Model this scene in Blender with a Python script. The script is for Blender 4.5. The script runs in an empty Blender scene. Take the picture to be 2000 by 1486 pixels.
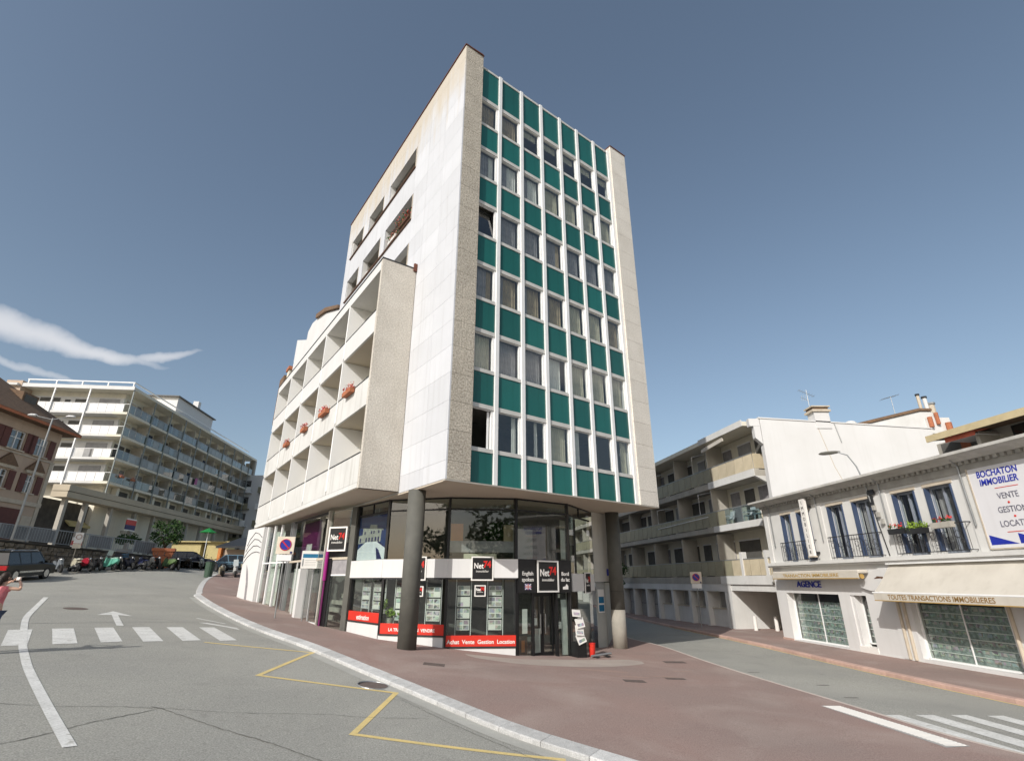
import bpy, bmesh, math, random
import numpy as np
from mathutils import Vector, Matrix
from mathutils.geometry import delaunay_2d_cdt
random.seed(7)
SC = bpy.context.scene
COL = SC.collection
EYE = 2.95                       # camera height above the lowest street level; building heights were measured from the eye

# ------------------------------------------------------------------ camera, sky, sun, exposure
cam = bpy.data.cameras.new('camera')
cam.sensor_fit = 'HORIZONTAL'; cam.sensor_width = 36.0; cam.lens = 36.0 * 1004.12 / 2000
cam.clip_start = 0.1; cam.clip_end = 3000
camo = bpy.data.objects.new('camera', cam); COL.objects.link(camo)
camo.location = (0, 0, EYE)
camo.rotation_euler = (Matrix.Rotation(math.pi / 2 + .3715, 3, 'X') @ Matrix.Rotation(.0024, 3, 'Z')).to_euler()
SC.camera = camo
SUN_EL = math.radians(32.8)
SUN_DIR = Vector((-.520 * math.cos(SUN_EL), -.854 * math.cos(SUN_EL), math.sin(SUN_EL)))   # towards the sun
wd = bpy.data.worlds.new('World'); SC.world = wd; wd.use_nodes = True
nt = wd.node_tree; nt.nodes.clear()
out = nt.nodes.new('ShaderNodeOutputWorld'); bg = nt.nodes.new('ShaderNodeBackground')
sky = nt.nodes.new('ShaderNodeTexSky'); sky.sky_type = 'NISHITA'; sky.sun_disc = False
sky.sun_elevation = SUN_EL; sky.sun_rotation = math.atan2(SUN_DIR.x, SUN_DIR.y)
sky.air_density = 1.0; sky.dust_density = 2.2; sky.ozone_density = 1.0
bg.inputs['Strength'].default_value = 0.118
def wn(t, **k):
    n = nt.nodes.new(t)
    for a, b in k.items(): setattr(n, a, b)
    return n
def wmath(op, a, b=None, c=None):
    n = wn('ShaderNodeMath', operation=op)
    for i, v in enumerate((a, b, c)):
        if v is None: continue
        if isinstance(v, (int, float)): n.inputs[i].default_value = v
        else: nt.links.new(v, n.inputs[i])
    return n.outputs[0]
tc = wn('ShaderNodeTexCoord'); sep = wn('ShaderNodeSeparateXYZ')
nt.links.new(tc.outputs['Generated'], sep.inputs[0])
nz = wn('ShaderNodeTexNoise'); nz.inputs['Scale'].default_value = 5.0; nz.inputs['Detail'].default_value = 6; nz.inputs['Roughness'].default_value = .55
nt.links.new(tc.outputs['Generated'], nz.inputs['Vector'])
nz2 = wn('ShaderNodeTexNoise'); nz2.inputs['Scale'].default_value = 22.0; nz2.inputs['Detail'].default_value = 5
nt.links.new(tc.outputs['Generated'], nz2.inputs['Vector'])
az = wmath('ARCTAN2', sep.outputs[0], sep.outputs[1]); el = wmath('ARCSINE', sep.outputs[2])
def wisp(a0, e0, slope, half, thick):
    """a thin cirrus streak around azimuth a0, elevation e0 (radians)"""
    u = wmath('SUBTRACT', az, a0)
    v = wmath('SUBTRACT', wmath('SUBTRACT', el, e0), wmath('MULTIPLY', u, slope))
    v = wmath('ADD', v, wmath('MULTIPLY', wmath('SUBTRACT', nz.outputs['Fac'], .5), .05))
    v = wmath('ADD', v, wmath('MULTIPLY', wmath('SUBTRACT', nz2.outputs['Fac'], .5), .022))
    un = wmath('DIVIDE', u, half)
    w = wmath('MULTIPLY', wmath('SUBTRACT', 1.0, wmath('MINIMUM', wmath('MULTIPLY', un, un), 1.0)), thick)
    g = wmath('DIVIDE', v, wmath('MAXIMUM', w, 1e-4))
    m = wmath('SUBTRACT', 1.0, wmath('MINIMUM', wmath('MULTIPLY', g, g), 1.0))
    return wmath('MULTIPLY', m, wmath('MINIMUM', wmath('MULTIPLY', w, 1 / .012), 1.0))
WISPS = [(-.99, .336, -.02, .37, .030), (-.64, .342, .32, .06, .010), (-.80, .284, -.1, .10, .007), (1.9, .42, .2, .5, .035), (-2.3, .30, -.2, .6, .04), (3.0, .5, .2, .3, .03)]
mask = None
for w_ in WISPS:
    m_ = wisp(*w_)
    mask = m_ if mask is None else wmath('MAXIMUM', mask, m_)
mask = wmath('MULTIPLY', mask, .46)
mix = wn('ShaderNodeMix', data_type='RGBA')
nt.links.new(mask, mix.inputs[0]); nt.links.new(sky.outputs[0], mix.inputs[6])
mix.inputs[7].default_value = (9.6, 9.1, 8.7, 1)
hs = wn('ShaderNodeHueSaturation'); hs.inputs['Saturation'].default_value = .88; hs.inputs['Value'].default_value = 1.06; hs.inputs['Hue'].default_value = .493
nt.links.new(mix.outputs[2], hs.inputs['Color'])
nt.links.new(hs.outputs[0], bg.inputs['Color']); nt.links.new(bg.outputs[0], out.inputs[0])
sun = bpy.data.lights.new('sun', 'SUN'); sun.energy = 3.8; sun.angle = math.radians(.5); sun.color = (1, .965, .91)
suno = bpy.data.objects.new('sun', sun); COL.objects.link(suno)
suno.rotation_euler = (-SUN_DIR).to_track_quat('-Z', 'Y').to_euler(); suno.location = (-30, -50, 60)
SC.view_settings.view_transform = 'Standard'; SC.view_settings.look = 'None'
SC.view_settings.gamma = 1; SC.view_settings.use_curve_mapping = False
SC.view_settings.exposure = 0.06
SC.cycles.max_bounces = 8; SC.cycles.transparent_max_bounces = 16

# ------------------------------------------------------------------ helpers
def srgb(r, g, b):
    f = lambda c: (c / 255 / 12.92) if c / 255 <= .04045 else ((c / 255 + .055) / 1.055) ** 2.4
    return (f(r), f(g), f(b))
def mat(name, c, rough=.8, metal=0, c2=None, scale=3.0, bump=0, bscale=60, rnd=0, blotch=None, streak=0, spec=.4, coat=0, detail=6, speck=0, sscale=220):
    """procedural surface: two tones mixed by noise, optional fine speckle, run-off streaks, per-piece variation and relief"""
    m = bpy.data.materials.new(name); m.use_nodes = True
    t = m.node_tree; p = t.nodes['Principled BSDF']; L = t.links.new
    p.inputs['Roughness'].default_value = rough; p.inputs['Metallic'].default_value = metal
    p.inputs['Specular IOR Level'].default_value = spec
    if coat: p.inputs['Coat Weight'].default_value = coat
    c2 = c2 or tuple(x * .82 for x in c)
    tcn = t.nodes.new('ShaderNodeTexCoord'); co = tcn.outputs['Object']
    n = t.nodes.new('ShaderNodeTexNoise'); n.inputs['Scale'].default_value = scale; n.inputs['Detail'].default_value = detail
    L(co, n.inputs['Vector'])
    def mixc(fac, a, b, mode='MIX'):
        x = t.nodes.new('ShaderNodeMix'); x.data_type = 'RGBA'; x.blend_type = mode
        for sock, v in ((x.inputs[0], fac), (x.inputs[6], a), (x.inputs[7], b)):
            if hasattr(v, 'is_linked'): L(v, sock)
            elif isinstance(v, tuple): sock.default_value = (*v, 1)
            else: sock.default_value = v
        return x.outputs[2]
    def ramp(v, a, b):
        r = t.nodes.new('ShaderNodeMapRange'); r.inputs[1].default_value = a; r.inputs[2].default_value = b
        L(v, r.inputs[0]); return r.outputs[0]
    base = mixc(ramp(n.outputs['Fac'], .32, .68), c, c2)
    if blotch:
        for bsc, bcol, lo, hi, amt in blotch:
            s = t.nodes.new('ShaderNodeTexNoise'); s.inputs['Scale'].default_value = bsc; s.inputs['Detail'].default_value = 7; s.inputs['Distortion'].default_value = .6; L(co, s.inputs['Vector'])
            x = t.nodes.new('ShaderNodeMath'); x.operation = 'MULTIPLY'; L(ramp(s.outputs['Fac'], lo, hi), x.inputs[0]); x.inputs[1].default_value = amt
            base = mixc(x.outputs[0], base, bcol)
    if speck:
        s = t.nodes.new('ShaderNodeTexNoise'); s.inputs['Scale'].default_value = sscale; s.inputs['Detail'].default_value = 3
        L(co, s.inputs['Vector'])
        base = mixc(ramp(s.outputs['Fac'], .3, .7), mixc(speck, base, (0.02, 0.02, 0.018)), mixc(speck * .35, base, (.9, .88, .84)))
    if streak:
        mp = t.nodes.new('ShaderNodeMapping'); mp.inputs['Scale'].default_value = (2.6, 2.6, .16); L(co, mp.inputs[0])
        s = t.nodes.new('ShaderNodeTexNoise'); s.inputs['Scale'].default_value = 1.6; s.inputs['Detail'].default_value = 8; L(mp.outputs[0], s.inputs['Vector'])
        r = ramp(s.outputs['Fac'], .52, .78)
        x = t.nodes.new('ShaderNodeMath'); x.operation = 'MULTIPLY'; L(r, x.inputs[0]); x.inputs[1].default_value = streak
        base = mixc(x.outputs[0], base, tuple(k * f for k, f in zip(c, (.42, .38, .32))))
    if rnd:
        oi = t.nodes.new('ShaderNodeObjectInfo'); r = t.nodes.new('ShaderNodeMapRange')
        r.inputs[3].default_value = 1 - rnd; r.inputs[4].default_value = 1 + rnd * .4; L(oi.outputs['Random'], r.inputs[0])
        cc = t.nodes.new('ShaderNodeCombineColor'); [L(r.outputs[0], cc.inputs[i]) for i in range(3)]
        base = mixc(1.0, base, cc.outputs[0], 'MULTIPLY')
    L(base, p.inputs['Base Color'])
    if bump:
        b = t.nodes.new('ShaderNodeTexNoise'); b.inputs['Scale'].default_value = bscale; b.inputs['Detail'].default_value = 6; L(co, b.inputs['Vector'])
        bn = t.nodes.new('ShaderNodeBump'); bn.inputs['Strength'].default_value = bump; bn.inputs['Distance'].default_value = .02
        L(b.outputs['Fac'], bn.inputs['Height']); L(bn.outputs[0], p.inputs['Normal'])
    return m
def glass(name, tint=(.55, .62, .6), gloss=.9, boost=1.0, ior=1.6):
    m = bpy.data.materials.new(name); m.use_nodes = True; t = m.node_tree; t.nodes.clear(); L = t.links.new
    o = t.nodes.new('ShaderNodeOutputMaterial'); a = t.nodes.new('ShaderNodeBsdfTransparent'); a.inputs[0].default_value = (*tint, 1)
    g = t.nodes.new('ShaderNodeBsdfGlossy'); g.inputs['Roughness'].default_value = .015; g.inputs[0].default_value = (gloss, gloss, gloss, 1)
    f = t.nodes.new('ShaderNodeFresnel'); f.inputs[0].default_value = ior
    w = t.nodes.new('ShaderNodeTexNoise'); w.inputs['Scale'].default_value = .7; w.inputs['Detail'].default_value = 1
    tcn = t.nodes.new('ShaderNodeTexCoord'); L(tcn.outputs['Object'], w.inputs['Vector'])
    bn = t.nodes.new('ShaderNodeBump'); bn.inputs['Strength'].default_value = .05; bn.inputs['Distance'].default_value = .05
    L(w.outputs['Fac'], bn.inputs['Height']); L(bn.outputs[0], g.inputs['Normal'])
    mu = t.nodes.new('ShaderNodeMath'); mu.operation = 'MULTIPLY'; mu.use_clamp = True; mu.inputs[1].default_value = boost; L(f.outputs[0], mu.inputs[0])
    ge = t.nodes.new('ShaderNodeNewGeometry'); fr = t.nodes.new('ShaderNodeMath'); fr.operation = 'SUBTRACT'; fr.inputs[0].default_value = 1; L(ge.outputs['Backfacing'], fr.inputs[1])   # the outer face mirrors, the inner one lets light through
    m2 = t.nodes.new('ShaderNodeMath'); m2.operation = 'MULTIPLY'; L(mu.outputs[0], m2.inputs[0]); L(fr.outputs[0], m2.inputs[1]); mu = m2
    x = t.nodes.new('ShaderNodeMixShader'); L(mu.outputs[0], x.inputs[0]); L(a.outputs[0], x.inputs[1]); L(g.outputs[0], x.inputs[2]); L(x.outputs[0], o.inputs[0])
    return m

class MB:
    """collects shapes and links them as one mesh object; dz lifts heights measured from the eye"""
    def __init__(s, dz=0.0): s.v = []; s.f = []; s.dz = dz; s.M = None
    def add(s, vs, fs):
        o = len(s.v)
        for p in vs:
            p = Vector(p); p.z += s.dz
            if s.M is not None: p = s.M @ p
            s.v.append(tuple(p))
        s.f += [tuple(i + o for i in q) for q in fs]; return s
    def box(s, x0, x1, y0, y1, z0, z1):
        x0, x1 = min(x0, x1), max(x0, x1); y0, y1 = min(y0, y1), max(y0, y1); z0, z1 = min(z0, z1), max(z0, z1)
        return s.add([(x0, y0, z0), (x1, y0, z0), (x1, y1, z0), (x0, y1, z0), (x0, y0, z1), (x1, y0, z1), (x1, y1, z1), (x0, y1, z1)],
                     [(0, 3, 2, 1), (4, 5, 6, 7), (0, 1, 5, 4), (1, 2, 6, 5), (2, 3, 7, 6), (3, 0, 4, 7)])
    def prism(s, poly, z0, z1):
        """vertical prism over an xy polygon (counter-clockwise); z0/z1 a number or one value per corner"""
        n = len(poly); a = z0 if isinstance(z0, (list, tuple)) else [z0] * n; b = z1 if isinstance(z1, (list, tuple)) else [z1] * n
        vs = [(p[0], p[1], a[i]) for i, p in enumerate(poly)] + [(p[0], p[1], b[i]) for i, p in enumerate(poly)]
        return s.add(vs, [tuple(range(n - 1, -1, -1)), tuple(range(n, 2 * n))] + [(i, (i + 1) % n, n + (i + 1) % n, n + i) for i in range(n)])
    def slab(s, prof, y0, y1):
        """xz outline (counter-clockwise seen from -y) pushed from y0 to y1"""
        n = len(prof); vs = [(p[0], y0, p[1]) for p in prof] + [(p[0], y1, p[1]) for p in prof]
        return s.add(vs, [tuple(range(n)), tuple(range(2 * n - 1, n - 1, -1))] + [(i, n + i, n + (i + 1) % n, (i + 1) % n) for i in range(n)])
    def side(s, prof, x0, x1):
        """yz outline pushed along x"""
        n = len(prof); vs = [(x0, p[0], p[1]) for p in prof] + [(x1, p[0], p[1]) for p in prof]
        return s.add(vs, [tuple(range(n - 1, -1, -1)), tuple(range(n, 2 * n))] + [(i, (i + 1) % n, n + (i + 1) % n, n + i) for i in range(n)])
    def tube(s, pts, r, seg=8, r2=None):
        pts = [Vector(p) for p in pts]; n = len(pts); vs = []; fs = []
        for i, p in enumerate(pts):
            d = (pts[min(i + 1, n - 1)] - pts[max(i - 1, 0)]).normalized()
            u = d.cross(Vector((0, 0, 1)) if abs(d.z) < .95 else Vector((1, 0, 0))).normalized(); w = d.cross(u)
            rr = r if r2 is None else r + (r2 - r) * i / (n - 1)
            vs += [p + (u * math.cos(a) + w * math.sin(a)) * rr for a in [2 * math.pi * k / seg for k in range(seg)]]
        for i in range(n - 1):
            for k in range(seg):
                fs.append((i * seg + k, i * seg + (k + 1) % seg, (i + 1) * seg + (k + 1) % seg, (i + 1) * seg + k))
        fs += [tuple(range(seg - 1, -1, -1)), tuple(range((n - 1) * seg, n * seg))]
        return s.add(vs, fs)
    def disc(s, c, ax, r, th, seg=20):
        c = Vector(c); ax = Vector(ax).normalized() * th / 2
        return s.tube([c - ax, c + ax], r, seg)
    def ring(s, c, ax, R, r, seg=18, rs=8):
        c = Vector(c); ax = Vector(ax).normalized(); u = ax.orthogonal().normalized(); w = ax.cross(u); vs = []; fs = []
        for i in range(seg):
            a = 2 * math.pi * i / seg; d = u * math.cos(a) + w * math.sin(a)
            for k in range(rs):
                b = 2 * math.pi * k / rs; vs.append(c + d * (R + r * math.cos(b)) + ax * r * math.sin(b))
        for i in range(seg):
            for k in range(rs):
                fs.append((i * rs + k, ((i + 1) % seg) * rs + k, ((i + 1) % seg) * rs + (k + 1) % rs, i * rs + (k + 1) % rs))
        return s.add(vs, fs)
    def ball(s, c, r, seg=10, sc=(1, 1, 1)):
        vs = []; fs = []; R = seg // 2
        for i in range(R + 1):
            th = math.pi * i / R
            for k in range(seg):
                a = 2 * math.pi * k / seg; vs.append((c[0] + r * sc[0] * math.sin(th) * math.cos(a), c[1] + r * sc[1] * math.sin(th) * math.sin(a), c[2] + r * sc[2] * math.cos(th)))
        for i in range(R):
            for k in range(seg): fs.append((i * seg + k, (i + 1) * seg + k, (i + 1) * seg + (k + 1) % seg, i * seg + (k + 1) % seg))
        return s.add(vs, fs)
    def loft(s, secs, cap=True):
        """closed rings of equal length joined one to the next"""
        n = len(secs[0]); vs = [p for q in secs for p in q]; fs = []
        for i in range(len(secs) - 1):
            for k in range(n): fs.append((i * n + k, i * n + (k + 1) % n, (i + 1) * n + (k + 1) % n, (i + 1) * n + k))
        if cap: fs += [tuple(range(n - 1, -1, -1)), tuple(range((len(secs) - 1) * n, len(secs) * n))]
        return s.add(vs, fs)
    def leaves(s, c, rad, n, size, rng, squash=1.0):
        for _ in range(n):
            d = Vector((rng.gauss(0, 1), rng.gauss(0, 1), rng.gauss(0, 1))).normalized() * (rng.random() ** .45)
            p = Vector(c) + Vector((d.x * rad, d.y * rad, d.z * rad * squash))
            a = Vector((rng.gauss(0, 1), rng.gauss(0, 1), rng.gauss(0, 1))).normalized(); b = a.orthogonal().normalized(); k = size * rng.uniform(.6, 1.3)
            s.add([p - a * k, p + b * k * .45, p + a * k, p - b * k * .45], [(0, 1, 2, 3)])
        return s
    def mesh(s, name, m=None, smooth=False):
        me = bpy.data.meshes.new(name); me.from_pydata(s.v, [], s.f)
        bm = bmesh.new(); bm.from_mesh(me); bmesh.ops.recalc_face_normals(bm, faces=bm.faces); bm.to_mesh(me); bm.free()
        if m: me.materials.append(m)
        if smooth:
            for p in me.polygons: p.use_smooth = True
        return me
    def build(s, name, m, parent=None, loc=(0, 0, 0), rz=0, smooth=False, bevel=0):
        return put(name, s.mesh(name, m, smooth), parent, loc, rz, bevel)
def put(name, me, parent=None, loc=(0, 0, 0), rz=0, bevel=0):
    o = bpy.data.objects.new(name, me); COL.objects.link(o); o.location = loc; o.rotation_euler = (0, 0, rz)
    if parent: o.parent = parent
    if bevel:
        b = o.modifiers.new('bevel', 'BEVEL'); b.width = bevel; b.segments = 2; b.limit_method = 'ANGLE'
    return o
def tag(o, label=None, cat=None, group=None, kind=None):
    for k, v in (('label', label), ('category', cat), ('group', group), ('kind', kind)):
        if v: o[k] = v
    return o
def thing(name, label, cat, loc=(0, 0, 0), rz=0, group=None):
    o = bpy.data.objects.new(name, None); COL.objects.link(o); o.location = loc; o.rotation_euler = (0, 0, rz); o.empty_display_size = .3
    return tag(o, label, cat, group)
def copy_tree(o, parent=None):
    c = o.copy(); COL.objects.link(c)
    if parent: c.parent = parent
    for ch in list(o.children): copy_tree(ch, c)
    return c
def text(s, size, m, parent, loc, ext=.01, align='CENTER', rot=(math.pi / 2, 0, 0), name='lettering', shear=0, bold=0, sx=1.0):
    cu = bpy.data.curves.new('lettering', 'FONT'); cu.body = s; cu.size = size; cu.extrude = ext; cu.align_x = align; cu.align_y = 'CENTER'
    cu.shear = shear; cu.offset = bold; cu.resolution_u = 3
    t = bpy.data.objects.new('lettering', cu); COL.objects.link(t)
    dg = bpy.context.evaluated_depsgraph_get(); me = bpy.data.meshes.new_from_object(t.evaluated_get(dg)); COL.objects.unlink(t); bpy.data.objects.remove(t)
    me.materials.clear(); me.materials.append(m)
    o = put(name, me, parent, loc); o.rotation_euler = rot; o.scale = (sx, 1, 1); return o
def leaf_mat(name, c, c2): return mat(name, c, .7, c2=c2, scale=2.5, spec=.25)

# ------------------------------------------------------------------ materials
M = {}
M['asphalt'] = mat('asphalt', (.335, .33, .287), .9, c2=(.285, .283, .253), scale=.3, speck=.36, sscale=42, bump=.35, bscale=90, detail=10, blotch=((.55, (.23, .225, .20), .56, .74, .55), (1.9, (.20, .195, .175), .62, .74, .45), (.17, (.43, .42, .37), .5, .7, .5)))
M['red_asphalt'] = mat('red_asphalt', (.31, .20, .168), .92, c2=(.265, .19, .164), scale=.28, speck=.26, sscale=50, bump=.3, bscale=90, detail=10, blotch=((.4, (.40, .32, .275), .5, .7, .6), (1.3, (.24, .155, .135), .58, .76, .5), (6, (.20, .14, .125), .68, .74, .5)))
M['granite'] = mat('granite', (.60, .60, .585), .85, c2=(.48, .48, .47), scale=6, speck=.3, sscale=50, bump=.4, bscale=70, rnd=.16, blotch=((2.5, (.36, .35, .33), .55, .75, .6),))
M['pink_kerb'] = mat('pink_kerb', (.56, .37, .30), .85, c2=(.47, .31, .26), scale=5, speck=.15, bump=.2, rnd=.15)
M['paint'] = mat('road_paint', (.74, .74, .71), .75, c2=(.60, .60, .57), scale=2.6, speck=.22, sscale=26, detail=12, blotch=((7, (.40, .39, .345), .60, .70, .8), (28, (.42, .41, .36), .60, .72, .6)))
M['yellow_paint'] = mat('yellow_paint', (.74, .56, .21), .75, c2=(.62, .49, .21), scale=2.0, speck=.15, sscale=30)
M['cladding'] = mat('white_cladding', (.58, .59, .615), .7, c2=(.545, .555, .575), scale=.8, rnd=.07, streak=.16, bump=.08, bscale=30)
M['stained'] = mat('stained_cladding', (.60, .56, .48), .8, c2=(.50, .45, .37), scale=1.5, rnd=.06, streak=.55, bump=.15, bscale=30)
M['pebble'] = mat('pebble_dash', (.62, .55, .44), .92, c2=(.50, .44, .35), scale=1.2, speck=.55, sscale=15, bump=1.0, bscale=18, rnd=.07, streak=.2)
M['pebble_pale'] = mat('pale_pebble_dash', (.66, .615, .54), .92, c2=(.57, .525, .455), scale=1.0, speck=.30, sscale=17, bump=.8, bscale=14, rnd=.06, streak=.15)
M['white'] = mat('white_render', (.66, .655, .635), .75, c2=(.58, .575, .55), scale=.7, bump=.06, bscale=25, streak=.14, blotch=((1.1, (.50, .49, .46), .58, .72, .4),))
M['white_clean'] = mat('white_render_clean', (.65, .645, .635), .7, c2=(.60, .595, .58), scale=.5, streak=.10, bump=.04, bscale=30)
M['cream'] = mat('cream_render', (.74, .70, .58), .8, c2=(.67, .635, .53), scale=.8, streak=.15)
M['pebble_bright'] = mat('bright_pebble_dash', (.80, .75, .67), .92, c2=(.70, .65, .57), scale=1.0, speck=.25, sscale=17, bump=.5, bscale=18, rnd=.05, streak=.15)
M['transom'] = mat('transom_metal', (.56, .55, .52), .5, c2=(.50, .49, .46), scale=2)
M['soffit'] = mat('soffit_paint', (.52, .46, .37), .8, c2=(.48, .42, .34), scale=.5)
M['white_metal'] = mat('white_metal', (.78, .78, .77), .4, c2=(.73, .73, .72), scale=1.5)
M['grey_metal'] = mat('grey_metal', (.36, .37, .37), .4, metal=.6, c2=(.30, .31, .31))
M['dark_metal'] = mat('dark_metal', (.03, .032, .033), .45, c2=(.02, .02, .022))
M['black'] = mat('black_panel', (.014, .014, .015), .35, c2=(.01, .01, .011))
M['green'] = mat('green_enamel', (.012, .125, .108), .2, c2=(.014, .105, .094), scale=.5, rnd=.24, streak=.35, bump=.03, bscale=2, spec=.5)
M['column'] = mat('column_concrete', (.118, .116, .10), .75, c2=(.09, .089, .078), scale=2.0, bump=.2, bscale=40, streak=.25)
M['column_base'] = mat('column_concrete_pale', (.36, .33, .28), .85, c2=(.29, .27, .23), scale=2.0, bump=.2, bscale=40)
M['coping'] = mat('coping_brown', (.16, .055, .03), .6, c2=(.11, .04, .025))
M['wood'] = mat('brown_wood', (.13, .065, .035), .6, c2=(.09, .045, .025), scale=6)
M['glass'] = glass('window_glass', (.93, .95, .94), .9, 2.0)
M['shop_glass'] = glass('shop_glass', (.90, .94, .92), .9, 1.8)
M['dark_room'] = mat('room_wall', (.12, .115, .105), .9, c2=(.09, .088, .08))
M['room_pale'] = mat('room_wall_pale', (.32, .30, .26), .9, c2=(.27, .25, .22))
M['curtain_cream'] = mat('cream_curtain', (.55, .52, .40), .9, c2=(.46, .43, .33), scale=4)
M['curtain_beige'] = mat('beige_curtain', (.42, .34, .22), .9, c2=(.30, .24, .17), scale=4)
M['curtain_grey'] = mat('grey_curtain', (.32, .305, .31), .9, c2=(.235, .225, .235), scale=4)
M['curtain_white'] = mat('white_curtain', (.7, .7, .66), .9, c2=(.6, .6, .57), scale=4)
M['red_board'] = mat('red_board', (.62, .035, .02), .4, c2=(.55, .03, .018), scale=.8)
M['red_paint'] = mat('red_enamel', (.55, .02, .015), .35)
M['blue_paint'] = mat('blue_enamel', (.02, .03, .30), .4)
M['royal_blue'] = mat('royal_blue_paint', (.02, .035, .36), .5)
M['teal_blue'] = mat('teal_blue_print', (.02, .16, .30), .4)
M['purple'] = mat('purple_print', (.16, .012, .10), .5, c2=(.12, .01, .08))
M['magenta'] = mat('magenta_enamel', (.30, .012, .18), .35)
M['pink'] = mat('pink_print', (.7, .3, .65), .6)
M['sign_white'] = mat('sign_white', (.76, .74, .70), .45, c2=(.73, .71, .67))
M['sign_cream'] = mat('sign_cream', (.72, .64, .52), .5)
M['gold'] = mat('gold_lettering', (.42, .27, .08), .6)
M['brown_text'] = mat('brown_lettering', (.28, .17, .06), .7)
M['navy'] = mat('navy_print', (.03, .03, .12), .5)
M['grey_text'] = mat('grey_lettering', (.16, .16, .2), .6)
M['canvas'] = mat('cream_canvas', (.56, .525, .46), .9, c2=(.50, .465, .405), scale=1.2, streak=.15)
M['red_canvas'] = mat('red_canvas', (.62, .16, .10), .85, c2=(.52, .13, .08))
M['iron'] = mat('wrought_iron', (.035, .035, .04), .5)
M['terracotta'] = mat('terracotta', (.42, .15, .07), .8, c2=(.34, .12, .06), scale=4, bump=.1)
M['roof_tile'] = mat('roof_tile', (.20, .125, .075), .9, c2=(.13, .085, .055), scale=5, bump=.5, bscale=25)
M['roof_grey'] = mat('roof_felt', (.16, .155, .15), .9)
M['leaf'] = leaf_mat('leaf_green', (.05, .10, .025), (.025, .055, .014))
M['leaf_light'] = leaf_mat('leaf_yellow_green', (.22, .32, .04), (.14, .22, .03))
M['flower_red'] = mat('red_petals', (.55, .03, .03), .7, c2=(.45, .05, .04), scale=8)
M['flower_pink'] = mat('pink_petals', (.5, .12, .12), .7, c2=(.42, .2, .12), scale=8)
M['beige_wall'] = mat('pink_beige_render', (.50, .385, .29), .85, c2=(.44, .34, .26), scale=.9, streak=.15)
M['trim'] = mat('pale_trim', (.55, .48, .38), .8)
M['shutter'] = mat('brown_shutter', (.13, .045, .035), .7, c2=(.10, .035, .028))
M['blue_shutter'] = mat('slate_blue_shutter', (.05, .075, .14), .6, c2=(.04, .06, .11))
M['grey_shutter'] = mat('grey_roller_shutter', (.34, .335, .33), .7, c2=(.29, .285, .28))
M['stone'] = mat('rubble_stone', (.17, .135, .09), .95, c2=(.065, .055, .042), scale=3.5, bump=1.0, bscale=5, speck=.3, sscale=6)
M['dark_stone'] = mat('dark_stone', (.075, .07, .062), .95, c2=(.04, .038, .035), scale=1.5, bump=.8, bscale=5)
M['concrete'] = mat('concrete', (.43, .405, .355), .9, c2=(.34, .32, .28), scale=1.0, streak=.3, bump=.15)
M['taupe'] = mat('taupe_fascia', (.48, .415, .31), .8, c2=(.42, .365, .275), scale=.6)
M['bal_glass'] = glass('balcony_glass', (.62, .70, .72), .85, 1.8)
M['bal_glass_tan'] = mat('ribbed_balcony_sheet', (.58, .50, .36), .5, c2=(.50, .43, .30), scale=2.0, rnd=.15)  # on the right street balconies: the sunlit tone put into the sheet colour
M['bal_glass_green'] = mat('greenish_balcony_sheet', (.30, .28, .19), .45, c2=(.25, .23, .16), scale=2.0, rnd=.15)  # on the right street balconies: the shaded tone put into the sheet colour
M['tyre'] = mat('tyre_rubber', (.02, .02, .02), .8)
M['chrome'] = mat('chrome', (.6, .6, .6), .25, metal=.9)
M['skin'] = mat('skin', (.58, .36, .26), .6)
M['hair'] = mat('dark_hair', (.03, .018, .012), .6)
M['pink_cloth'] = mat('pink_cloth', (.55, .14, .16), .9, c2=(.62, .22, .24), scale=6)
M['denim'] = mat('denim', (.06, .08, .14), .9)
M['orange'] = mat('orange_print', (.55, .2, .05), .7)
def paint(name, c): return mat(name, c, .28, coat=.1, spec=.3)
# ------------------------------------------------------------------ the sloping ground
TP = np.array([(-16.8,35.1,-1.2),(-12.3,30.3,-1.64),(-8.6,25.3,-1.98),(-3.6,19.5,-2.25),(0.2,21.2,-2.67),(2.4,22.8,-2.88),(4.95,26.1,-2.93),
(6.5,30,-2.95),(12,28,-2.95),(14.6,29.8,-2.95),(16,18,-2.95),(12,15,-2.95),(8,12,-2.92),(11,45,-2.95),(12,60,-2.95),(17,40,-2.95),(30,30,-2.95),(30,5,-2.95),(30,60,-2.95),
(0,9,-2.72),(0,0,-2.72),(-6,9,-2.2),(-12,9,-1.6),(-12,16,-1.52),(-7,15,-2.0),(-20,9,-.95),(-22,20,-.65),(-30,9,-.1),(-18,31,-.78),
(-30.5,34,.08),(-31.5,37,.5),(-27,43,.72),(-23.5,45,.2),(-22,47,.25),(-40,60,1.3),(-30,65,1.0),(-50,40,1.2),(-50,20,1.0),(-15,70,.3),(-10,-20,-2.2),(20,-20,-2.9),(-50,-10,.8),(0,60,-1.5)])
def _phi(r): return np.where(r > 0, r * r * np.log(np.maximum(r, 1e-9)), 0)
_n = len(TP); _K = _phi(np.linalg.norm(TP[:, None, :2] - TP[None, :, :2], axis=2)) + np.eye(_n) * 2.0
_P = np.c_[np.ones(_n), TP[:, :2]]
_S = np.linalg.solve(np.block([[_K, _P], [_P.T, np.zeros((3, 3))]]), np.r_[TP[:, 2], 0, 0, 0])
def gza(xy):
    xy = np.asarray(xy, float).reshape(-1, 2); x = np.clip(xy[:, 0], -60, 40); y = np.clip(xy[:, 1], -25, 75)
    r = np.hypot(x[:, None] - TP[None, :, 0], y[:, None] - TP[None, :, 1])
    return _phi(r) @ _S[:_n] + _S[_n] + _S[_n + 1] * x + _S[_n + 2] * y + EYE
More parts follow.
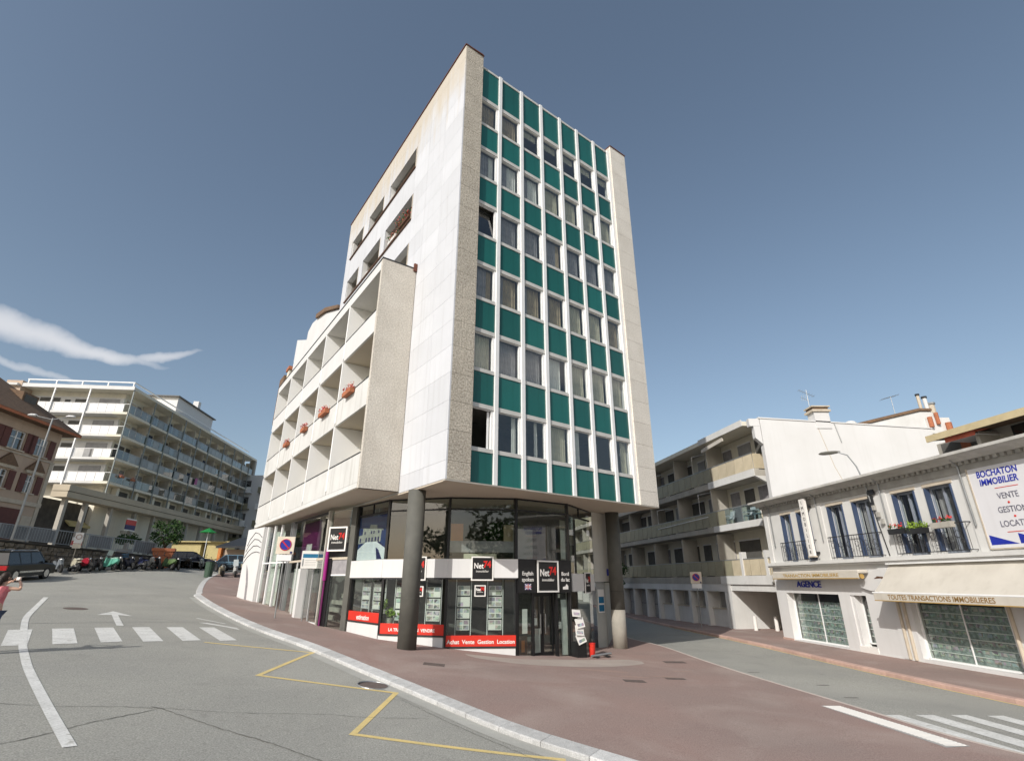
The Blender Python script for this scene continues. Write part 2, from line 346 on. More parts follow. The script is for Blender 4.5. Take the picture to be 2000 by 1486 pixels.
def gz(x, y): return float(gza([(x, y)])[0])
def dense(poly, step, closed=True):
    out = []; n = len(poly)
    for i in range(n if closed else n - 1):
        a = Vector(poly[i]); b = Vector(poly[(i + 1) % n]); k = max(1, int((b - a).length / step))
        out += [tuple(a.lerp(b, j / k)) for j in range(k)]
    if not closed: out.append(tuple(poly[-1]))
    return out
def inside(p, poly):
    c = False; j = len(poly) - 1
    for i in range(len(poly)):
        a, b = poly[i], poly[j]
        if (a[1] > p[1]) != (b[1] > p[1]) and p[0] < (b[0] - a[0]) * (p[1] - a[1]) / (b[1] - a[1]) + a[0]: c = not c
        j = i
    return c
def drape(name, poly, dz, m, step=.5, skirt=0, parent=None, kind=None, lift=None):
    """a sheet over the sloping ground, dz above it, with an optional vertical edge going down"""
    out = dense(poly, step); pts = [Vector(p) for p in out]; n = len(pts)
    xs = [p[0] for p in out]; ys = [p[1] for p in out]
    x = min(xs) + step / 2
    while x < max(xs):
        y = min(ys) + step / 2
        while y < max(ys):
            if inside((x, y), out): pts.append(Vector((x, y)))
            y += step
        x += step
    vs, es, fs = delaunay_2d_cdt(pts, [(i, (i + 1) % n) for i in range(n)], [tuple(range(n))], 1, 1e-4)[:3]
    z = gza([(v.x, v.y) for v in vs]) + dz
    mb = MB(); mb.add([(v.x, v.y, zz) for v, zz in zip(vs, z)], [tuple(f) for f in fs])
    if skirt:
        zz = gza(out)
        mb.add([(p[0], p[1], h + dz) for p, h in zip(out, zz)] + [(p[0], p[1], h + dz - skirt) for p, h in zip(out, zz)], [(i, (i + 1) % n, n + (i + 1) % n, n + i) for i in range(n)])
    me = mb.mesh(name, m)
    for p in me.polygons:
        if not skirt: p.use_smooth = True
    if sum(p.normal.z * p.area for p in me.polygons) < 0: me.flip_normals()
    o = put(name, me, parent)
    if kind: o['kind'] = kind
    return o
def strip(line, w):
    """outline of a band of width w along a polyline"""
    L = [Vector(p) for p in line]; a = []; b = []
    for i, p in enumerate(L):
        d = (L[min(i + 1, len(L) - 1)] - L[max(i - 1, 0)]).normalized(); nrm = Vector((-d.y, d.x)) * w / 2
        a.append(tuple(p + nrm)); b.append(tuple(p - nrm))
    return a + b[::-1]
def smooth_line(pts, step=.4):
    """Catmull-Rom through the points"""
    P = [Vector(p) for p in pts]; P = [P[0] * 2 - P[1]] + P + [P[-1] * 2 - P[-2]]; out = []
    for i in range(1, len(P) - 2):
        k = max(2, int((P[i + 1] - P[i]).length / step))
        for j in range(k):
            t = j / k
            out.append(tuple(.5 * ((2 * P[i]) + (P[i + 1] - P[i - 1]) * t + (2 * P[i - 1] - 5 * P[i] + 4 * P[i + 1] - P[i + 2]) * t * t + (3 * P[i] - P[i - 1] - 3 * P[i + 1] + P[i + 2]) * t ** 3)))
    out.append(tuple(P[-2])); return out
# one sheet of asphalt out to the horizon: fine near the camera, coarse beyond
gx = [-1500, -700, -350, -180, -110, -80] + [x * .5 for x in range(-130, 91)] + [60, 90, 150, 300, 700, 1500]
gy = [-1500, -600, -250, -100, -50] + [y * .5 for y in range(-50, 161)] + [100, 140, 200, 400, 900, 1600]
XY = [(x, y) for y in gy for x in gx]; Zg = gza(XY); nx = len(gx)
me = bpy.data.meshes.new('road'); me.from_pydata([(p[0], p[1], z) for p, z in zip(XY, Zg)], [], [(j * nx + i, j * nx + i + 1, (j + 1) * nx + i + 1, (j + 1) * nx + i) for j in range(len(gy) - 1) for i in range(nx - 1)])
me.materials.append(M['asphalt'])
for p in me.polygons: p.use_smooth = True
tag(put('road', me), kind='structure')
# the pavement island under the tower
KL = smooth_line([(5.2, 7.0), (3.4, 8.5), (1.99, 9.88), (.21, 11.42), (-.9, 12.6), (-2.31, 14.11), (-4.2, 16.1), (-6.6, 18.75), (-8.9, 21.2), (-10.98, 23.62), (-13.4, 26.4), (-15.6, 28.9), (-17.2, 30.9), (-17.9, 32.0), (-18.7, 33.6), (-20.4, 36.6), (-22.6, 41.0), (-24.5, 46)], .5)
KR = smooth_line([(3.5, 60), (5.2, 42), (6.2, 31.2), (7.05, 27.3), (7.5, 22), (7.85, 18), (8.15, 15.6), (8.4, 13.6), (8.62, 11.9), (9.1, 10.6), (9.9, 9.0), (10.2, 7.0)], .5)
KERB_W = .30
inner = []
for i, p in enumerate(KL):
    d = (Vector(KL[min(i + 1, len(KL) - 1)]) - Vector(KL[max(i - 1, 0)])).normalized(); inner.append((p[0] + d.y * .04, p[1] - d.x * .04))
island = drape('pavement', inner + [(-20, 60)] + KR, .125, M['red_asphalt'], .5, skirt=.3, kind='structure')
# near kerb: one granite stone per metre, joints between
acc = [0.0]
for i in range(1, len(KL)): acc.append(acc[-1] + math.dist(KL[i - 1], KL[i]))
def at_len(s):
    for i in range(1, len(acc)):
        if acc[i] >= s:
            t = (s - acc[i - 1]) / (acc[i] - acc[i - 1]); a, b = Vector(KL[i - 1]), Vector(KL[i]); return a.lerp(b, t), (b - a).normalized()
    return Vector(KL[-1]), (Vector(KL[-1]) - Vector(KL[-2])).normalized()
s = 0.0; rg = random.Random(3)
while s < min(acc[-1] - 1, 62):
    ln = 1.0 if s < 34 else 1.5
    secs = []
    for k in (0, .5, 1):
        p, d = at_len(s + .006 + (ln - .012) * k); left = Vector((-d.y, d.x)); z = gz(p.x, p.y); h = rg.uniform(-.002, .002)
        o_ = p + left * KERB_W; i_ = p - left * .035
        b = .02
        secs.append([(o_.x, o_.y, z - .12), (o_.x, o_.y, z + .08), (o_.x - left.x * b, o_.y - left.y * b, z + .10 + h), (i_.x, i_.y, z + .132 + h), (i_.x, i_.y, z - .1)])
    MB().loft(secs).build('kerb_stone', M['granite'], island)
    s += ln
gut = [(p[0] - (Vector(KL[min(i + 1, len(KL) - 1)]) - Vector(KL[max(i - 1, 0)])).normalized().y * (KERB_W + .17), p[1] + (Vector(KL[min(i + 1, len(KL) - 1)]) - Vector(KL[max(i - 1, 0)])).normalized().x * (KERB_W + .17)) for i, p in enumerate(KL[:60])]
M['gutter'] = mat('gutter_concrete', (.43, .425, .385), .9, c2=(.36, .355, .32), scale=1.2, speck=.2, sscale=50)
tag(drape('gutter', strip(gut, .34), .005, M['gutter'], .4), kind='structure')
# low kerb on the right of the island
M['thin_kerb'] = mat('thin_kerb', (.58, .50, .44), .9, c2=(.48, .42, .37), speck=.15)
drape('kerb_edge', strip([p for p in KR if p[1] > 9], .10), .128, M['thin_kerb'], .4, skirt=.14, parent=island)
# pavement across the right-hand street, with pinkish kerb stones and a yellow line
RK = [(9.0, 62), (9.6, 52), (10.9, 39), (11.9, 31.5), (12.3, 26), (12.6, 21), (12.88, 17.5), (13.25, 14.5), (13.6, 8)]
far_pave = drape('pavement', [(x + .2, y) for x, y in RK] + [(30, 8), (30, 62)], .12, M['red_asphalt'], .6, skirt=.3, kind='structure')
rk = dense(RK, 1.0, False)
for a, b in zip(rk[:-1], rk[1:]):
    if a[1] < 8.5: continue
    d = (Vector(b) - Vector(a)).normalized(); L_ = math.dist(a, b); r_ = Vector((-d.y, d.x))     # r_ points to the building side
    za, zb = gz(*a), gz(*b); secs = []
    for k in (.006, 1 - .006):
        p = Vector(a).lerp(Vector(b), k); z = za + (zb - za) * k; q = p + r_ * .22
        secs.append([(p.x, p.y, z - .1), (p.x, p.y, z + .10), (p.x + r_.x * .02, p.y + r_.y * .02, z + .127), (q.x, q.y, z + .13), (q.x, q.y, z - .1)])
    MB().loft(secs).build('kerb_stone', M['pink_kerb'], far_pave)
drape('yellow_line', strip([(x - .08, y) for x, y in RK[2:]], .07), .006, M['yellow_paint'], .5)['kind'] = 'structure'

# ------------------------------------------------------------------ road markings and small ground details
def mark(name, poly, m='paint', dz=.006, label=None, cat=None, group=None, step=.5):
    return tag(drape(name, poly, dz, M[m], step), label, cat, group)
ST = [[(-14.21,16.09),(-13.93,16.57),(-12.09,14.37),(-12.42,14.0)], [(-13.72,17.01),(-13.43,17.47),(-11.52,15.26),(-11.83,14.82)], [(-13.17,17.97),(-12.89,18.42),(-10.96,16.18),(-11.24,15.72)],
      [(-12.59,18.88),(-12.31,19.34),(-10.28,16.95),(-10.58,16.5)], [(-11.97,19.74),(-11.69,20.22),(-9.64,17.8),(-9.93,17.33)], [(-11.33,20.63),(-11.03,21.11),(-8.87,18.54),(-9.18,18.08)]]
NTH = ['far left stripe of the left crosswalk, crossed by the curved white line', 'second stripe from the left of the left crosswalk', 'third stripe from the left of the left crosswalk, below the arrow',
       'third stripe from the kerb of the left crosswalk', 'second stripe from the kerb of the left crosswalk', 'stripe of the left crosswalk nearest the kerb and yellow zigzag']
for p, l in zip(ST, NTH): mark('crosswalk_stripe', p, label='white worn ' + l, cat='road marking', group='stripes of the left crosswalk')
cl = [(-20.1,24.1),(-17.72,20.92),(-15.95,18.6),(-14.16,16.54),(-12.16,14.32),(-11.08,13.2),(-10.22,12.33),(-9.2,11.36),(-7.68,9.95),(-6.2,8.6)]
mark('lane_line', strip(smooth_line(cl), .17), dz=.009, label='long white curved line running down the left road', cat='road marking')
def arrow_poly():
    a, b = Vector((-13.05, 18.95)), Vector((-15.7, 22.2)); d = (b - a).normalized(); r = Vector((d.y, -d.x)); L = (b - a).length
    q = lambda u, v: tuple(a + d * u + r * v)
    return [q(0, -.1), q(0, .1), q(L - 1.15, .1), q(L - 1.3, .55), q(L, 0), q(L - 1.3, -.55), q(L - 1.15, -.1)]
mark('lane_arrow', arrow_poly(), label='white straight-ahead arrow beyond the left crosswalk', cat='road marking')
zig = [(-9.35, 17.49), (-6.05, 17.62), (-6.02, 13.95), (-2.66, 13.68), (-2.74, 10.52), (.9, 10.17), (2.2, 10.05)]
def band(line, w):
    L = [Vector(p) for p in line]; a = []; b = []
    for i, p in enumerate(L):
        d1 = (L[i] - L[i - 1]).normalized() if i else (L[1] - L[0]).normalized(); d2 = (L[i + 1] - L[i]).normalized() if i < len(L) - 1 else d1
        n1 = Vector((-d1.y, d1.x)); n2 = Vector((-d2.y, d2.x)); mm = (n1 + n2); mm = mm / mm.length_squared * 2 if mm.length > .3 else n1
        a.append(tuple(p + mm * w / 2)); b.append(tuple(p - mm * w / 2))
    return a + b[::-1]
mark('bus_zigzag', band(zig[:-1], .12), 'yellow_paint', label='yellow zigzag bus stop line along the near kerb', cat='road marking')
mark('white_dash', strip([(-12.9, 23.2), (-11.4, 22.6)], .12), label='faint white dash by the kerb ramp, the farther one', cat='road marking')
mark('white_dash', [(-12.1, 21.95), (-11.9, 22.2), (-10.5, 21.75), (-10.1, 21.2), (-10.9, 21.6)], label='white wedge on the road at the kerb ramp, the nearer one', cat='road marking')
ZB = [[(8.72,14.17),(9.2,14.2),(9.62,10.6),(9.12,10.4)], [(9.58,14.22),(10.03,14.24),(10.32,10.6),(9.86,10.5)], [(10.43,14.25),(10.83,14.27),(11.05,10.7),(10.66,10.6)], [(11.26,14.2),(11.66,14.22),(11.84,10.7),(11.44,10.7)], [(12.1,14.2),(12.5,14.22),(12.65,10.8),(12.25,10.8)]]
for p, l in zip(ZB, ['nearest the island pavement', 'second from the island pavement', 'third from the island pavement', 'fourth from the island, cut by the photo edge', 'outermost, next to the far kerb']):
    mark('crosswalk_stripe', p, label='white stripe of the right crosswalk, ' + l, cat='road marking', group='stripes of the right crosswalk')
# tactile warning strip: a white pad with ribs
tp = [(7.47, 14.42), (7.95, 14.44), (8.18, 12.9), (8.42, 11.2), (7.9, 11.1), (7.7, 12.6)]
M['tactile'] = mat('tactile_paver', (.42, .41, .39), .8, c2=(.36, .35, .33), scale=4)
tact = drape('tactile_strip', tp, .131, M['tactile'], .3); tag(tact, 'white ribbed tactile strip on the red pavement before the right crosswalk', 'tactile paving')
rb = MB(); k = 0
for i in range(36):
    f = i / 35; y = 14.36 - 3.1 * f; xl = 7.49 + .46 * f + .03; xr = 7.93 + .44 * f
    z = gz((xl + xr) / 2, y) + .131; rb.box(xl, xr, y - .027, y + .027, z - .002, z + .009)
rb.build('rib', M['sign_white'], tact)['kind'] = 'stuff'
M['iron_cover'] = mat('cast_iron_cover', (.15, .115, .10), .8, c2=(.11, .085, .075), scale=9, bump=.5, bscale=60)
M['patch'] = mat('old_patch', (.34, .24, .20), .9, c2=(.29, .205, .17), scale=2)
def rot_rect(c, w, h, a):
    ca, sa = math.cos(a), math.sin(a); return [(c[0] + x * ca - y * sa, c[1] + x * sa + y * ca) for x, y in ((-w/2, -h/2), (w/2, -h/2), (w/2, h/2), (-w/2, h/2))]
for c, w, h, l in [((-2.25, 16.95), .62, .42, 'small dark drain cover on the red pavement left of the shop door'), ((3.58, 17.1), .62, .42, 'dark drain cover in the red pavement right of the shop door'), ((6.15, 21.9), .8, .5, 'dark drain cover by the right street kerb'), ((5.0, 17.9), .6, .3, 'stained small cover among the dark patches')]:
    mark('drain_cover', rot_rect(c, w, h, .05), 'iron_cover', .130, l, 'drain cover')
circ = lambda c, r: [(c[0] + r * math.cos(a), c[1] + r * math.sin(a)) for a in [2 * math.pi * k / 24 for k in range(24)]]
mh = mark('manhole_cover', circ((-3.32, 14.15), .36), 'iron_cover', .007, 'round manhole cover on the road beside the yellow zigzag', 'manhole cover', step=.2)
rm = MB(); rm.ring((-3.32, 14.15, gz(-3.32, 14.15) + .008), (.13, -.02, 1), .37, .02, 24, 6); rm.build('rim', M['grey_metal'], mh)
mark('manhole_cover', circ((-16.9, 21.8), .4), 'iron_cover', .007, 'dark manhole cover far up the left road near the white line', 'manhole cover', step=.2)
# bitumen-sealed cracks across the near road
M['crack'] = mat('crack_bitumen', (.15, .146, .13), .9)
def crack(pts, w, seed):
    r = random.Random(seed); L = dense(pts, .09, False); L = [(p[0] + r.gauss(0, .011), p[1] + r.gauss(0, .011)) for p in L]
    a = []; b = []
    for i, p in enumerate(L):
        d = (Vector(L[min(i + 1, len(L) - 1)]) - Vector(L[max(i - 1, 0)])).normalized(); ww = w * r.uniform(.35, 1.1) / 2
        a.append((p[0] - d.y * ww, p[1] + d.x * ww)); b.append((p[0] + d.y * ww, p[1] - d.x * ww))
    n = len(L); z = gza(a + b) + .0075
    mb = MB(); mb.add([(p[0], p[1], h) for p, h in zip(a + b, z)], [(i, i + 1, n + i + 1, n + i) for i in range(n - 1)])
    o = mb.build('road_crack', M['crack']); o['kind'] = 'structure'
crack([(-7.6, 7.9), (-7.03, 8.41), (-6.85, 8.93), (-6.72, 9.62), (-6.41, 10.36), (-6.28, 10.73)], .022, 1)
crack([(-6.5, 10.75), (-6.28, 10.73), (-5.37, 10.3), (-4.56, 9.95), (-3.85, 9.69), (-2.86, 9.19), (-2.2, 8.85)], .026, 2)
crack([(-10.0, 9.5), (-8.53, 9.96), (-7.77, 10.15), (-7.08, 10.48), (-6.28, 10.73), (-5.08, 10.95), (-3.45, 11.52), (-2.93, 11.53), (-1.6, 11.9)], .016, 3)
crack([(-2.4, 13.1), (-1.2, 11.75), (-.2, 10.7), (.6, 9.9), (1.5, 8.9)], .015, 4)
# darker repair patches by the right kerb
M['dark_patch'] = mat('asphalt_repair', (.20, .185, .165), .9, c2=(.16, .15, .14), speck=.2, sscale=60)
for i, (c, w, h, a) in enumerate([((7.75, 18.6), .22, 1.0, .1), ((7.62, 21.2), .15, .6, .1), ((7.95, 16.4), .18, .8, .1), ((9.3, 16.2), .5, .16, .3), ((8.5, 20.5), .5, .2, .4), ((9.6, 18.1), .5, .14, .2), ((7.9, 15.2), .16, .5, .1)]):
    rr = random.Random(i + 40); pl = [(c[0] + (w / 2 * math.cos(t)) * rr.uniform(.6, 1.15), c[1] + (h / 2 * math.sin(t)) * rr.uniform(.6, 1.15)) for t in [2 * math.pi * k / 14 for k in range(14)]]
    mark('asphalt_patch', pl, 'dark_patch', .007, step=.2)['kind'] = 'structure'
for i, (c, w, h) in enumerate([((3.6, 17.9), 1.5, .35), ((4.7, 18.3), 1.1, .3), ((5.7, 19.6), .9, .25), ((2.8, 18.9), 2.2, .5)]):
    rr = random.Random(i + 80); pl = [(c[0] + (w / 2 * math.cos(t)) * rr.uniform(.6, 1.15), c[1] + (h / 2 * math.sin(t)) * rr.uniform(.6, 1.15)) for t in [2 * math.pi * k / 18 for k in range(18)]]
    drape('pavement_patch', pl, .1285, M['patch'], .3, parent=island)
M['worn'] = mat('worn_concrete', (.43, .365, .315), .92, c2=(.36, .30, .26), scale=.8, speck=.2, sscale=50)
drape('pavement_patch', smooth_line([(-1.6, 19.9), (.3, 20.2), (1.6, 21.1), (3.2, 22.0), (4.6, 22.3), (4.9, 21.4), (3.6, 20.2), (1.8, 19.3), (.2, 18.9), (-1.2, 19.2), (-1.6, 19.9)], .4)[:-1], .1275, M['worn'], .4, parent=island)
# ------------------------------------------------------------------ the tower
CX, CY = -2.2363, 17.3
A_R, A_L = .9156, .611
aR = Vector((math.sin(A_R), math.cos(A_R))); aL = Vector((-math.sin(A_L), math.cos(A_L)))
RZR = math.atan2(aR.y, aR.x); RZL = math.atan2(-aL.y, -aL.x); DL = RZL - RZR
def B(): return MB(EYE)
tower = thing('apartment_tower', 'tall white corner tower with a green and white window grid', 'building', (CX, CY, 0), RZR)
PW, GE, JE, TW = 1.0, 9.95, 10.13, 11.41
ZB, ZT, ZC = 3.2, 23.74, 24.16
sc_ = lambda s: (s[0], s[1])
SK = .0437
def inl(t): return (t * SK, t * .999)
# inner core, side walls, roof and the soffit over the pavement
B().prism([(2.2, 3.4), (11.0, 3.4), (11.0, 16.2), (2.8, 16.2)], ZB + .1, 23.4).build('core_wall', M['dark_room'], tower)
B().box(TW - .22, TW - .002, .28, 16.6, ZB, 23.6).build('side_wall', M['white'], tower)
B().box(.9, TW - .22, 16.35, 16.6, ZB, 23.6).build('rear_wall', M['white'], tower)
B().prism([(1.0, .3), (TW - .22, .3), (TW - .22, 16.3), (1.5, 16.3)], 23.42, 23.6).build('roof', M['roof_grey'], tower)
B().prism([(.02, .02), (TW - .03, .02), (TW - .03, 16.4), (.74, 16.4)], 3.14, ZB - .002).build('soffit', M['soffit'], tower)
B().box(0, TW - .01, -.012, .16, ZB - .055, ZB - .004).build('drip_edge', M['concrete'], tower)
floor_mb = B()
for k in range(7): floor_mb.box(PW, GE + .1, .32, 3.38, 4.25 + 3.116 * k - .95 if k == 0 else 4.2 + 3.116 * k - .75, 4.3 + 3.116 * k - .7)
floor_mb.build('floor_slab', M['room_pale'], tower)
# piers with pebble-dash slabs
rows = [ZB] + [3.85 + 1.082 * k for k in range(19) if 3.85 + 1.082 * k < ZC - .3] + [ZC]
B().box(.08, PW - .03, .045, .6, ZB, ZC - .02).build('pier_core', M['concrete'], tower)
B().box(JE + .03, TW - .03, .045, .6, ZB, ZC - .06).build('pier_core', M['concrete'], tower)
for a, b in zip(rows[:-1], rows[1:]):
    for x0, x1, m in ((.062, PW, 'pebble'), (JE, TW - .003, 'pebble_bright')):
        B().box(x0, x1, 0, .07 if x0 > 5 else .07, a + .006, b - .006).build('pier_slab', M[m], tower)
B().box(PW - .04, PW, .071, .5, ZB, ZC).build('pier_return', M['pebble_pale'], tower)
B().box(JE, JE + .04, .071, .5, ZB, ZC - .04).build('pier_return', M['pebble_pale'], tower)
B().box(GE, JE - .002, .10, .5, ZB, ZT).build('jamb', M['white_metal'], tower)
# curtain wall: mullions, transoms, spandrels, windows
COLS = [(1.0, 2.075), (2.245, 3.415), (3.585, 4.735), (4.905, 6.085), (6.255, 7.37), (7.54, 8.71), (8.88, 9.95)]
mull = B().box(-.085, .085, .10, .34, ZB - .02, ZT).mesh('mullion', M['white_metal'])
for a, b in zip(COLS[:-1], COLS[1:]): put('mullion', mull, tower, ((a[1] + b[0]) / 2, 0, 0))
ZK = [4.45 + 3.116 * k for k in range(6)]
greens = [(ZB + .03, ZK[0] - .075)] + [(ZK[k] + 1.765, ZK[k + 1] - .075) for k in range(5)] + [(ZK[5] + 1.7, ZT - .13)]
rails = [(ZT - .13, ZT)] + [(z - .075, z + .07) for z in ZK] + [(z + 1.59, z + 1.755) for z in ZK[:5]] + [(ZK[5] + 1.5, ZK[5] + 1.7)]
cache = {}
def shared(key, fn):
    if key not in cache: cache[key] = fn()
    return cache[key]
for x0, x1 in COLS:
    for z0, z1 in rails:
        me = shared(('tr', round(x1 - x0, 3), round(z1 - z0, 3)), lambda: MB().box(0, x1 - x0, .15, .34, 0, z1 - z0).mesh('transom', M['transom']))
        put('transom', me, tower, (x0, 0, z0 + EYE))
    for z0, z1 in greens:
        me = shared(('gr', round(x1 - x0, 3), round(z1 - z0, 3)), lambda: MB().box(.01, x1 - x0 - .01, .18, .22, 0, z1 - z0).mesh('green_panel', M['green']))
        put('green_panel', me, tower, (x0, 0, z0 + EYE))
def drape_mesh(w, h, m, amp=.035, waves=5, seed=0):
    r = random.Random(seed); n = waves * 4; mb = MB(); vs = []
    for i in range(n + 1):
        y = amp * math.sin(i / 4 * 2 * math.pi) * r.uniform(.5, 1.2)
        vs += [(w * i / n, y, 0), (w * i / n, y * .8, h)]
    return mb.add(vs, [(2 * i, 2 * i + 2, 2 * i + 3, 2 * i + 1) for i in range(n)]).mesh('curtain', m)
WH = 1.51
CUR = {  # per row (bottom first): list per column of (from, to, material, bottom fraction)
 5: [[(0, 1, 'curtain_beige', 0)], [(0, 1, 'curtain_beige', 0)]] + [[(0, 1, 'curtain_cream', .72)]] * 5,
 4: [[(0, .7, 'curtain_grey', 0), (.72, 1, 'curtain_white', 0)], [(0, .5, 'curtain_grey', 0), (.5, 1, 'curtain_white', 0)], [(0, .45, 'curtain_grey', 0), (.45, 1, 'curtain_white', 0)]] + [[(.1, 1, 'curtain_cream', 0)]] * 4,
 3: [[], [(0, 1, 'curtain_grey', 0)], [(0, 1, 'curtain_grey', 0)], [(0, .8, 'curtain_grey', 0), (.8, 1, 'curtain_beige', 0)], [(0, 1, 'curtain_grey', 0)], [(0, 1, 'curtain_grey', 0)], [(0, 1, 'curtain_grey', 0)]],
 2: [[(0, .75, 'curtain_grey', 0), (.75, 1, 'curtain_beige', 0)]] + [[(0, .35, 'curtain_grey', 0), (.35, 1, 'curtain_beige', 0)]] * 3 + [[(0, .3, 'curtain_grey', 0), (.3, 1, 'curtain_cream', 0)]] * 2 + [[(.1, 1, 'curtain_beige', 0)]],
 1: [[(0, .3, 'curtain_grey', 0), (.3, 1, 'curtain_cream', 0)], [(0, 1, 'curtain_grey', 0)], [(0, 1, 'curtain_grey', 0)], [(.15, .85, 'curtain_white', 0)], [(0, 1, 'curtain_cream', 0)], [(0, 1, 'curtain_cream', 0)], [(0, 1, 'curtain_cream', 0)]],
 0: [[], [(.8, 1, 'curtain_white', 0)], [(.65, .8, 'curtain_white', 0)], [(0, 1, 'curtain_cream', 0)], [(.3, .55, 'curtain_white', 0)], [], [(.6, 1, 'curtain_cream', 0)]]}
for k, z in enumerate(ZK):
    h = WH if k < 5 else 1.43
    for c, (x0, x1) in enumerate(COLS):
        w = x1 - x0
        def fr():
            mb = MB(); jr = .095
            mb.box(0, .035, .20, .30, 0, h); mb.box(w - jr, w, .19, .30, 0, h); mb.box(.035, w - jr, .20, .30, 0, .018); mb.box(.035, w - jr, .20, .30, h - .018, h)
            return mb.mesh('window', M['white_metal'])
        f = put('window', shared(('fr', round(w, 3), k == 5), fr), tower, (x0, 0, z + .07 + EYE))
        if k == 0 and c == 0:
            # slid open: only the edge of the sash shows at the right
            MB().box(w - .2, w - .12, .31, .35, .03, h - .03).build('sash', M['white_metal'], f)
            continue
        pane = put('pane', shared(('pn', round(w, 3), k == 5), lambda: MB().box(.03, w - .105, .235, .245, .012, h - .012).mesh('pane', M['glass'])), f)
        pane.rotation_euler = (random.uniform(-.006, .006), 0, random.uniform(-.01, .01))
        if k == 3 and c == 0:
            pane.rotation_euler = (-.16, 0, 0); pane.location = (0, .0, .0)
            MB().box(.03, w - .105, .22, .25, .0, .05).build('sash', M['white_metal'], pane); MB().box(.03, w - .105, .22, .25, h - .09, h - .04).build('sash', M['dark_metal'], pane)
        for (a, b_, m, low) in CUR[k][c]:
            hh = h * (1 - low)
            me = shared(('cu', round(w * (b_ - a), 2), m, low, c % 3), lambda: drape_mesh((w - .1) * (b_ - a), hh, M[m], .03 if m != 'curtain_grey' else .015, max(3, int(9 * (b_ - a))), c % 3))
            put('curtain', me, f, ((w - .1) * a, .42, h * low))
# left wall: its own axis runs along the street; x = -distance from the corner
def wl(name, mb, m): return mb.build(name, M[m], tower, rz=DL)
wall = B()
OPEN = [(20.63, 22.03, [(5.15, 8.85), (9.75, 12.3), (13.3, 15.5)]), (17.23, 18.85, [(5.15, 8.9), (9.6, 12.6), (13.3, 15.6)]), (14.15, 15.75, [(5.15, 8.9), (9.6, 12.6), (13.3, 15.6)])]
wall.box(-5.1, -.12, .06, .34, ZB, ZC - .03)
wall.box(-16.6, -15.62, .06, .34, ZB, ZC - .03)
zz = [ZB] ; 
prev = ZB
for z0, z1, ops in sorted(OPEN):
    wall.box(-15.62, -5.1, .06, .34, prev, z0); xs = [5.1] + [v for o in ops for v in o] + [15.62]
    for i in range(0, len(xs), 2):
        if xs[i + 1] - xs[i] > .01: wall.box(-xs[i + 1], -xs[i], .06, .34, z0, z1)
    prev = z1
wall.box(-15.62, -5.1, .06, .34, prev, ZC - .03)
wl('left_wall', wall, 'white')
rowsL = [ZB] + [3.85 + 1.082 * k for k in range(19) if 3.85 + 1.082 * k < 23.7] + [ZC - .01]
M['tower_clad'] = mat('tower_cladding', (.58, .59, .615), .7, c2=(.545, .555, .575), scale=.8, rnd=.07, streak=.2, bump=.08, bscale=30)
def weathering(m):
    # run-off below the parapet: a ragged beige stain with drips, thinning downwards
    t = m.node_tree; p = t.nodes['Principled BSDF']; L = t.links.new; old = p.inputs['Base Color'].links[0].from_socket
    tcn = t.nodes.new('ShaderNodeTexCoord'); sp_ = t.nodes.new('ShaderNodeSeparateXYZ'); L(tcn.outputs['Object'], sp_.inputs[0])
    mp = t.nodes.new('ShaderNodeMapping'); mp.inputs['Scale'].default_value = (1.7, 1.7, .12); L(tcn.outputs['Object'], mp.inputs[0])
    n = t.nodes.new('ShaderNodeTexNoise'); n.inputs['Scale'].default_value = 1.5; n.inputs['Detail'].default_value = 7; L(mp.outputs[0], n.inputs['Vector'])
    n2 = t.nodes.new('ShaderNodeTexNoise'); n2.inputs['Scale'].default_value = .5; L(tcn.outputs['Object'], n2.inputs['Vector'])
    def mth(op, a, b):
        x = t.nodes.new('ShaderNodeMath'); x.operation = op
        for i, v in enumerate((a, b)):
            if isinstance(v, (int, float)): x.inputs[i].default_value = v
            else: L(v, x.inputs[i])
        return x.outputs[0]
    h = mth('ADD', sp_.outputs[2], mth('ADD', mth('MULTIPLY', mth('SUBTRACT', n.outputs['Fac'], .5), 7.0), mth('MULTIPLY', mth('SUBTRACT', n2.outputs['Fac'], .5), 3.0)))
    r = t.nodes.new('ShaderNodeMapRange'); r.inputs[1].default_value = 23.9; r.inputs[2].default_value = 26.4; r.inputs[4].default_value = .9; L(h, r.inputs[0])
    x = t.nodes.new('ShaderNodeMix'); x.data_type = 'RGBA'; L(r.outputs[0], x.inputs[0]); L(old, x.inputs[6]); x.inputs[7].default_value = (.50, .445, .36, 1); L(x.outputs[2], p.inputs['Base Color'])
weathering(M['tower_clad'])
def slabL(t0, t1, z0, z1):
    m = 'tower_clad'
    wl('cladding_slab', B().box(-t1 + .004, -t0 - .004, 0, .058, z0 + .004, z1 - .004), m)
for a, b in zip(rowsL[:-1], rowsL[1:]):
    tmax = 3.86 if b < 13.9 else 5.1
    ts = [0, 1.75, 3.5, tmax] if tmax > 4 else [0, 1.75, tmax]
    for i in range(len(ts) - 1): slabL(ts[i], ts[i + 1], a, b)
for z0, z1 in ((15.75, 17.17), (18.85, 20.57), (22.03, 23.1), (23.1, ZC - .01)):
    for i in range(6): slabL(5.1 + 1.753 * i, 5.1 + 1.753 * (i + 1), z0, z1)
for a, b in zip(rowsL[9:-1], rowsL[10:]): slabL(15.62, 16.6, a, b)
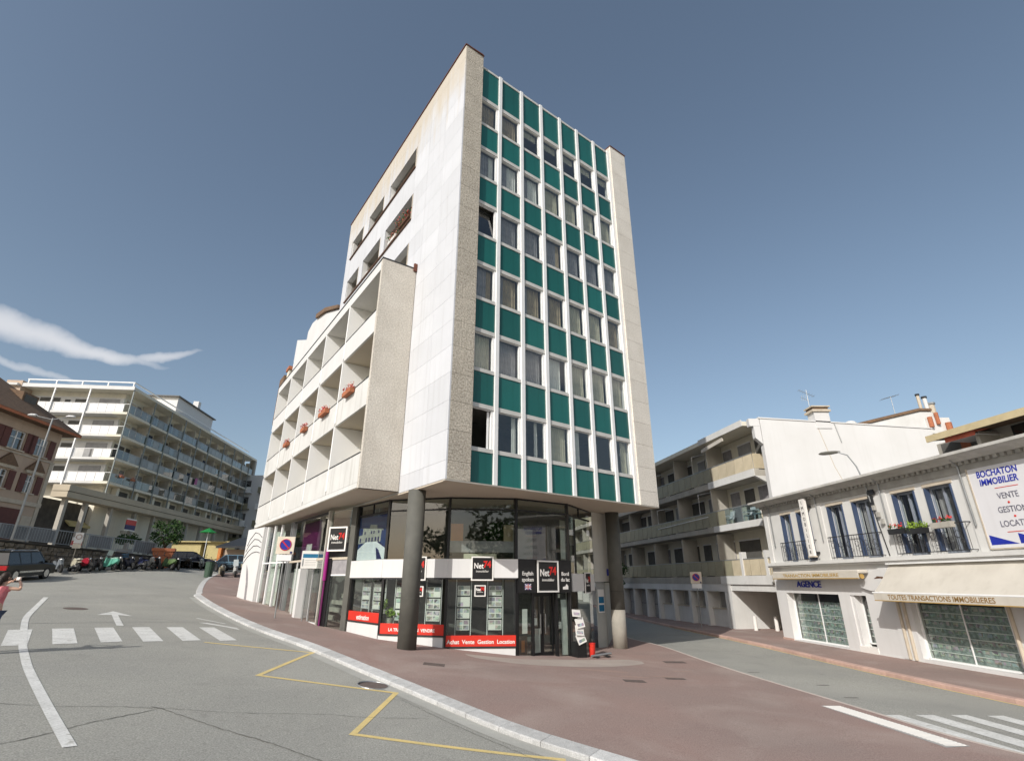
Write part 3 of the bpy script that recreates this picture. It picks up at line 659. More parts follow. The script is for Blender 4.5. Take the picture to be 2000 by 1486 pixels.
for (z0, z1, ops) in OPEN:
    xs = [v for o in ops for v in o]
    for i in range(1, len(xs) - 1, 2): slabL(xs[i], xs[i + 1], z0 if z0 > 15 else z0, z1)
    wl('sill', B().box(-15.6, -5.1, -.09, .4, z0 - .06, z0 - .003), 'wood')
    for t0, t1 in ops:
        # loggia recess: side cheeks, ceiling, floor, back wall with a window and rail
        r = B(); r.box(-t1 - .05, -t0 + .05, 1.5, 1.6, z0 - .9, z1 + .1); r.box(-t1 - .05, -t0 + .05, .345, 1.6, z1 + .002, z1 + .12); r.box(-t1 - .05, -t0 + .05, .345, 1.6, z0 - .95, z0 - .9)
        r.box(-t1 - .12, -t1 - .002, .345, 1.5, z0 - .9, z1); r.box(-t0 + .002, -t0 + .12, .345, 1.5, z0 - .9, z1)
        wl('loggia', r, 'room_pale')
        wn_ = wl('loggia_window', B().box(-t1 + .25, -t0 - .25, 1.40, 1.5, z0 - .85, z1 - .12), 'dark_room')
        B().box(-t1 + .3, -t1 + .38, 1.36, 1.395, z0 - .8, z1 - .15).box((-t1 - t0) / 2 - .05, (-t1 - t0) / 2 + .05, 1.36, 1.395, z0 - .8, z1 - .15).box(-t1 + .3, -t0 - .3, 1.355, 1.39, z1 - .2, z1 - .12).build('frame', M['white_metal'], wn_)
        wl('handrail', B().tube([(-t1, .2, z0 + .35), (-t0, .2, z0 + .35)], .02, 6), 'white_metal')
        wl('reveal', B().box(-t0 - .06, -t0 - .001, -.004, .3, z0, z1), 'trim')
coping = B(); coping.box(-16.65, .03, -.05, .95, ZC, ZC + .05)
wl('coping', coping, 'coping')
B().box(.0, PW + .03, -.04, .9, ZC + .004, ZC + .055).build('coping', M['coping'], tower)
B().box(JE - .03, TW + .03, -.04, 1.0, ZC - .055, ZC - .005).build('coping', M['coping'], tower)
wl('parapet_back', B().box(-16.6, -.3, .345, .9, 23.3, ZC - .02), 'white')
# the two round columns that carry the overhang
def wcol(px, py, split):
    lx = Vector((px - CX, py - CY)); x = lx.dot(aR); y = lx.dot(Vector((-aR.y, aR.x))); g = gz(px, py) + .1
    o = MB().tube([(0, 0, 0 if not split else 1.62), (0, 0, EYE + 3.14 - g)], .325, 32).build('column', M['column'], tower, (x, y, g), smooth=False)
    for p in o.data.polygons: p.use_smooth = len(p.vertices) == 4
    if split:
        q = MB().tube([(0, 0, 0), (0, 0, 1.615)], .327, 32).build('column_base', M['column_base'], o)
        for p in q.data.polygons: p.use_smooth = len(p.vertices) == 4
    r = MB(); r.ring((0, 0, 1.6 if not split else 2.4), (0, 0, 1), .326, .006, 32, 6); r.build('joint', M['dark_metal'] if split else M['column'], o)
wcol(-3.53, 19.42, False); wcol(4.92, 25.95, True)

def flower_box(loc, rz, L, label, cols=('flower_red', 'leaf'), seed=0, n=70, group=None, box='terracotta', r=.17):
    t = thing('flower_box', label, 'flower box', loc, rz, group)
    MB().slab([(-L / 2, 0), (L / 2, 0), (L / 2 + .02, .2), (-L / 2 - .02, .2)], -.1, .1).build('trough', M[box], t)
    rg = random.Random(seed)
    for mname, frac, sz in ((cols[1], .55, .055), (cols[0], .45, .05)):
        mb = MB()
        for i in range(max(3, int(L / .22))):
            mb.leaves((-L / 2 + L * (i + .5) / max(3, int(L / .22)) + rg.uniform(-.03, .03), rg.uniform(-.05, .05), .26 + (.06 if frac < .5 else 0)), r, int(n * frac / max(3, int(L / .22))) + 4, sz, rg)
        o = mb.build('foliage' if frac > .5 else 'blossom', M[mname], t); o['kind'] = 'stuff'
    return t
def on_left(t, o, z):     # point on the left street front: t along, o outwards from the wall plane, z from the eye
    nL = Vector((-aL.y, aL.x)); nL = nL if nL.dot(Vector((-1, -1))) > 0 else -nL
    p = Vector((CX, CY)) + aL * t + nL * o; return (p.x, p.y, z + EYE)
for t0_, t1_, z_ in ((8.0, 8.85, 20.63), (12.35, 12.6, 17.23)):
    wl('side_screen', B().box(-t1_, -t0_, .30, .343, z_, z_ + .9), 'white_clean')
wl('rolled_awning', B().tube([(-8.2, .5, 21.7), (-5.3, .5, 21.7)], .13, 10), 'wood')
flower_box(on_left(6.0, -.02, 17.5), RZL, 1.3, 'red geraniums on the second loggia sill near the top of the white tower', seed=1, n=260, r=.34, box='wood')
flower_box(on_left(7.55, -.02, 17.3), RZL, 1.0, 'orange and white flowers hanging at the left end of the tower loggia', ('flower_pink', 'leaf'), seed=2, n=160, r=.3, box='sign_white')

# ------------------------------------------------------------------ the balcony wing
wing = thing('balcony_wing', 'white lower wing with three rows of boxed balconies left of the tower', 'building', (CX, CY, 0), RZL)
def wb(name, mb, m): return mb.build(name, M[m], wing)
F0 = -1.62
wb('end_wall', B().box(-4.07, -3.88, F0, -.004, 3.27, 13.5), 'pebble_pale').data.materials[0]
wb('end_coping', B().box(-4.12, -3.86, F0 - .03, -.004, 13.503, 13.56), 'dark_metal')
wb('corner_flashing', B().box(-3.875, -3.78, -.16, -.006, 13.35, 13.75), 'coping')
M['fin_sunlit'] = mat('fin_sunlit_white', (.84, .84, .83), .7, c2=(.80, .80, .785), scale=.6, bump=.04)  # whiter than the parapets: sun on the fins put into their colour
TF = [8.2, 12.2, 16.2, 20.25, 24.3]
EDG = [4.07] + TF
wb('back_wall', B().box(-24.4, -4.07, -.2, -.02, 3.3, 13.0), 'cream')
wb('roof_slab', B().box(-24.4, -4.07, F0, -.02, 13.0, 13.497), 'white_clean')
wb('roof_edge', B().box(-24.45, -4.07, F0 - .03, F0 + .2, 13.5, 13.55), 'dark_metal')
M['parapet_worn'] = mat('weathered_parapet', (.63, .625, .60), .75, c2=(.56, .555, .53), scale=1.1, streak=.45, bump=.05, bscale=25)
LV = [(9.93, 10.95), (6.65, 7.83), (3.52, 4.65)]
for zb_, zt_ in LV:
    wb('floor_slab', B().box(-24.38, -4.075, F0 + .12, -.205, zb_ + .01, zb_ + .17), 'soffit')
wb('soffit', B().box(-24.4, -3.9, F0 + .03, 6, 3.27, 3.5), 'soffit')
wb('body', B().box(-29.5, -16.62, .0, 8, 3.5, 12.9), 'white')
for i, t in enumerate(TF):
    for (zb_, zt_), top in zip(LV, (13.0, 9.93, 6.65)):
        wb('balcony_fin', B().box(-t - .06, -t + .06, F0, -.205, zb_ + .17, top - .004), 'fin_sunlit')
for a, b in zip(EDG[:-1], EDG[1:]):
    for r_, (zb_, zt_) in enumerate(LV):
        p = wb('parapet', B().box(-b + .06 + .012, -a - (.06 if a > 5 else 0) - .012, F0 + .012, F0 + .115, zb_, zt_), 'white_clean' if r_ < 1 else 'parapet_worn')
        B().box(-b + .06, -a - .06, F0 + .0, F0 + .13, zt_ + .02, zt_ + .055).build('handrail', M['dark_metal'], p)
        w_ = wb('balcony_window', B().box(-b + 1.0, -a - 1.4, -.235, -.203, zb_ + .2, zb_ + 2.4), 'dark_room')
        B().box(-b + .95, -a - 1.35, -.25, -.236, zb_ + 2.4, zb_ + 2.48).build('frame', M['white_metal'], w_)
wb('edge_strip', B().box(-24.4, -4.07, F0 - .006, F0 + .1, 3.3, 3.5), 'white')
# stepped attic and chimney stacks that show above the wing
wb('attic', B().slab([(-29.6, 13.0), (-16.65, 13.0), (-16.65, 17.25), (-20.2, 18.55), (-22.6, 19.2), (-24.4, 19.5), (-25.6, 19.2), (-25.7, 18.5), (-29.6, 20.0)][::1], .02, 5), 'white_clean')
rt = wb('attic_roof', B().slab([(-22.9, 19.23), (-20.2, 18.62), (-16.65, 17.32), (-16.65, 17.55), (-20.2, 18.95), (-22.9, 19.6)][::-1], -.15, 5.2), 'roof_tile')
ch = wb('chimney', B().box(-30.2, -29.65, .3, 1.2, 13, 19.6), 'white_clean'); B().box(-30.35, -29.5, .2, 1.3, 19.6, 19.8).build('cap', M['terracotta'], ch)
ch = wb('chimney', B().box(-31.6, -30.9, .0, 1.0, 13, 17.6), 'cream'); B().box(-31.8, -30.7, -.1, 1.1, 17.6, 17.9).build('cap', M['terracotta'], ch)
wb('attic_roof', B().box(-33.4, -31.7, -.2, 2, 13.0, 17.3), 'roof_tile')
wb('end_return', B().box(-24.6, -24.42, F0 + .3, 6, 3.3, 13.5), 'white')
for i, (t, z, L, c) in enumerate([(6.3, 7.66, 1.1, 'second balcony row, first bay from the tower'), (10.0, 7.66, 1.2, 'second balcony row, second bay from the tower'), (13.7, 7.66, .8, 'second balcony row, third bay from the tower'), (17.8, 7.66, .9, 'second balcony row, fourth bay from the tower')]):
    flower_box(on_left(t, 1.74, z), RZL, L, 'terracotta box of faded red flowers on the ' + c, ('flower_pink', 'flower_red') if i < 2 else ('flower_red', 'flower_pink'), seed=10 + i, n=90, group='flower boxes on the wing balconies', r=.16)
# ------------------------------------------------------------------ the estate agency under the tower
P = {'m0': (-6.84, 23.79), 'm1': (-5.04, 21.73), 'm3': (-2.46, 21.0), 'm4': (.18, 21.23), 'm5': (2.4, 22.81), 'm6': (3.72, 25.42), 'b': (-8.64, 25.26), 'a': (-12.34, 30.32), 'p': (-16.82, 35.07)}
HEAD = 3.13
agency = thing('agency_shop', 'glazed corner estate agency with a white fascia and red boards under the tower', 'shop', (-2.46, 21.0, 0))
def photo(name, seed):
    m = bpy.data.materials.new(name); m.use_nodes = True; t = m.node_tree; p = t.nodes['Principled BSDF']; p.inputs['Roughness'].default_value = .5
    tcn = t.nodes.new('ShaderNodeTexCoord'); mp = t.nodes.new('ShaderNodeMapping'); mp.inputs['Location'].default_value = (seed * 3.7, seed, 0); oi = t.nodes.new('ShaderNodeObjectInfo')
    va = t.nodes.new('ShaderNodeVectorMath'); va.operation = 'ADD'; t.links.new(tcn.outputs['Object'], va.inputs[0])
    ml = t.nodes.new('ShaderNodeMath'); ml.operation = 'MULTIPLY'; ml.inputs[1].default_value = 40; t.links.new(oi.outputs['Random'], ml.inputs[0]); t.links.new(ml.outputs[0], va.inputs[1])
    t.links.new(va.outputs[0], mp.inputs[0])
    n = t.nodes.new('ShaderNodeTexVoronoi'); n.inputs['Scale'].default_value = 7; t.links.new(mp.outputs[0], n.inputs['Vector'])
    h = t.nodes.new('ShaderNodeHueSaturation'); h.inputs['Saturation'].default_value = .28; h.inputs['Value'].default_value = .55; t.links.new(n.outputs['Color'], h.inputs['Color']); t.links.new(h.outputs[0], p.inputs['Base Color'])
    return m
PH = [photo('photo_print', i) for i in range(3)]
def bay(o, A, Bp, base):
    """a frame running from A to Bp; returns (put-function, length)"""
    a, b = Vector(A), Vector(Bp); rz = math.atan2(b.y - a.y, b.x - a.x)
    def f(name, mb, m, **k): return mb.build(name, M[m] if isinstance(m, str) else m, o, (a.x - base[0], a.y - base[1], 0), rz, **k)
    f.a = a; f.rz = rz; f.L = (b - a).length; f.base = base
    f.w = lambda x, y, z: (a.x + math.cos(rz) * x - math.sin(rz) * y, a.y + math.sin(rz) * x + math.cos(rz) * y, z + EYE)
    f.l = lambda x, y, z: (a.x - base[0] + math.cos(rz) * x - math.sin(rz) * y, a.y - base[1] + math.sin(rz) * x + math.cos(rz) * y, z + EYE)
    return f
AB = (-2.46, 21.0)
def glazing(f, zlo, zfa0, zfa1, split=None, tr=2.67):
    L = f.L
    f('mullion', B().box(-.05, .05, -.04, .1, -3.3, HEAD), 'black')
    f('transom', B().box(.05, L - .05, -.02, .07, tr - .03, tr + .03), 'black')
    f('head', B().box(.05, L - .05, -.02, .08, HEAD - .05, HEAD), 'black')
    xs = [.05] + ([split] if split else []) + [L - .05]
    for x0, x1 in zip(xs[:-1], xs[1:]):
        f('pane', B().box(x0, x1, .015, .025, tr + .03, HEAD - .05), 'shop_glass')
    f('pane', B().box(.05, L - .05, .015, .025, zfa1 - .02, tr - .03), 'shop_glass')
    if zlo is not None: f('pane', B().box(.05, L - .05, .015, .025, zlo, zfa0 + .02), 'shop_glass')
    if split: f('mullion', B().box(split - .02, split + .02, -.015, .06, tr + .03, HEAD - .05), 'black')
def board(f, z0, z1, txt, ground, x0=0.06, size=.2):
    L = f.L
    b = f('red_board', B().box(x0, L - .02, -.07, -.005, z0 + .03, z1), 'red_board')
    f('board_trim', B().box(x0 - .05, L - .02, -.08, -.004, z0 - .03, z0 + .028), 'dark_metal')
    f('plinth', B().box(-.02, L + .0, -.045, .2, -3.35, z0 - .032), 'white_clean')
    f('sill', B().box(.0, L, .0, .25, z0, z1 - .03), 'black')
    t = text(txt, size, M['sign_white'], agency, f.l(L / 2 + .02, -.075, (z0 + z1) / 2 - .02), .004, bold=.004); t.rotation_euler = (math.pi / 2, 0, f.rz)
    return b
def logo(o, f, x0, x1, z0, z1, y=-.16, th=.1, label=None):
    """black square sign with a white edge: Net74 immobilier"""
    t = thing('logo_sign', label, 'shop sign', f.w((x0 + x1) / 2, y, z0), f.rz, 'black shop signs of the agency'); t.rotation_euler = (0, 0, f.rz)
    w = x1 - x0; h = z1 - z0
    MB().box(-w / 2, w / 2, 0, th, 0, h).build('sign_box', M['black'], t)
    e = .045 * max(w, .6); fr = MB(); fr.box(-w/2 - .012, -w/2 + e, -.016, .02, -.01, h + .01); fr.box(w/2 - e, w/2 + .012, -.016, .02, -.01, h + .01); fr.box(-w/2 + e, w/2 - e, -.016, .02, -.01, e); fr.box(-w/2 + e, w/2 - e, -.016, .02, h - e, h + .01)
    fr.build('frame', M['sign_white'], t)
    s = w * .34
    text('Net', s, M['sign_white'], t, (-w * .17, -.006, h * .60), .004, bold=.006, sx=.82)
    text('74', s * 1.15, M['red_paint'], t, (w * .22, -.006, h * .66), .004, bold=.014, sx=.9)
    text('immobilier', s * .42, M['sign_white'], t, (0, -.006, h * .38), .004, sx=.95)
    return t
f01 = bay(agency, P['m0'], P['m1'], AB); f13 = bay(agency, P['m1'], P['m3'], AB); f34 = bay(agency, P['m3'], P['m4'], AB); f45 = bay(agency, P['m4'], P['m5'], AB); f56 = bay(agency, P['m5'], P['m6'], AB)
glazing(f01, -1.2, .11, .79, 1.3); glazing(f13, -1.52, .11, .79); glazing(f34, -1.88, .11, .79); glazing(f45, None, -.43, .79); glazing(f56, -2.75, -.39, .30, 1.45)
for f in (f01, f13, f34):
    f('fascia', B().box(-.06, f.L + .06, -.14, .06, .11, .79), 'white_clean'); f('fascia_lip', B().box(.0, f.L, -.10, .05, .05, .106), 'dark_metal')
f56('fascia', B().box(.06, f56.L - .05, -.12, .06, -.40, .30), 'sign_white')
board(f01, -1.55, -1.17, 'estimation', -2, size=.26); board(f13, -1.90, -1.51, 'LA TRANSACTION  VENDRE', -2.2, size=.15); board(f34, -2.26, -1.87, 'Achat  Vente  Gestion  Location', -2.7, size=.19)
# door bay
L = f45.L
f45('fascia', B().box(.02, L - .02, -.15, .10, -.43, .80), 'black')
for (s_, x, z) in (('English', .45, .27), ('spoken', .45, .05), ('Bord', L - .36, .27), ('du lac', L - .36, .05)):
    t = text(s_, .20, M['sign_white'], agency, f45.l(x, -.153, z), .003, bold=.003); t.rotation_euler = (math.pi / 2, 0, f45.rz)
fl = B(); fl.box(.30, .60, -.158, -.151, -.31, -.10); o = f45('flag', fl, 'royal_blue')
fl = B(); fl.add([(.30, -.160, -.10), (.30, -.160, -.13), (.57, -.160, -.31), (.60, -.160, -.31), (.60, -.160, -.28), (.33, -.160, -.10)], [(0, 1, 2, 3, 4, 5)]); fl.add([(.60, -.1605, -.10), (.57, -.1605, -.10), (.30, -.1605, -.28), (.30, -.1605, -.31), (.33, -.1605, -.31), (.60, -.1605, -.13)], [(0, 1, 2, 3, 4, 5)])
fl.box(.30, .60, -.163, -.161, -.235, -.175); fl.box(.42, .48, -.163, -.1611, -.31, -.10); f45('flag_cross', fl, 'sign_white')
fl = B(); fl.box(.30, .60, -.166, -.1635, -.22, -.19); fl.box(.435, .465, -.166, -.1636, -.31, -.10); f45('flag_cross', fl, 'red_paint')
hs_ = B(); hs_.slab([(L - .50, -.31), (L - .22, -.31), (L - .22, -.19), (L - .30, -.10), (L - .36, -.19), (L - .50, -.22)], -.158, -.151); f45('house_mark', hs_, 'sign_white')
for x in (.06, .80, 2.0, L - .06): f45('door_post', B().box(x - .05, x + .05, -.02, .1, -3.2, -.43), 'black')
f45('pane', B().box(.11, .75, .02, .03, -2.85, -.43), 'shop_glass'); f45('pane', B().box(2.05, L - .11, .02, .03, -2.95, -.43), 'shop_glass')
f45('plinth', B().box(.02, .8, -.03, .12, -3.3, -2.72), 'black'); f45('plinth', B().box(2.0, L, -.03, .12, -3.3, -2.84), 'black')
f45('threshold', B().box(.6, 2.3, -.35, .5, -3.3, -2.76), 'concrete')
for x0, x1, a in ((.86, 1.38, .0), (1.42, 1.94, .0)):
    d = f45('door', B().box(x0, x0 + .05, .18, .23, -2.72, -.46).box(x1 - .05, x1, .18, .23, -2.72, -.46).box(x0 + .05, x1 - .05, .18, .23, -.56, -.46).box(x0 + .05, x1 - .05, .18, .23, -2.72, -2.55), 'black')
    MB().box(x0 + .05, x1 - .05, .20, .21, -2.55 + EYE, -.56 + EYE).build('pane', M['shop_glass'], d)
    MB().tube([((x1 - .1) if x0 < 1 else (x0 + .1), .14, -1.9 + EYE), ((x1 - .1) if x0 < 1 else (x0 + .1), .14, -1.2 + EYE)], .018, 8).build('handle', M['chrome'], d)
# things behind the panes: papers, racks of photo cards, plants
def sheet(f, x0, x1, z0, z1, m='sign_white', y=.05, name='poster'): return f(name, B().box(x0, x1, y, y + .01, z0, z1), m)
sheet(f45, .32, .56, -1.85, -1.0); sheet(f45, 2.1, 2.22, -.62, -.48); sheet(f45, 2.12, 2.25, -1.75, -1.5); sheet(f45, 2.32, 2.62, -2.7, -.7, 'curtain_white', .12); sheet(f45, 1.05, 1.2, -1.6, -1.35, y=.25)
sheet(f45, 1.35, 1.75, -2.7, -1.75, 'curtain_white', .6, 'display_panel'); sheet(f45, .12, .74, -2.7, -1.95, 'wood', .3, 'display_panel'); sheet(f45, .45, .6, -2.5, -2.1, 'orange', .28)
sheet(f45, .12, .32, -1.6, -.55, 'grey_metal', .3, 'display_panel')
sheet(f34, .05, f34.L - .05, 1.05, 1.48, 'curtain_grey', .3, 'floor_edge'); sheet(f34, .05, .55, 1.5, 2.2, 'orange', .9, 'panel'); sheet(f34, 2.2, 2.62, 1.5, 2.15, 'curtain_beige', .7, 'panel'); sheet(f34, .6, 1.9, .80, 1.0, 'curtain_cream', .35, 'panel')
sheet(f45, .2, 1.2, .82, 2.0, 'room_pale', .5, 'panel')
sheet(f56, .4, .9, .9, 2.1, 'curtain_white', .5, 'panel'); sheet(f56, 1.1, 2.6, .4, 2.6, 'room_pale', .8, 'panel')
# large photograph on the first panes: pale villa over a white road, blue sky
M['poster_sky'] = mat('printed_blue_sky', (.02, .035, .12), .5, c2=(.03, .06, .18), scale=1.2); M['poster_pale'] = mat('printed_pale_wall', (.42, .41, .38), .5, c2=(.3, .3, .29), scale=5); M['poster_road'] = mat('printed_white_road', (.72, .73, .76), .5, c2=(.62, .64, .70), scale=2)
ps = sheet(f01, .08, 2.66, .81, 2.60, 'poster_sky', .03, 'photo_poster')
q = B(); q.slab([(.08, 1.5), (2.1, 1.5), (2.15, 1.95), (2.3, 1.97), (2.28, 2.02), (1.75, 2.06), (1.72, 2.2), (1.1, 2.26), (1.05, 2.1), (.45, 2.16), (.42, 1.86), (.08, 1.82)], .0285, .0295); q.build('printed_house', M['poster_pale'], ps)
q = B(); q.slab([(.08, .81), (2.64, .81), (2.64, 1.2), (1.9, 1.52), (.8, 1.55), (.08, 1.25)], .0275, .0285); q.build('printed_road', M['poster_road'], ps)
q = B(); q.slab([(1.9, .82), (2.35, .82), (2.0, 1.2), (1.75, 1.3)], .0265, .0275); [q.box(x, x + .13, .0265, .0275, 1.54, 1.72) for x in (.2, .75, 1.02, 1.3, 1.6, 1.85)]; [q.box(x, x + .11, .0265, .0275, 1.86, 1.98) for x in (.6, 1.2, 1.42, 1.85)]; q.slab([(1.85, 1.5), (2.62, 1.22), (2.62, 1.28), (1.9, 1.55)], .0265, .0275); q.build('printed_shade', M['navy'], ps)
def rack(f, x0, x1, z0, z1, n, label, y=.35):
    t = thing('display_rack', label, 'display rack', f.w(x0, y, z0), f.rz, 'racks of photo cards in the agency windows')
    w = x1 - x0; h = (z1 - z0) / n
    MB().box(-.06, -.035, 0, .03, -.25, z1 - z0 + .5).box(w + .035, w + .06, 0, .03, -.25, z1 - z0 + .5).build('upright', M['white_metal'], t)
    MB().box(-.02, w + .02, .035, .05, -.02, z1 - z0 + .02).build('back_panel', M['dark_metal'], t)
    for i in range(n):
        z = h * i
        c = put('card', shared(('card', round(w, 2), round(h, 2)), lambda: MB().box(0, w, 0, .02, .025, h - .03).mesh('card', M['sign_white'])), t, (0, 0, z))
        for j in range(2):
            for kx in range(2):
                if random.random() < .8:
                    put('photo', shared(('ph', round(w, 2), round(h, 2), (i + j) % 3), lambda: MB().box(0, w * .42, -.004, -.001, 0, h * .34).mesh('photo', PH[(i + j) % 3])), c, (w * (.05 + .48 * kx), 0, .05 + h * .43 * j))
        MB().box(0, w, -.01, .03, -.005, .018).build('rail', M['dark_metal'], c)
rack(f34, .42, .90, -1.75, -.14, 4, 'left rack of four photo cards above the long red board left of the door')
rack(f34, 1.62, 2.12, -1.75, -.14, 4, 'right rack of four photo cards above the long red board left of the door')
rack(f13, .42, .86, -1.45, -.2, 3, 'rack of three photo cards half hidden behind the left side of the round column')
rack(f13, 1.75, 2.3, -1.45, -.2, 3, 'rack of three photo cards just right of the round column, above the middle red board')
rack(f01, .35, .95, -1.1, -.1, 3, 'left rack of cards in the window above the red estimation board')
rack(f01, 1.35, 2.3, -1.1, -.1, 3, 'wide rack of cards in the window above the red estimation board, beside the corner post')
rack(f56, .55, 1.0, -2.3, -.75, 4, 'rack of cards in the side window right of the shop door')
rg = random.Random(5)
for f, x, z, l in ((f13, .25, -1.45, 'potted plant with green leaves in the agency window left of the round column'), (f13, .75, -1.5, 'grassy pot plant right at the left edge of the round column'), (f01, 2.45, -1.15, 'leafy plant at the right end of the window above the estimation board')):
    t = thing('pot_plant', l, 'plant', f.w(x, .3, z), f.rz); MB().tube([(0, 0, -.08), (0, 0, .1)], .09, 12, .12).build('pot', M['concrete'], t)
    o = MB().leaves((0, 0, .28), .2, 60, .08, rg).build('foliage', M['leaf_light'], t); o['kind'] = 'stuff'
logo(agency, f13, 1.08, 1.86, .02, .87, label='black logo sign on the white fascia, half hidden behind the round column')
logo(agency, f34, .92, 1.75, .02, .87, label='black logo sign on the white fascia between the column and the door')
logo(agency, f45, .88, 1.94, -.40, .76, y=-.22, label='largest black logo sign, on the black panel over the shop door')
logo(agency, f56, 1.45, 2.2, -.48, .35, y=-.17, label='black logo sign on the side fascia right of the door')
logo(agency, f34, 1.07, 1.47, -.54, -.16, y=.0, th=.012, label='small black logo card in the window between the two photo racks')
sx = f13; logo(agency, f13, 1.38, 1.72, -.55, -.2, y=.0, th=.012, label='small black logo card in the window right behind the round column')
# inside: dark back walls, floor edge, counter
zt_ = EYE
ib = MB(EYE); pl_ = [(-9.5, 28.5), (-2.8, 25.3), (1.2, 25.5), (3.4, 28.5)]
for a, b in zip(pl_[:-1], pl_[1:]):
    d = (Vector(b) - Vector(a)).normalized(); n = Vector((-d.y, d.x)) * .1
    ib.prism([(a[0] - AB[0], a[1] - AB[1]), (b[0] - AB[0], b[1] - AB[1]), (b[0] + n.x - AB[0], b[1] + n.y - AB[1]), (a[0] + n.x - AB[0], a[1] + n.y - AB[1])], -3.2, 3.1)
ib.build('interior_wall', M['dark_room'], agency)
MB(EYE).prism([(-6.4 - AB[0], 24.0 - AB[1]), (-4.85 - AB[0], 22.2 - AB[1]), (-2.4 - AB[0], 21.5 - AB[1]), (-.1 - AB[0], 21.75 - AB[1]), (1.2 - AB[0], 25.4 - AB[1]), (-2.8 - AB[0], 25.2 - AB[1]), (-7 - AB[0], 27 - AB[1])], .62, .75).build('interior_floor', M['room_pale'], agency)
tree = MB(EYE).leaves((-.3 - AB[0], 23.2 - AB[1], 1.9), .95, 380, .16, rg, .55).build('mirrored_leaves', M['leaf'], agency); tree['kind'] = 'stuff'  # loose leaves added behind the glass in place of mirrored trees
M['side_pale'] = mat('pale_side_render', (.55, .53, .47), .85, c2=(.48, .46, .41), scale=1.2, streak=.15)
# right end: pale wall block above a service cabinet with two blue panels
MB(EYE).prism([(3.86 - AB[0], 25.62 - AB[1]), (4.66 - AB[0], 26.35 - AB[1]), (6.9 - AB[0], 36 - AB[1]), (5.4 - AB[0], 36 - AB[1])], -.02, 3.13).build('side_wall', M['side_pale'], agency)
M['cab'] = mat('cabinet_grey', (.40, .41, .38), .6, c2=(.34, .35, .33), scale=1.5)
cab = MB(EYE).prism([(3.92 - AB[0], 25.85 - AB[1]), (4.42 - AB[0], 26.3 - AB[1]), (6.2 - AB[0], 34 - AB[1]), (5.4 - AB[0], 34 - AB[1])], -3.1, -.06).build('service_pillar', M['cab'], agency)
fc = bay(agency, (3.92, 25.85), (4.42, 26.3), AB)
o = fc('notice', B().box(.12, .55, -.03, -.003, -1.35, -.35), 'sign_white'); 
for z in (-.95, -1.3): fc('notice_panel', B().box(.15, .52, -.036, -.031, z, z + .28), 'teal_blue')
fw = bay(agency, (3.86, 25.62), (4.66, 26.35), AB); fw('street_plate', B().box(.95, 1.1, -.03, .0, .25, .55), 'royal_blue')

# ------------------------------------------------------------------ the second, glazed shop at the left
shop = thing('glass_shop', 'tall glazed shop with purple lettering panels and a white end wall under the balcony wing', 'shop', (-12.34, 30.32, 0))
SB = (-12.34, 30.32)
fpa = bay(shop, P['p'], P['a'], SB); fab = bay(shop, P['a'], P['b'], SB); fb0 = bay(shop, P['b'], P['m0'], SB)
L = fpa.L
fpa('end_wall', B().box(-.6, 2.35, -.25, .1, -2.2, 3.1), 'white_clean')
M['black_swirl'] = mat('black_graphics', (.05, .05, .055), .6)
for i in range(4):
    z = 1.0 + .36 * i; fpa('graphic_line', B().tube([(-.55 + .1 * i, -.262, z), (.1, -.262, z + .38), (.9, -.262, z + .62 + .05 * i), (1.6, -.262, z + .66), (2.25, -.262, z + .58 - .06 * i)], .02, 5), 'black_swirl')
for i in range(4): fpa('graphic_line', B().tube([(.3 + .12 * i, -.262, .9 - .1 * i), (.75 + .1 * i, -.262, -.2), (.95 + .1 * i, -.262, -1.3)], .015, 5), 'curtain_grey')
for x in (2.45, 3.6, 4.7, L - .35): fpa('mullion', B().box(x - .06, x + .06, -.05, .08, -2.4, 3.1), 'white_metal' if x < 5 else 'grey_metal')
fpa('transom', B().box(2.5, L, -.03, .06, .92, 1.0), 'white_metal')
for x0, x1 in ((2.52, 3.54), (3.66, 4.64), (4.76, L - .41)):
    fpa('pane', B().box(x0, x1, .01, .02, 1.0, 3.1), 'shop_glass'); fpa('pane', B().box(x0, x1, .01, .02, -1.7, .92), 'shop_glass')
fpa('plinth', B().box(2.4, L, -.03, .1, -2.6, -1.6), 'white_clean')
o = put('curtain', drape_mesh(1.6, 4.4, M['curtain_white'], .06, 8, 4), shop, (fpa.l(2.6, .4, -1.6)), fpa.rz)
L = fab.L
fab('post', B().box(-.07, .07, -.1, .1, -2.6, 3.12), 'grey_metal'); fab('post', B().box(L - .08, L + .08, -.1, .1, -2.6, 3.12), 'concrete')
fab('transom', B().box(.07, L - .08, -.03, .06, .90, 1.0), 'trim'); fab('head', B().box(.07, L - .08, -.03, .06, 3.0, 3.1), 'dark_metal')
for x0, x1 in ((.07, 1.6), (1.64, 3.1), (3.5, 4.6), (4.64, L - .08)):
    fab('pane', B().box(x0, x1, .01, .02, -1.8, .9), 'shop_glass')
fab('pane', B().box(.07, L - .08, .01, .02, 1.0, 3.0), 'shop_glass')
fab('plinth', B().box(.07, L - .08, -.04, .1, -2.7, -1.78), 'white_clean')
for x in (1.62, 4.62): fab('mullion', B().box(x - .02, x + .02, -.02, .05, -1.78, .9), 'white_metal')
fab('pillar', B().box(3.1, 3.5, -.30, .1, -2.7, .55), 'white_clean')
put('curtain', drape_mesh(1.9, 2.4, M['curtain_white'], .07, 9, 5), shop, fab.l(.2, .3, -1.8), fab.rz)
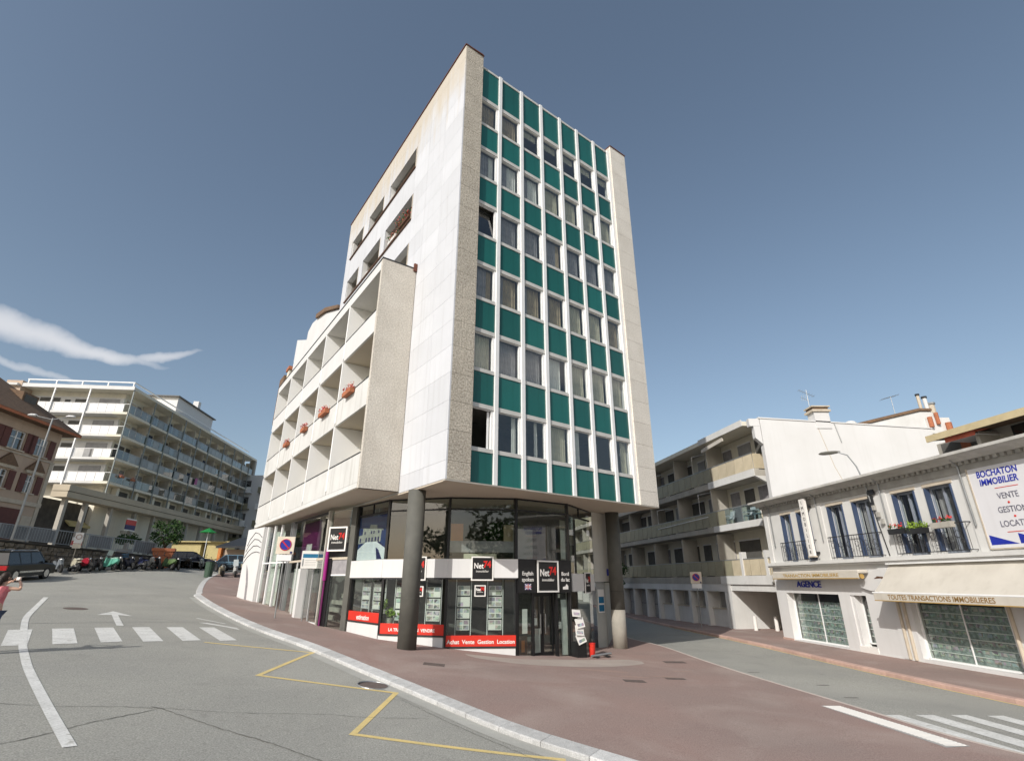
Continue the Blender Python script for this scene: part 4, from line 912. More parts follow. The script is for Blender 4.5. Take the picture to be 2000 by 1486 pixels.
fab('purple_panel', B().box(.5, 3.6, .4, .45, 1.0, 2.95), 'purple'); fab('pink_poster', B().box(2.4, 3.3, .1, .12, .95, 1.55), 'pink'); fab('white_poster', B().box(2.6, 3.5, .08, .095, 1.3, 1.75), 'sign_white')
fab('stair', B().box(3.6, 6.1, .8, .9, -1.7, -1.5).box(3.6, 6.1, 1.1, 1.2, -1.4, -1.2).box(3.6, 6.1, 1.4, 1.5, -1.1, -.9).box(3.6, 6.1, 1.7, 1.8, -.8, -.6), 'room_pale')
L = fb0.L
fb0('door_frame', B().box(.08, .62, -.06, .1, -2.7, .95), 'black'); fb0('transom', B().box(.08, L - .3, -.04, .08, .88, .98), 'trim')
fb0('fascia', B().box(.08, L - .3, .0, .08, 1.0, 1.6), 'black'); fb0('pane', B().box(.08, L - .3, .02, .03, 1.6, 3.1), 'shop_glass')
fb0('post', B().box(L - .42, L - .06, -.12, .15, -2.6, 3.12), 'column'); fb0('door', B().box(.55, .62, -.02, .05, -2.3, .88).box(L - .5, L - .44, -.02, .05, -2.3, .88).box(.62, L - .5, -.02, .05, -2.3, -2.05).box(.62, L - .5, -.02, .05, .2, .26), 'white_metal')
fb0('pane', B().box(.62, L - .5, .0, .01, -2.05, .2), 'shop_glass'); fb0('door_panel', B().box(.62, L - .5, .0, .02, .26, .88), 'curtain_grey')
fb0('pipe', B().tube([(.32, -.13, 1.35), (.32, -.13, .4), (.32, -.13, .0)], .085, 12), 'magenta'); fb0('pipe', B().tube([(.32, -.12, .1), (.32, -.12, -2.6)], .045, 12), 'purple'); fb0('plinth', B().box(.5, L - .42, -.03, .1, -2.8, -2.3), 'white_clean')
ib = MB(EYE)
for a, b in (((-20, 36.5), (-9.2, 29.0)),):
    d = (Vector(b) - Vector(a)).normalized(); n = Vector((-d.y, d.x)) * .1
    ib.prism([(a[0] - SB[0] + 3, a[1] - SB[1] + 2), (b[0] - SB[0] + 1, b[1] - SB[1]), (b[0] + n.x - SB[0] + 1, b[1] + n.y - SB[1]), (a[0] + n.x - SB[0] + 3, a[1] + n.y - SB[1] + 2)], -3.2, 3.2)
ib.build('interior_wall', M['dark_room'], shop)

# ------------------------------------------------------------------ signs on the pavement
sg = thing('hanging_sign', 'black white-edged shop sign hanging out from the wall left of the agency', 'shop sign', (-7.9, 24.45, 1.25 + EYE), -.35)
MB().box(-.47, .47, -.06, .06, 0, 1.03).build('sign_box', M['black'], sg)
fr = MB(); [fr.box(*q) for q in ((-.5, -.43, -.075, .075, -.02, 1.05), (.43, .5, -.075, .075, -.02, 1.05), (-.43, .43, -.075, .075, -.02, .05), (-.43, .43, -.075, .075, .98, 1.05))]; fr.build('frame', M['sign_white'], sg)
text('Net', .33, M['sign_white'], sg, (-.17, -.068, .58), .004, bold=.006, sx=.8); text('74', .38, M['red_paint'], sg, (.22, -.068, .62), .004, bold=.012, sx=.85); text('immobilier', .14, M['sign_white'], sg, (0, -.068, .36), .003)
MB().tube([(.47, .02, .9), (.95, .1, .9)], .02, 8).tube([(.47, .02, .2), (.95, .1, .2)], .02, 8).build('bracket', M['dark_metal'], sg)
def no_parking(loc, h, rz, label, w=.72, lean=0):
    t = thing('no_parking_sign', label, 'road sign', loc, rz, 'square no-parking signs')
    MB().tube([(0, 0, -.1), (0, 0, h)], .032, 10).build('pole', M['grey_metal'], t)
    pl = MB().box(-w / 2, w / 2, -.06, -.035, h - w, h).build('sign_plate', M['sign_cream'], t, bevel=.008)
    MB().disc((0, -.066, h - w * .47), (0, 1, 0), w * .33, .012, 28).build('blue_disc', M['blue_paint'], pl)
    MB().ring((0, -.07, h - w * .47), (0, 1, 0), w * .31, w * .025, 28, 6).build('red_ring', M['red_paint'], pl)
    a = w * .22; MB().add([(-a - .02, -.0745, h - w * .47 + a - .02), (-a + .02, -.0745, h - w * .47 + a + .02), (a + .02, -.0745, h - w * .47 - a + .02), (a - .02, -.0745, h - w * .47 - a - .02)], [(0, 1, 2, 3)]).build('red_bar', M['red_paint'], pl)
    MB().box(-w * .42, w * .42, -.055, -.035, h - w - .3, h - w - .03).build('lower_plate', M['white_metal'], t)
    MB().box(w * .3, w * .44, -.0635, -.0605, h - w * .97, h - w * .85).build('tow_mark', M['navy'], pl)
    return t
g = gz(-10.85, 25.9) + .12; no_parking((-10.85, 25.9, g), 1.97 + EYE - g, .22, 'square no-parking sign with a blue disc on a grey pole before the glass shop', .80)
g = gz(12.4, 37) + .12; no_parking((12.4, 37, g), .60 + EYE - g, -.30, 'square no-parking sign on a pole in the shaded right street by the garages', .72)
t = thing('notice_sign', 'white notice sign with a teal band before the purple shop panel', 'sign', (-9.75, 26.3, gz(-9.75, 26.3) + .12), .25)
hh = .54 + EYE - t.location.z
MB().tube([(0, 0, 0), (0, 0, hh + .3)], .03, 10).build('pole', M['grey_metal'], t); pl = MB().box(-.38, .38, -.06, -.035, hh, hh + .8).build('sign_plate', M['sign_white'], t)
MB().box(-.32, .36, -.064, -.061, hh + .48, hh + .66).build('teal_band', M['teal_blue'], pl); MB().box(-.32, -.26, -.064, -.061, hh + .1, hh + .44).build('side_band', M['grey_metal'], pl)
for i in range(4): MB().box(-.2, .3, -.063, -.0612, hh + .12 + .08 * i, hh + .14 + .08 * i).build('text_line', M['cab'], pl)
# flyer stand, red bin and foot by the side window
g = gz(2.75, 22.5) + .125
t = thing('flyer_stand', 'slanted black stand full of white flyers on the pavement right of the shop door', 'stand', (2.75, 22.45, g), .55)
MB().box(-.22, .22, -.02, .4, 0, .55).build('base', M['black'], t)
MB().slab([(-.05, .5), (.05, .5), (-.12, 1.75), (-.2, 1.75)], .1, .14).build('post', M['dark_metal'], t)
for i, (x, z, a) in enumerate(((-.22, 1.45, .1), (-.02, 1.05, -.15), (-.1, .78, .1), (.02, .5, -.3))):
    p = MB().box(-.2, .2, -.01, .01, 0, .36 if i else .26).build('flyer', M['sign_white'], t, (x, -.03 - .01 * i, z)); p.rotation_euler = (-.25, a, 0)
    MB().box(-.15, .15, -.014, -.011, .06, .16).build('photo', PH[i % 3], p)
t = thing('red_bin', 'small red bin behind the flyer stand', 'bin', (3.2, 22.85, g), .5); MB().tube([(0, 0, 0), (0, 0, .46)], .11, 14, .14).build('bin_body', M['red_board'], t); MB().ring((0, 0, .46), (0, 0, 1), .14, .012, 14, 6).build('rim', M['red_paint'], t)
t = thing('bike_rack_foot', 'low grey metal ground bar beside the red bin', 'ground bar', (3.55, 22.7, g), .5); MB().tube([(-.5, 0, .05), (.5, .05, .09)], .045, 10).build('bar', M['grey_metal'], t); MB().box(-.35, -.2, -.15, .15, 0, .03).box(.2, .35, -.1, .2, 0, .03).build('foot', M['dark_metal'], t)
# ------------------------------------------------------------------ the white two-storey agency across the right-hand street
RX, RY = 14.67, 29.82; RZB = math.atan2(-.9925, .1226)
rb_ = thing('white_shop_building', 'white two-storey corner building with shop windows below and railed French windows above', 'building', (RX, RY, 0), RZB)
def rw(x, y, z): return (RX + .1226 * x + .9925 * y, RY - .9925 * x + .1226 * y, z + EYE)
def R(name, mb, m, parent=None, **k): return mb.build(name, M[m] if isinstance(m, str) else m, parent or rb_, **k)
TE = 19.0
# ground floor wall pieces around the openings
GO = [(.12, 4.03, -2.78, -.55), (4.75, 5.70, -2.72, -.56), (7.9, 11.6, -2.72, -.55), (12.6, 16.5, -2.72, -.55)]
w = B(); xs = [-.75] + [v for o in GO for v in o[:2]] + [TE]
for i in range(0, len(xs), 2): w.box(xs[i], xs[i + 1], 0, .45, -3.2, .78)
for x0, x1, z0, z1 in GO: w.box(x0, x1, 0, .45, z1, .78); w.box(x0, x1, .0, .45, -3.2, z0)
R('wall', w, 'white_clean')
R('plinth', B().box(-.78, .1, -.03, .3, -3.2, -2.75), 'pink_kerb')
R('plinth', B().box(4.05, 7.88, -.025, -.002, -3.2, -2.80).box(11.62, 12.58, -.025, -.002, -3.2, -2.80), 'white')
FO = [(.85, 1.62), (2.2, 3.12), (4.52, 5.5), (6.15, 7.2), (8.42, 9.45), (9.95, 11.04), (16.6, 17.4)]
w = B(); xs = [-.72] + [v for o in FO for v in o] + [TE]
for i in range(0, len(xs), 2): w.box(xs[i], xs[i + 1], .0, .4, .97, 3.4)
w.box(-.72, TE, .0, .4, 3.4, 4.2)
R('wall', w, 'white')
R('side_wall', B().box(-.76, -.45, .45, 9, -3.2, 4.2), 'white'); R('rear_wall', B().box(-.45, TE, 8.7, 9, -3.2, 4.2), 'white')
R('roof', B().box(-.7, TE, .3, 9, 4.30, 4.42), 'roof_grey')
R('string_course', B().box(-.85, TE, -.28, .0, .80, .955).box(-.82, TE, -.2, 0, .72, .797), 'white')
M['frieze'] = mat('weathered_frieze', (.38, .37, .34), .85, c2=(.30, .29, .265), scale=2.2, streak=.35)
R('frieze', B().box(-.76, TE, -.06, -.002, 3.62, 4.0), 'frieze')
M['cornice'] = mat('weathered_cornice', (.52, .51, .48), .8, c2=(.42, .41, .38), scale=2.0, streak=.3)
R('cornice', B().side([(-.62, 4.16), (-.62, 4.26), (-.56, 4.30), (.35, 4.30), (.35, 4.0), (-.18, 4.0), (-.30, 4.10)], -1.0, TE), 'cornice')
R('gutter', B().box(-1.02, TE, -.70, -.622, 4.17, 4.27), 'cornice')
den = B()
for i in range(78): den.box(-.8 + .25 * i, -.66 + .25 * i, -.17, -.062, 3.88, 3.998)
R('dentil_row', den, 'frieze')['kind'] = 'stuff'
for x in (-.74, 3.75, 7.75, 11.45):
    R('pilaster', B().box(x, x + .34, -.04, -.002, .958, 3.615), 'white')
for x in (-.2, 3.7, 7.75, 11.4): R('drain_pipe', B().tube([(x + .15, -.3, 4.1), (x + .2, -.12, 3.85), (x + .2, -.10, 1.8)], .03, 6), 'grey_metal')
R('room_back', B().box(-.4, TE, 2.0, 2.1, -3.2, 4.1), 'dark_room'); R('room_floor', B().box(-.4, TE, .45, 2.0, .72, .9), 'dark_room')
M['drape_blue'] = mat('blue_drape', (.06, .10, .22), .9, c2=(.035, .055, .13), scale=3)
M['frame_blue'] = mat('grey_blue_frame', (.26, .29, .34), .5)
for i, (x0, x1) in enumerate(FO):
    wd_ = x1 - x0; f = R('french_window', B().box(x0, x0 + .06, .22, .30, 1.0, 3.38).box(x1 - .06, x1, .22, .30, 1.0, 3.38).box(x0 + .06, x1 - .06, .22, .30, 3.3, 3.38).box(x0 + wd_ / 2 - .04, x0 + wd_ / 2 + .04, .21, .30, 1.0, 3.3).box(x0 + .06, x1 - .06, .22, .30, .98, 1.05), 'frame_blue')
    R('pane', B().box(x0 + .06, x0 + wd_ / 2 - .04, .25, .26, 1.05, 3.3).box(x0 + wd_ / 2 + .04, x1 - .06, .25, .26, 1.05, 3.3), 'glass', f)
    R('lintel', B().box(x0 - .08, x1 + .08, -.03, -.002, 3.38, 3.5), 'trim')
    R('shutter', B().box(x0 - .02, x0 + .02, -.05, .18, 1.05, 3.34), 'blue_shutter', f); R('shutter', B().box(x1 - .015, x1 + .025, -.06, .18, 1.05, 3.34), 'blue_shutter', f)
    cu = put('drape', drape_mesh(wd_ * .5, 2.2, M['drape_blue'] if i % 2 == 0 else M['curtain_grey'], .03, 5, i), f, (x0 + (.05 if i % 2 else wd_ * .42), .42, 1.05 + EYE))
def railing(x0, x1, z0, z1, out, label):
    t = thing('balcony_railing', label, 'railing', rw((x0 + x1) / 2, 0, z0), RZB, 'wrought iron railings of the white building')
    h = z1 - z0; a = (x0 - x1) / 2; b = -a; rg_ = random.Random(int(x0 * 7))
    MB().tube([(a, -.01, h), (a, -out, h), (b, -out, h), (b, -.01, h)], .022, 6).build('top_rail', M['iron'], t)
    MB().tube([(a, -.01, .08), (a, -out, .08), (b, -out, .08), (b, -.01, .08)], .016, 6).build('bottom_rail', M['iron'], t)
    n = int((x1 - x0) / .15)
    bar = shared(('bar', round(h, 2)), lambda: MB().box(-.006, .006, -.006, .006, .08, h).mesh('bar', M['iron']))
    for i in range(n + 1): put('bar', bar, t, (a + (b - a) * i / n, -out, 0))
    sm = MB()
    for i in range(int((x1 - x0) / .5)):
        cx = a + .25 + .5 * i; sm.ring((cx, -out, h * .62), (0, 1, 0), .12, .009, 14, 5); sm.ring((cx + .12, -out, h * .36), (0, 1, 0), .08, .009, 12, 5)
    sm.build('scroll_work', M['iron'], t); return t
railing(.62, 3.3, .965, 1.93, .16, 'low iron railing behind the vertical sign, farthest along the white building')
railing(4.34, 7.35, .965, 1.95, .16, 'iron railing below the street lamp, between the vertical sign and the flower boxes')
railing(8.2, 11.35, .965, 1.97, .22, 'iron railing carrying the flower boxes on the white building')
flower_box(rw(8.55, -.30, 1.78), RZB, .75, 'dark flower box with a few red blooms, leftmost on the iron railing', ('flower_red', 'leaf'), 31, 50, 'flower boxes on the white building', 'dark_metal', .12)
flower_box(rw(9.45, -.30, 1.72), RZB, .8, 'flower box of bright yellow-green foliage in the middle of the iron railing', ('leaf_light', 'leaf_light'), 32, 140, 'flower boxes on the white building', 'dark_metal', .17)
flower_box(rw(10.55, -.30, 1.83), RZB, .8, 'long flower box with red blooms, rightmost on the iron railing', ('flower_red', 'leaf'), 33, 60, 'flower boxes on the white building', 'concrete', .1)
# the big painted sign board
sb = thing('sign_board', 'large white board lettered BOCHATON IMMOBILIER with blue triangles on the white building', 'sign', rw(11.85, 0, 1.05), RZB)
BW = 4.3
M['board_white'] = mat('painted_board', (.68, .675, .695), .6, c2=(.64, .635, .65), scale=1.0, streak=.06); MB().box(0, BW, -.07, -.01, 0, 2.62).build('board', M['board_white'], sb); MB().box(-.05, 0, -.085, -.005, -.03, 2.65).box(0, BW, -.085, -.005, -.04, -.002).build('frame', M['trim'], sb)
for s_, z, x, sz, m in (('BOCHATON', 2.38, .27, .30, 'royal_blue'), ('IMMOBILIER', 2.10, .30, .30, 'royal_blue'), ('VENTE', 1.60, .75, .27, 'grey_text'), ('GESTION', 1.16, .62, .27, 'grey_text'), ('LOCATION', .72, .55, .27, 'grey_text')):
    text(s_, sz, M[m], sb, (x, -.075, z), .004, 'LEFT', bold=.006 if m == 'royal_blue' else .002, sx=.80 if m == 'royal_blue' else .84, shear=.12 if m == 'royal_blue' else .0)
for z, x in ((1.86, .75), (.46, .7)): MB().box(x, x + .75, -.078, -.071, z, z + .02).build('rule', M['red_board'], sb)
for z, x in ((1.38, 1.05), (.94, 1.1)): MB().disc((x, -.076, z), (0, 1, 0), .035, .01, 10).build('dot', M['red_board'], sb)
for a in (.06, 1.0, 1.95, 2.9):
    MB().add([(a, -.074, .1), (a + .9, -.074, .1), (a, -.074, .42)], [(0, 1, 2)] if True else []).build('triangle', M['royal_blue'], sb)
# vertical IMMOBILIER sign standing out from the wall
vs = thing('vertical_sign', 'narrow white vertical sign lettered IMMOBILIER on the upper wall of the white building', 'sign', rw(3.45, -.38, 1.17), RZB)
MB().box(-.30, .06, -.07, .07, 0, 2.72).build('sign_box', M['sign_white'], vs); MB().box(-.33, .09, -.1, .1, -.06, -.002).build('base', M['trim'], vs); MB().box(-.2, -.05, .07, .4, .1, .2).box(-.2, -.05, .07, .4, 2.3, 2.4).build('bracket', M['dark_metal'], vs)
for i, c in enumerate('IMMOBILIER'): text(c, .24, M['dark_metal'], vs, (-.12, -.075, 2.52 - .262 * i), .004, sx=.9)
# shop windows with rows of photo cards
def shop_window(x0, x1, z0, z1, y, rows_, cols_, top, mid=True):
    f = R('shop_window', B().box(x0, x0 + .05, y - .05, y + .02, z0, z1).box(x1 - .05, x1, y - .05, y + .02, z0, z1).box(x0, x1, y - .05, y + .02, z0 - .002, z0 + .05), 'white_metal')
    R('pane', B().box(x0 + .05, x1 - .05, y, y + .01, z0 + .05, z1 - .01), 'shop_glass', f)
    if mid: R('glazing_bar', B().box((x0 + x1) / 2 - .02, (x0 + x1) / 2 + .02, y - .03, y - .002, z0 + .05, z1), 'white_metal', f)
    h = (z1 - z0 - top) / rows_; cw = (x1 - x0 - .2) / cols_
    for r_ in range(rows_):
        R('display_rail', B().box(x0 + .05, x1 - .05, y + .06, y + .09, z0 + .06 + h * r_ - .035, z0 + .06 + h * r_ - .005), 'white_metal', f)
        for c_ in range(cols_):
            if random.random() < .06: continue
            me = shared(('pc', round(cw, 2), round(h, 2), (r_ + c_) % 3), lambda: MB().box(.03, cw - .03, 0, .008, .0, h * .52).mesh('photo_card', PH[(r_ + c_) % 3]))
            c = put('photo_card', me, f, (x0 + .1 + cw * c_, y + .07, z0 + .06 + h * r_ + h * .36 + EYE)); c.scale = (random.uniform(.7, 1), 1, random.uniform(.75, 1.05))
        me = shared(('pp', round(x1 - x0, 2), round(h, 2)), lambda: MB().box(.1, x1 - x0 - .1, .02, .03, .0, h * .93).mesh('display_panel', M['cardback']))
        put('display_panel', me, f, (x0, y + .07, z0 + .06 + h * r_ + EYE))
    return f
M['cardback'] = mat('pale_green_card_panel', (.42, .47, .46), .7, c2=(.17, .21, .21), scale=9)
shop_window(.12, 4.03, -2.78, -.55, .40, 6, 12, .42)
shop_window(4.95, 5.70, -2.5, -.56, .38, 5, 2, .6, False)
R('door_step', B().box(4.72, 5.75, -.03, .4, -2.9, -2.6), 'sign_white'); R('door_reveal', B().box(4.75, 4.93, .05, .40, -2.6, -.56), 'white_clean')
shop_window(7.9, 11.6, -2.72, -.55, .30, 7, 12, .30); shop_window(12.6, 16.5, -2.72, -.55, .30, 7, 12, .30)
for x in (7.35, 7.62, 11.75, 12.3): R('shutter_post', B().tube([(x, -.04, -2.8), (x, -.04, -.5)], .06, 10), 'trim')
R('door_jamb', B().box(7.05, 7.3, -.05, .0, -2.8, -.6), 'white_clean')
t_ = text('AGENCE', .40, M['royal_blue'], rb_, (2.1, -.03, -.13 + EYE), .012, bold=.008, sx=1.18)
# ornamental bracket between the awnings
sc_o = B(); sc_o.slab([(5.6, -.2), (6.2, -.35), (7.3, -.35), (7.35, .55), (6.9, .55), (6.3, .30), (5.9, .0)], -.14, -.003); R('scroll_panel', sc_o, 'white_clean')
R('scroll_hole', B().slab([(6.55, .12), (6.75, .22), (7.05, .2), (7.2, .08), (6.9, .14)], -.146, -.141), 'brown_wood' if 'brown_wood' in M else 'wood')
aw = thing('closed_awning', 'rolled-up cream awning box over the AGENCE window', 'awning', rw(3.1, 0, .12), RZB)
MB().box(-3.15, 3.1, -.5, -.03, .22, .38).build('cassette', M['canvas'], aw, bevel=.05); MB().box(-3.12, 3.08, -.53, -.50, 0, .26).build('valance', M['canvas'], aw); MB().box(-3.12, 3.08, -.536, -.531, 0, .04).build('trim', M['gold'], aw)
text('TRANSACTION IMMOBILIERE', .21, M['gold'], aw, (-.15, -.535, .16), .003, bold=.004, sx=1.5)
MB().disc((3.14, -.42, .1), (1, 0, 0), .10, .05, 14).build('end_cap', M['gold'], aw)
aw = thing('open_awning', 'wide cream canvas awning lettered TOUTES TRANSACTIONS IMMOBILIERES', 'awning', rw(12.5, 0, -.7), RZB)
can = MB(); n_ = 24; vs_ = []
for i in range(n_ + 1):
    x = -5.1 + 10.6 * i / n_
    for j in range(7): v = j / 6; vs_.append((x, -.02 - 1.0 * v, 1.36 - 1.06 * v - .05 * math.sin(math.pi * v) + .012 * math.sin(i * 1.9 + j)))
can.add(vs_, [(i * 7 + j, (i + 1) * 7 + j, (i + 1) * 7 + j + 1, i * 7 + j + 1) for i in range(n_) for j in range(6)])
can.build('canvas', M['canvas'], aw, smooth=True)
MB().box(-5.1, 5.5, -1.045, -1.02, 0, .30).build('valance', M['canvas'], aw); MB().tube([(-5.15, -1.02, .30), (5.5, -1.02, .30)], .035, 8).build('front_bar', M['white_metal'], aw)
MB().box(-5.1, 5.5, -.2, 0, 1.36, 1.48).build('head_box', M['white_metal'], aw); MB().tube([(-4.8, -.05, .55), (-2.6, -.5, .45), (-4.8, -1.0, .32)], .025, 6).build('folding_arm', M['white_metal'], aw); MB().box(-5.1, 5.5, -1.05, -1.046, 0, .03).build('trim', M['gold'], aw)
text('TOUTES TRANSACTIONS IMMOBILIERES', .24, M['brown_text'], aw, (-4.4, -1.05, .15), .003, 'LEFT', bold=.003, sx=.98)
# wall lamp
lp = thing('wall_lamp', 'grey street lamp on a curved arm fixed to the wall of the white building', 'street lamp', rw(7.3, -.02, 3.2), RZB)
MB().tube([(0, -.05, .0), (-.05, -.1, .9), (-.15, -.2, 1.6), (-.3, -.38, 2.12), (-.55, -.6, 2.3)], .03, 8).build('arm', M['grey_metal'], lp)
MB().loft([[(-.5 - a * .34, -.55 - a * .30 + c * .14 * s_, 2.32 + d * .085 * s_ ) for c, d in ((-1, 0), (-.6, .9), (.6, .9), (1, 0), (.5, -.8), (-.5, -.8))] for a, s_ in ((0, .35), (.3, .8), (.9, 1.05), (1.5, .95), (1.8, .4))]).build('lamp_head', M['column'], lp)
MB().box(-.12, .12, -.06, 0, -.2, .25).box(-.05, .3, -.10, 0, .3, .5).build('bracket', M['dark_metal'], lp); MB().tube([(0, -.04, .2), (.1, -.05, -.7), (.3, -.04, -2.2)], .02, 6).build('cable', M['dark_metal'], lp)
bx = MB(); [bx.box(.05 + .14 * i, .17 + .14 * i, -.12, -.02, -.35 - .3 * i, -.15 - .3 * i) for i in range(3)]; bx.build('junction_box', M['frieze'], lp)

# ------------------------------------------------------------------ set-back flat with the red awning, seen over the cornice
M['ochre'] = mat('ochre_board', (.55, .46, .28), .8, c2=(.48, .40, .24))
ab = thing('attic_flat', 'set-back upper flat with an ochre eave and red awning above the white building cornice', 'building', rw(0, 3, 4.42), RZB)
A_ = lambda name, mb, m: mb.build(name, M[m], ab)
A_('wall', MB().box(8.2, 20, 0, 5, 0, 1.2), 'concrete'); A_('eave', MB().side([(-1.3, 1.06), (-1.3, 1.22), (5, 1.95), (5, 1.2), (0, 1.2)], 9.1, 20.2), 'roof_tile'); A_('eave_board', MB().box(9.05, 20.2, -1.36, -1.302, 1.02, 1.28), 'ochre')
A_('dark_opening', MB().box(8.4, 10.6, -.02, -.004, .1, 1.15), 'dark_room'); w_ = A_('window', MB().box(11.4, 13.2, -.05, -.004, .45, 1.12), 'dark_metal'); MB().box(11.48, 13.12, -.06, -.051, .5, 1.07).build('pane', M['glass'], w_)
A_('divider', MB().box(10.7, 10.85, -.9, -.02, .0, 1.05), 'concrete'); A_('orange_wall', MB().box(9.3, 9.7, -.04, -.021, 0.1, 1.1), 'terracotta')
ra = thing('red_awning', 'small red canvas awning under the ochre eave above the cornice', 'awning', rw(10.3, 3, 5.28), RZB); MB().slab([(-.63, .05), (.63, .05), (.63, .07), (-.63, .07)], -1.1, 0).build('frame', M['white_metal'], ra)
MB().side([(-1.15, .0), (-1.15, .22), (-.02, .42), (-.02, .38), (-1.1, .12)], -.63, .63).build('canvas', M['red_canvas'], ra)

# ------------------------------------------------------------------ apartment block along the right-hand street, with its white gable
GX, GY = 15.3, 31.0; gl = math.hypot(.18, .984); dx, dy = .18 / gl, -.984 / gl; RZG = math.atan2(dy, dx)
ap = thing('street_apartments', 'long apartment block with stacked balconies and garages in the shade of the right street', 'building', (GX, GY, 0), RZG)
def gw(x, y, z): return (GX + dx * x - dy * y, GY + dy * x + dx * y, z + EYE)
G = lambda name, mb, m, parent=None: mb.build(name, M[m], parent or ap)
TL = 46
G('main_wall', B().box(-TL, -.3, 1.4, 11, .3, 9.3), 'room_pale' if False else 'cream'); G('roof_slab', B().box(-TL, -.9, -.35, 11, 9.33, 9.62), 'cream'); G('roof_top', B().box(-TL, -6.5, .6, 11, 9.63, 9.95), 'roof_grey')
G('roof_fascia', B().box(-6.3, -.9, -.42, -.352, 9.30, 9.70), 'white')
slabs = [(-.15, .30), (3.18, 3.52), (6.15, 6.55)]
for i, (z0, z1) in enumerate(slabs):
    G('balcony_slab', B().box(-TL, -.95, 0, 1.398, z0, z1), 'concrete'); G('sunlit_slab_edge', B().box(-6.3, -.93, -.05, -.003, z0 - .02, z1 + .04), 'white')  # white edge paints the sunlit stretch, grey concrete the shaded rest
    if i: G('end_bracket', B().side([(0.0, z0), (1.38, z0), (1.38, z0 - .65), (1.0, z0 - .5)], -1.2, -.95), 'white')
# balcony fronts: ribbed sheets panel by panel, sun coloured in near the gable, shade beyond
sheet_sunlit = shared('bs1', lambda: MB().box(.02, .93, .02, .04, 0, .93).mesh('balcony_panel', M['bal_glass_tan'])); sheet_shaded = shared('bs2', lambda: MB().box(.02, .93, .02, .04, 0, .93).mesh('balcony_panel', M['bal_glass_green']))
sheet_c = shared('bs3', lambda: MB().box(.02, .93, .02, .04, 0, .93).mesh('balcony_panel', M['bal_glass']))
for lv, z in enumerate((.36, 3.58, 6.62)):
    for k in range(44):
        x = -1.95 - .955 * k - (.0 if k < 5 else .1)
        if lv == 0 and 2 <= k < 2: continue
        if x < -TL: break
        sunlit = (lv == 2 and k < 5) or k < 4
        o = put('balcony_panel', sheet_c if (lv == 1 and k < 4) else sheet_sunlit if sunlit else sheet_shaded, ap, (x, 0, z + EYE))
    G('balcony_rail', B().box(-TL, -.95, .0, .06, z + .94, z + .99), 'grey_metal')
    for x in (-.98,): G('balcony_return', B().box(x - .02, x + .02, .06, 1.39, z, z + .93), 'bal_glass_tan')
for x0 in (-1.1, -3.55): 
    G('balcony_post', B().box(x0 - .25, x0, -.04, .3, .30, 1.75), 'white')
# walls and openings behind the balconies: alternate dark windows, shutters, doors
rg = random.Random(11)
for lv, z in enumerate((.30, 3.52, 6.55)):
    x = -1.3
    while x > -TL + 3:
        w_ = rg.choice((1.0, 1.4, 2.2)); kind = rg.choice(('dark_room', 'dark_room', 'grey_shutter', 'curtain_grey'))
        if x > -6 and w_ > 2: kind = 'dark_room'
        o = G('balcony_window', B().box(x - w_, x, 1.33, 1.396, z + .05 if w_ < 2 else z + .05, z + 2.25), kind); G('frame', B().box(x - w_ - .05, x + .05, 1.32, 1.394, z + 2.25, z + 2.33), 'white_metal', o)
        x -= w_ + rg.uniform(.5, 1.1)
    for k in range(8): G('divider_wall', B().box(-6.4 - 5 * k, -6.3 - 5 * k, .1, 1.39, z, z + 2.75), 'concrete')
# folded-out awning and metal frames on the balconies
G('awning_box', B().slab([(-6.2, 8.75), (-3.4, 8.95), (-3.4, 9.2), (-6.2, 9.0)], -.3, -.2), 'canvas')
for x, z, h in ((-8.3, 7.4, 1.5), (-8.0, 4.4, 1.6), (-15, 4.4, 1.3), (-15.6, 7.4, 1.3)): G('awning_frame', B().tube([(x, .05, z), (x, .05, z + h), (x + 1.3, .6, z + h + .05)], .03, 6), 'white_metal')
G('awning_frame', B().tube([(-15, .0, 4.15), (-6.6, -.2, 4.25)], .03, 6), 'white_metal')
for i, (x, z) in enumerate(((-1.9, 3.52), (-3.0, 3.52), (-5.3, 3.52))):
    t = thing('garden_chair', ['white plastic chair nearest the gable on the middle balcony', 'white plastic chair in the middle of the lit middle balcony', 'white plastic chair at the far end of the lit middle balcony'][i], 'chair', gw(x, .55, z), RZG, 'white chairs on the middle balcony')
    MB().box(-.25, .25, -.25, .25, .42, .47).build('seat', M['white_metal'], t); b = MB().box(-.25, .25, -.02, .02, 0, .55).build('backrest', M['white_metal'], t, (0, .24, .47)); b.rotation_euler = (-.3, 0, 0)
    for a in (-.21, .21):
        for c in (-.21, .21): MB().tube([(a, c, 0), (a, c, .42)], .025, 6).build('leg', M['white_metal'], t)
    for a in (-.27, .27): MB().box(a - .03, a + .03, -.25, .25, .65, .69).build('armrest', M['white_metal'], t)
t = thing('garden_table', 'small white table between the chairs on the lit middle balcony', 'table', gw(-2.45, .6, 3.52), RZG); MB().disc((0, 0, .7), (0, 0, 1), .4, .03, 18).build('tabletop', M['white_metal'], t); MB().tube([(0, 0, 0), (0, 0, .69)], .04, 8).build('leg', M['white_metal'], t)
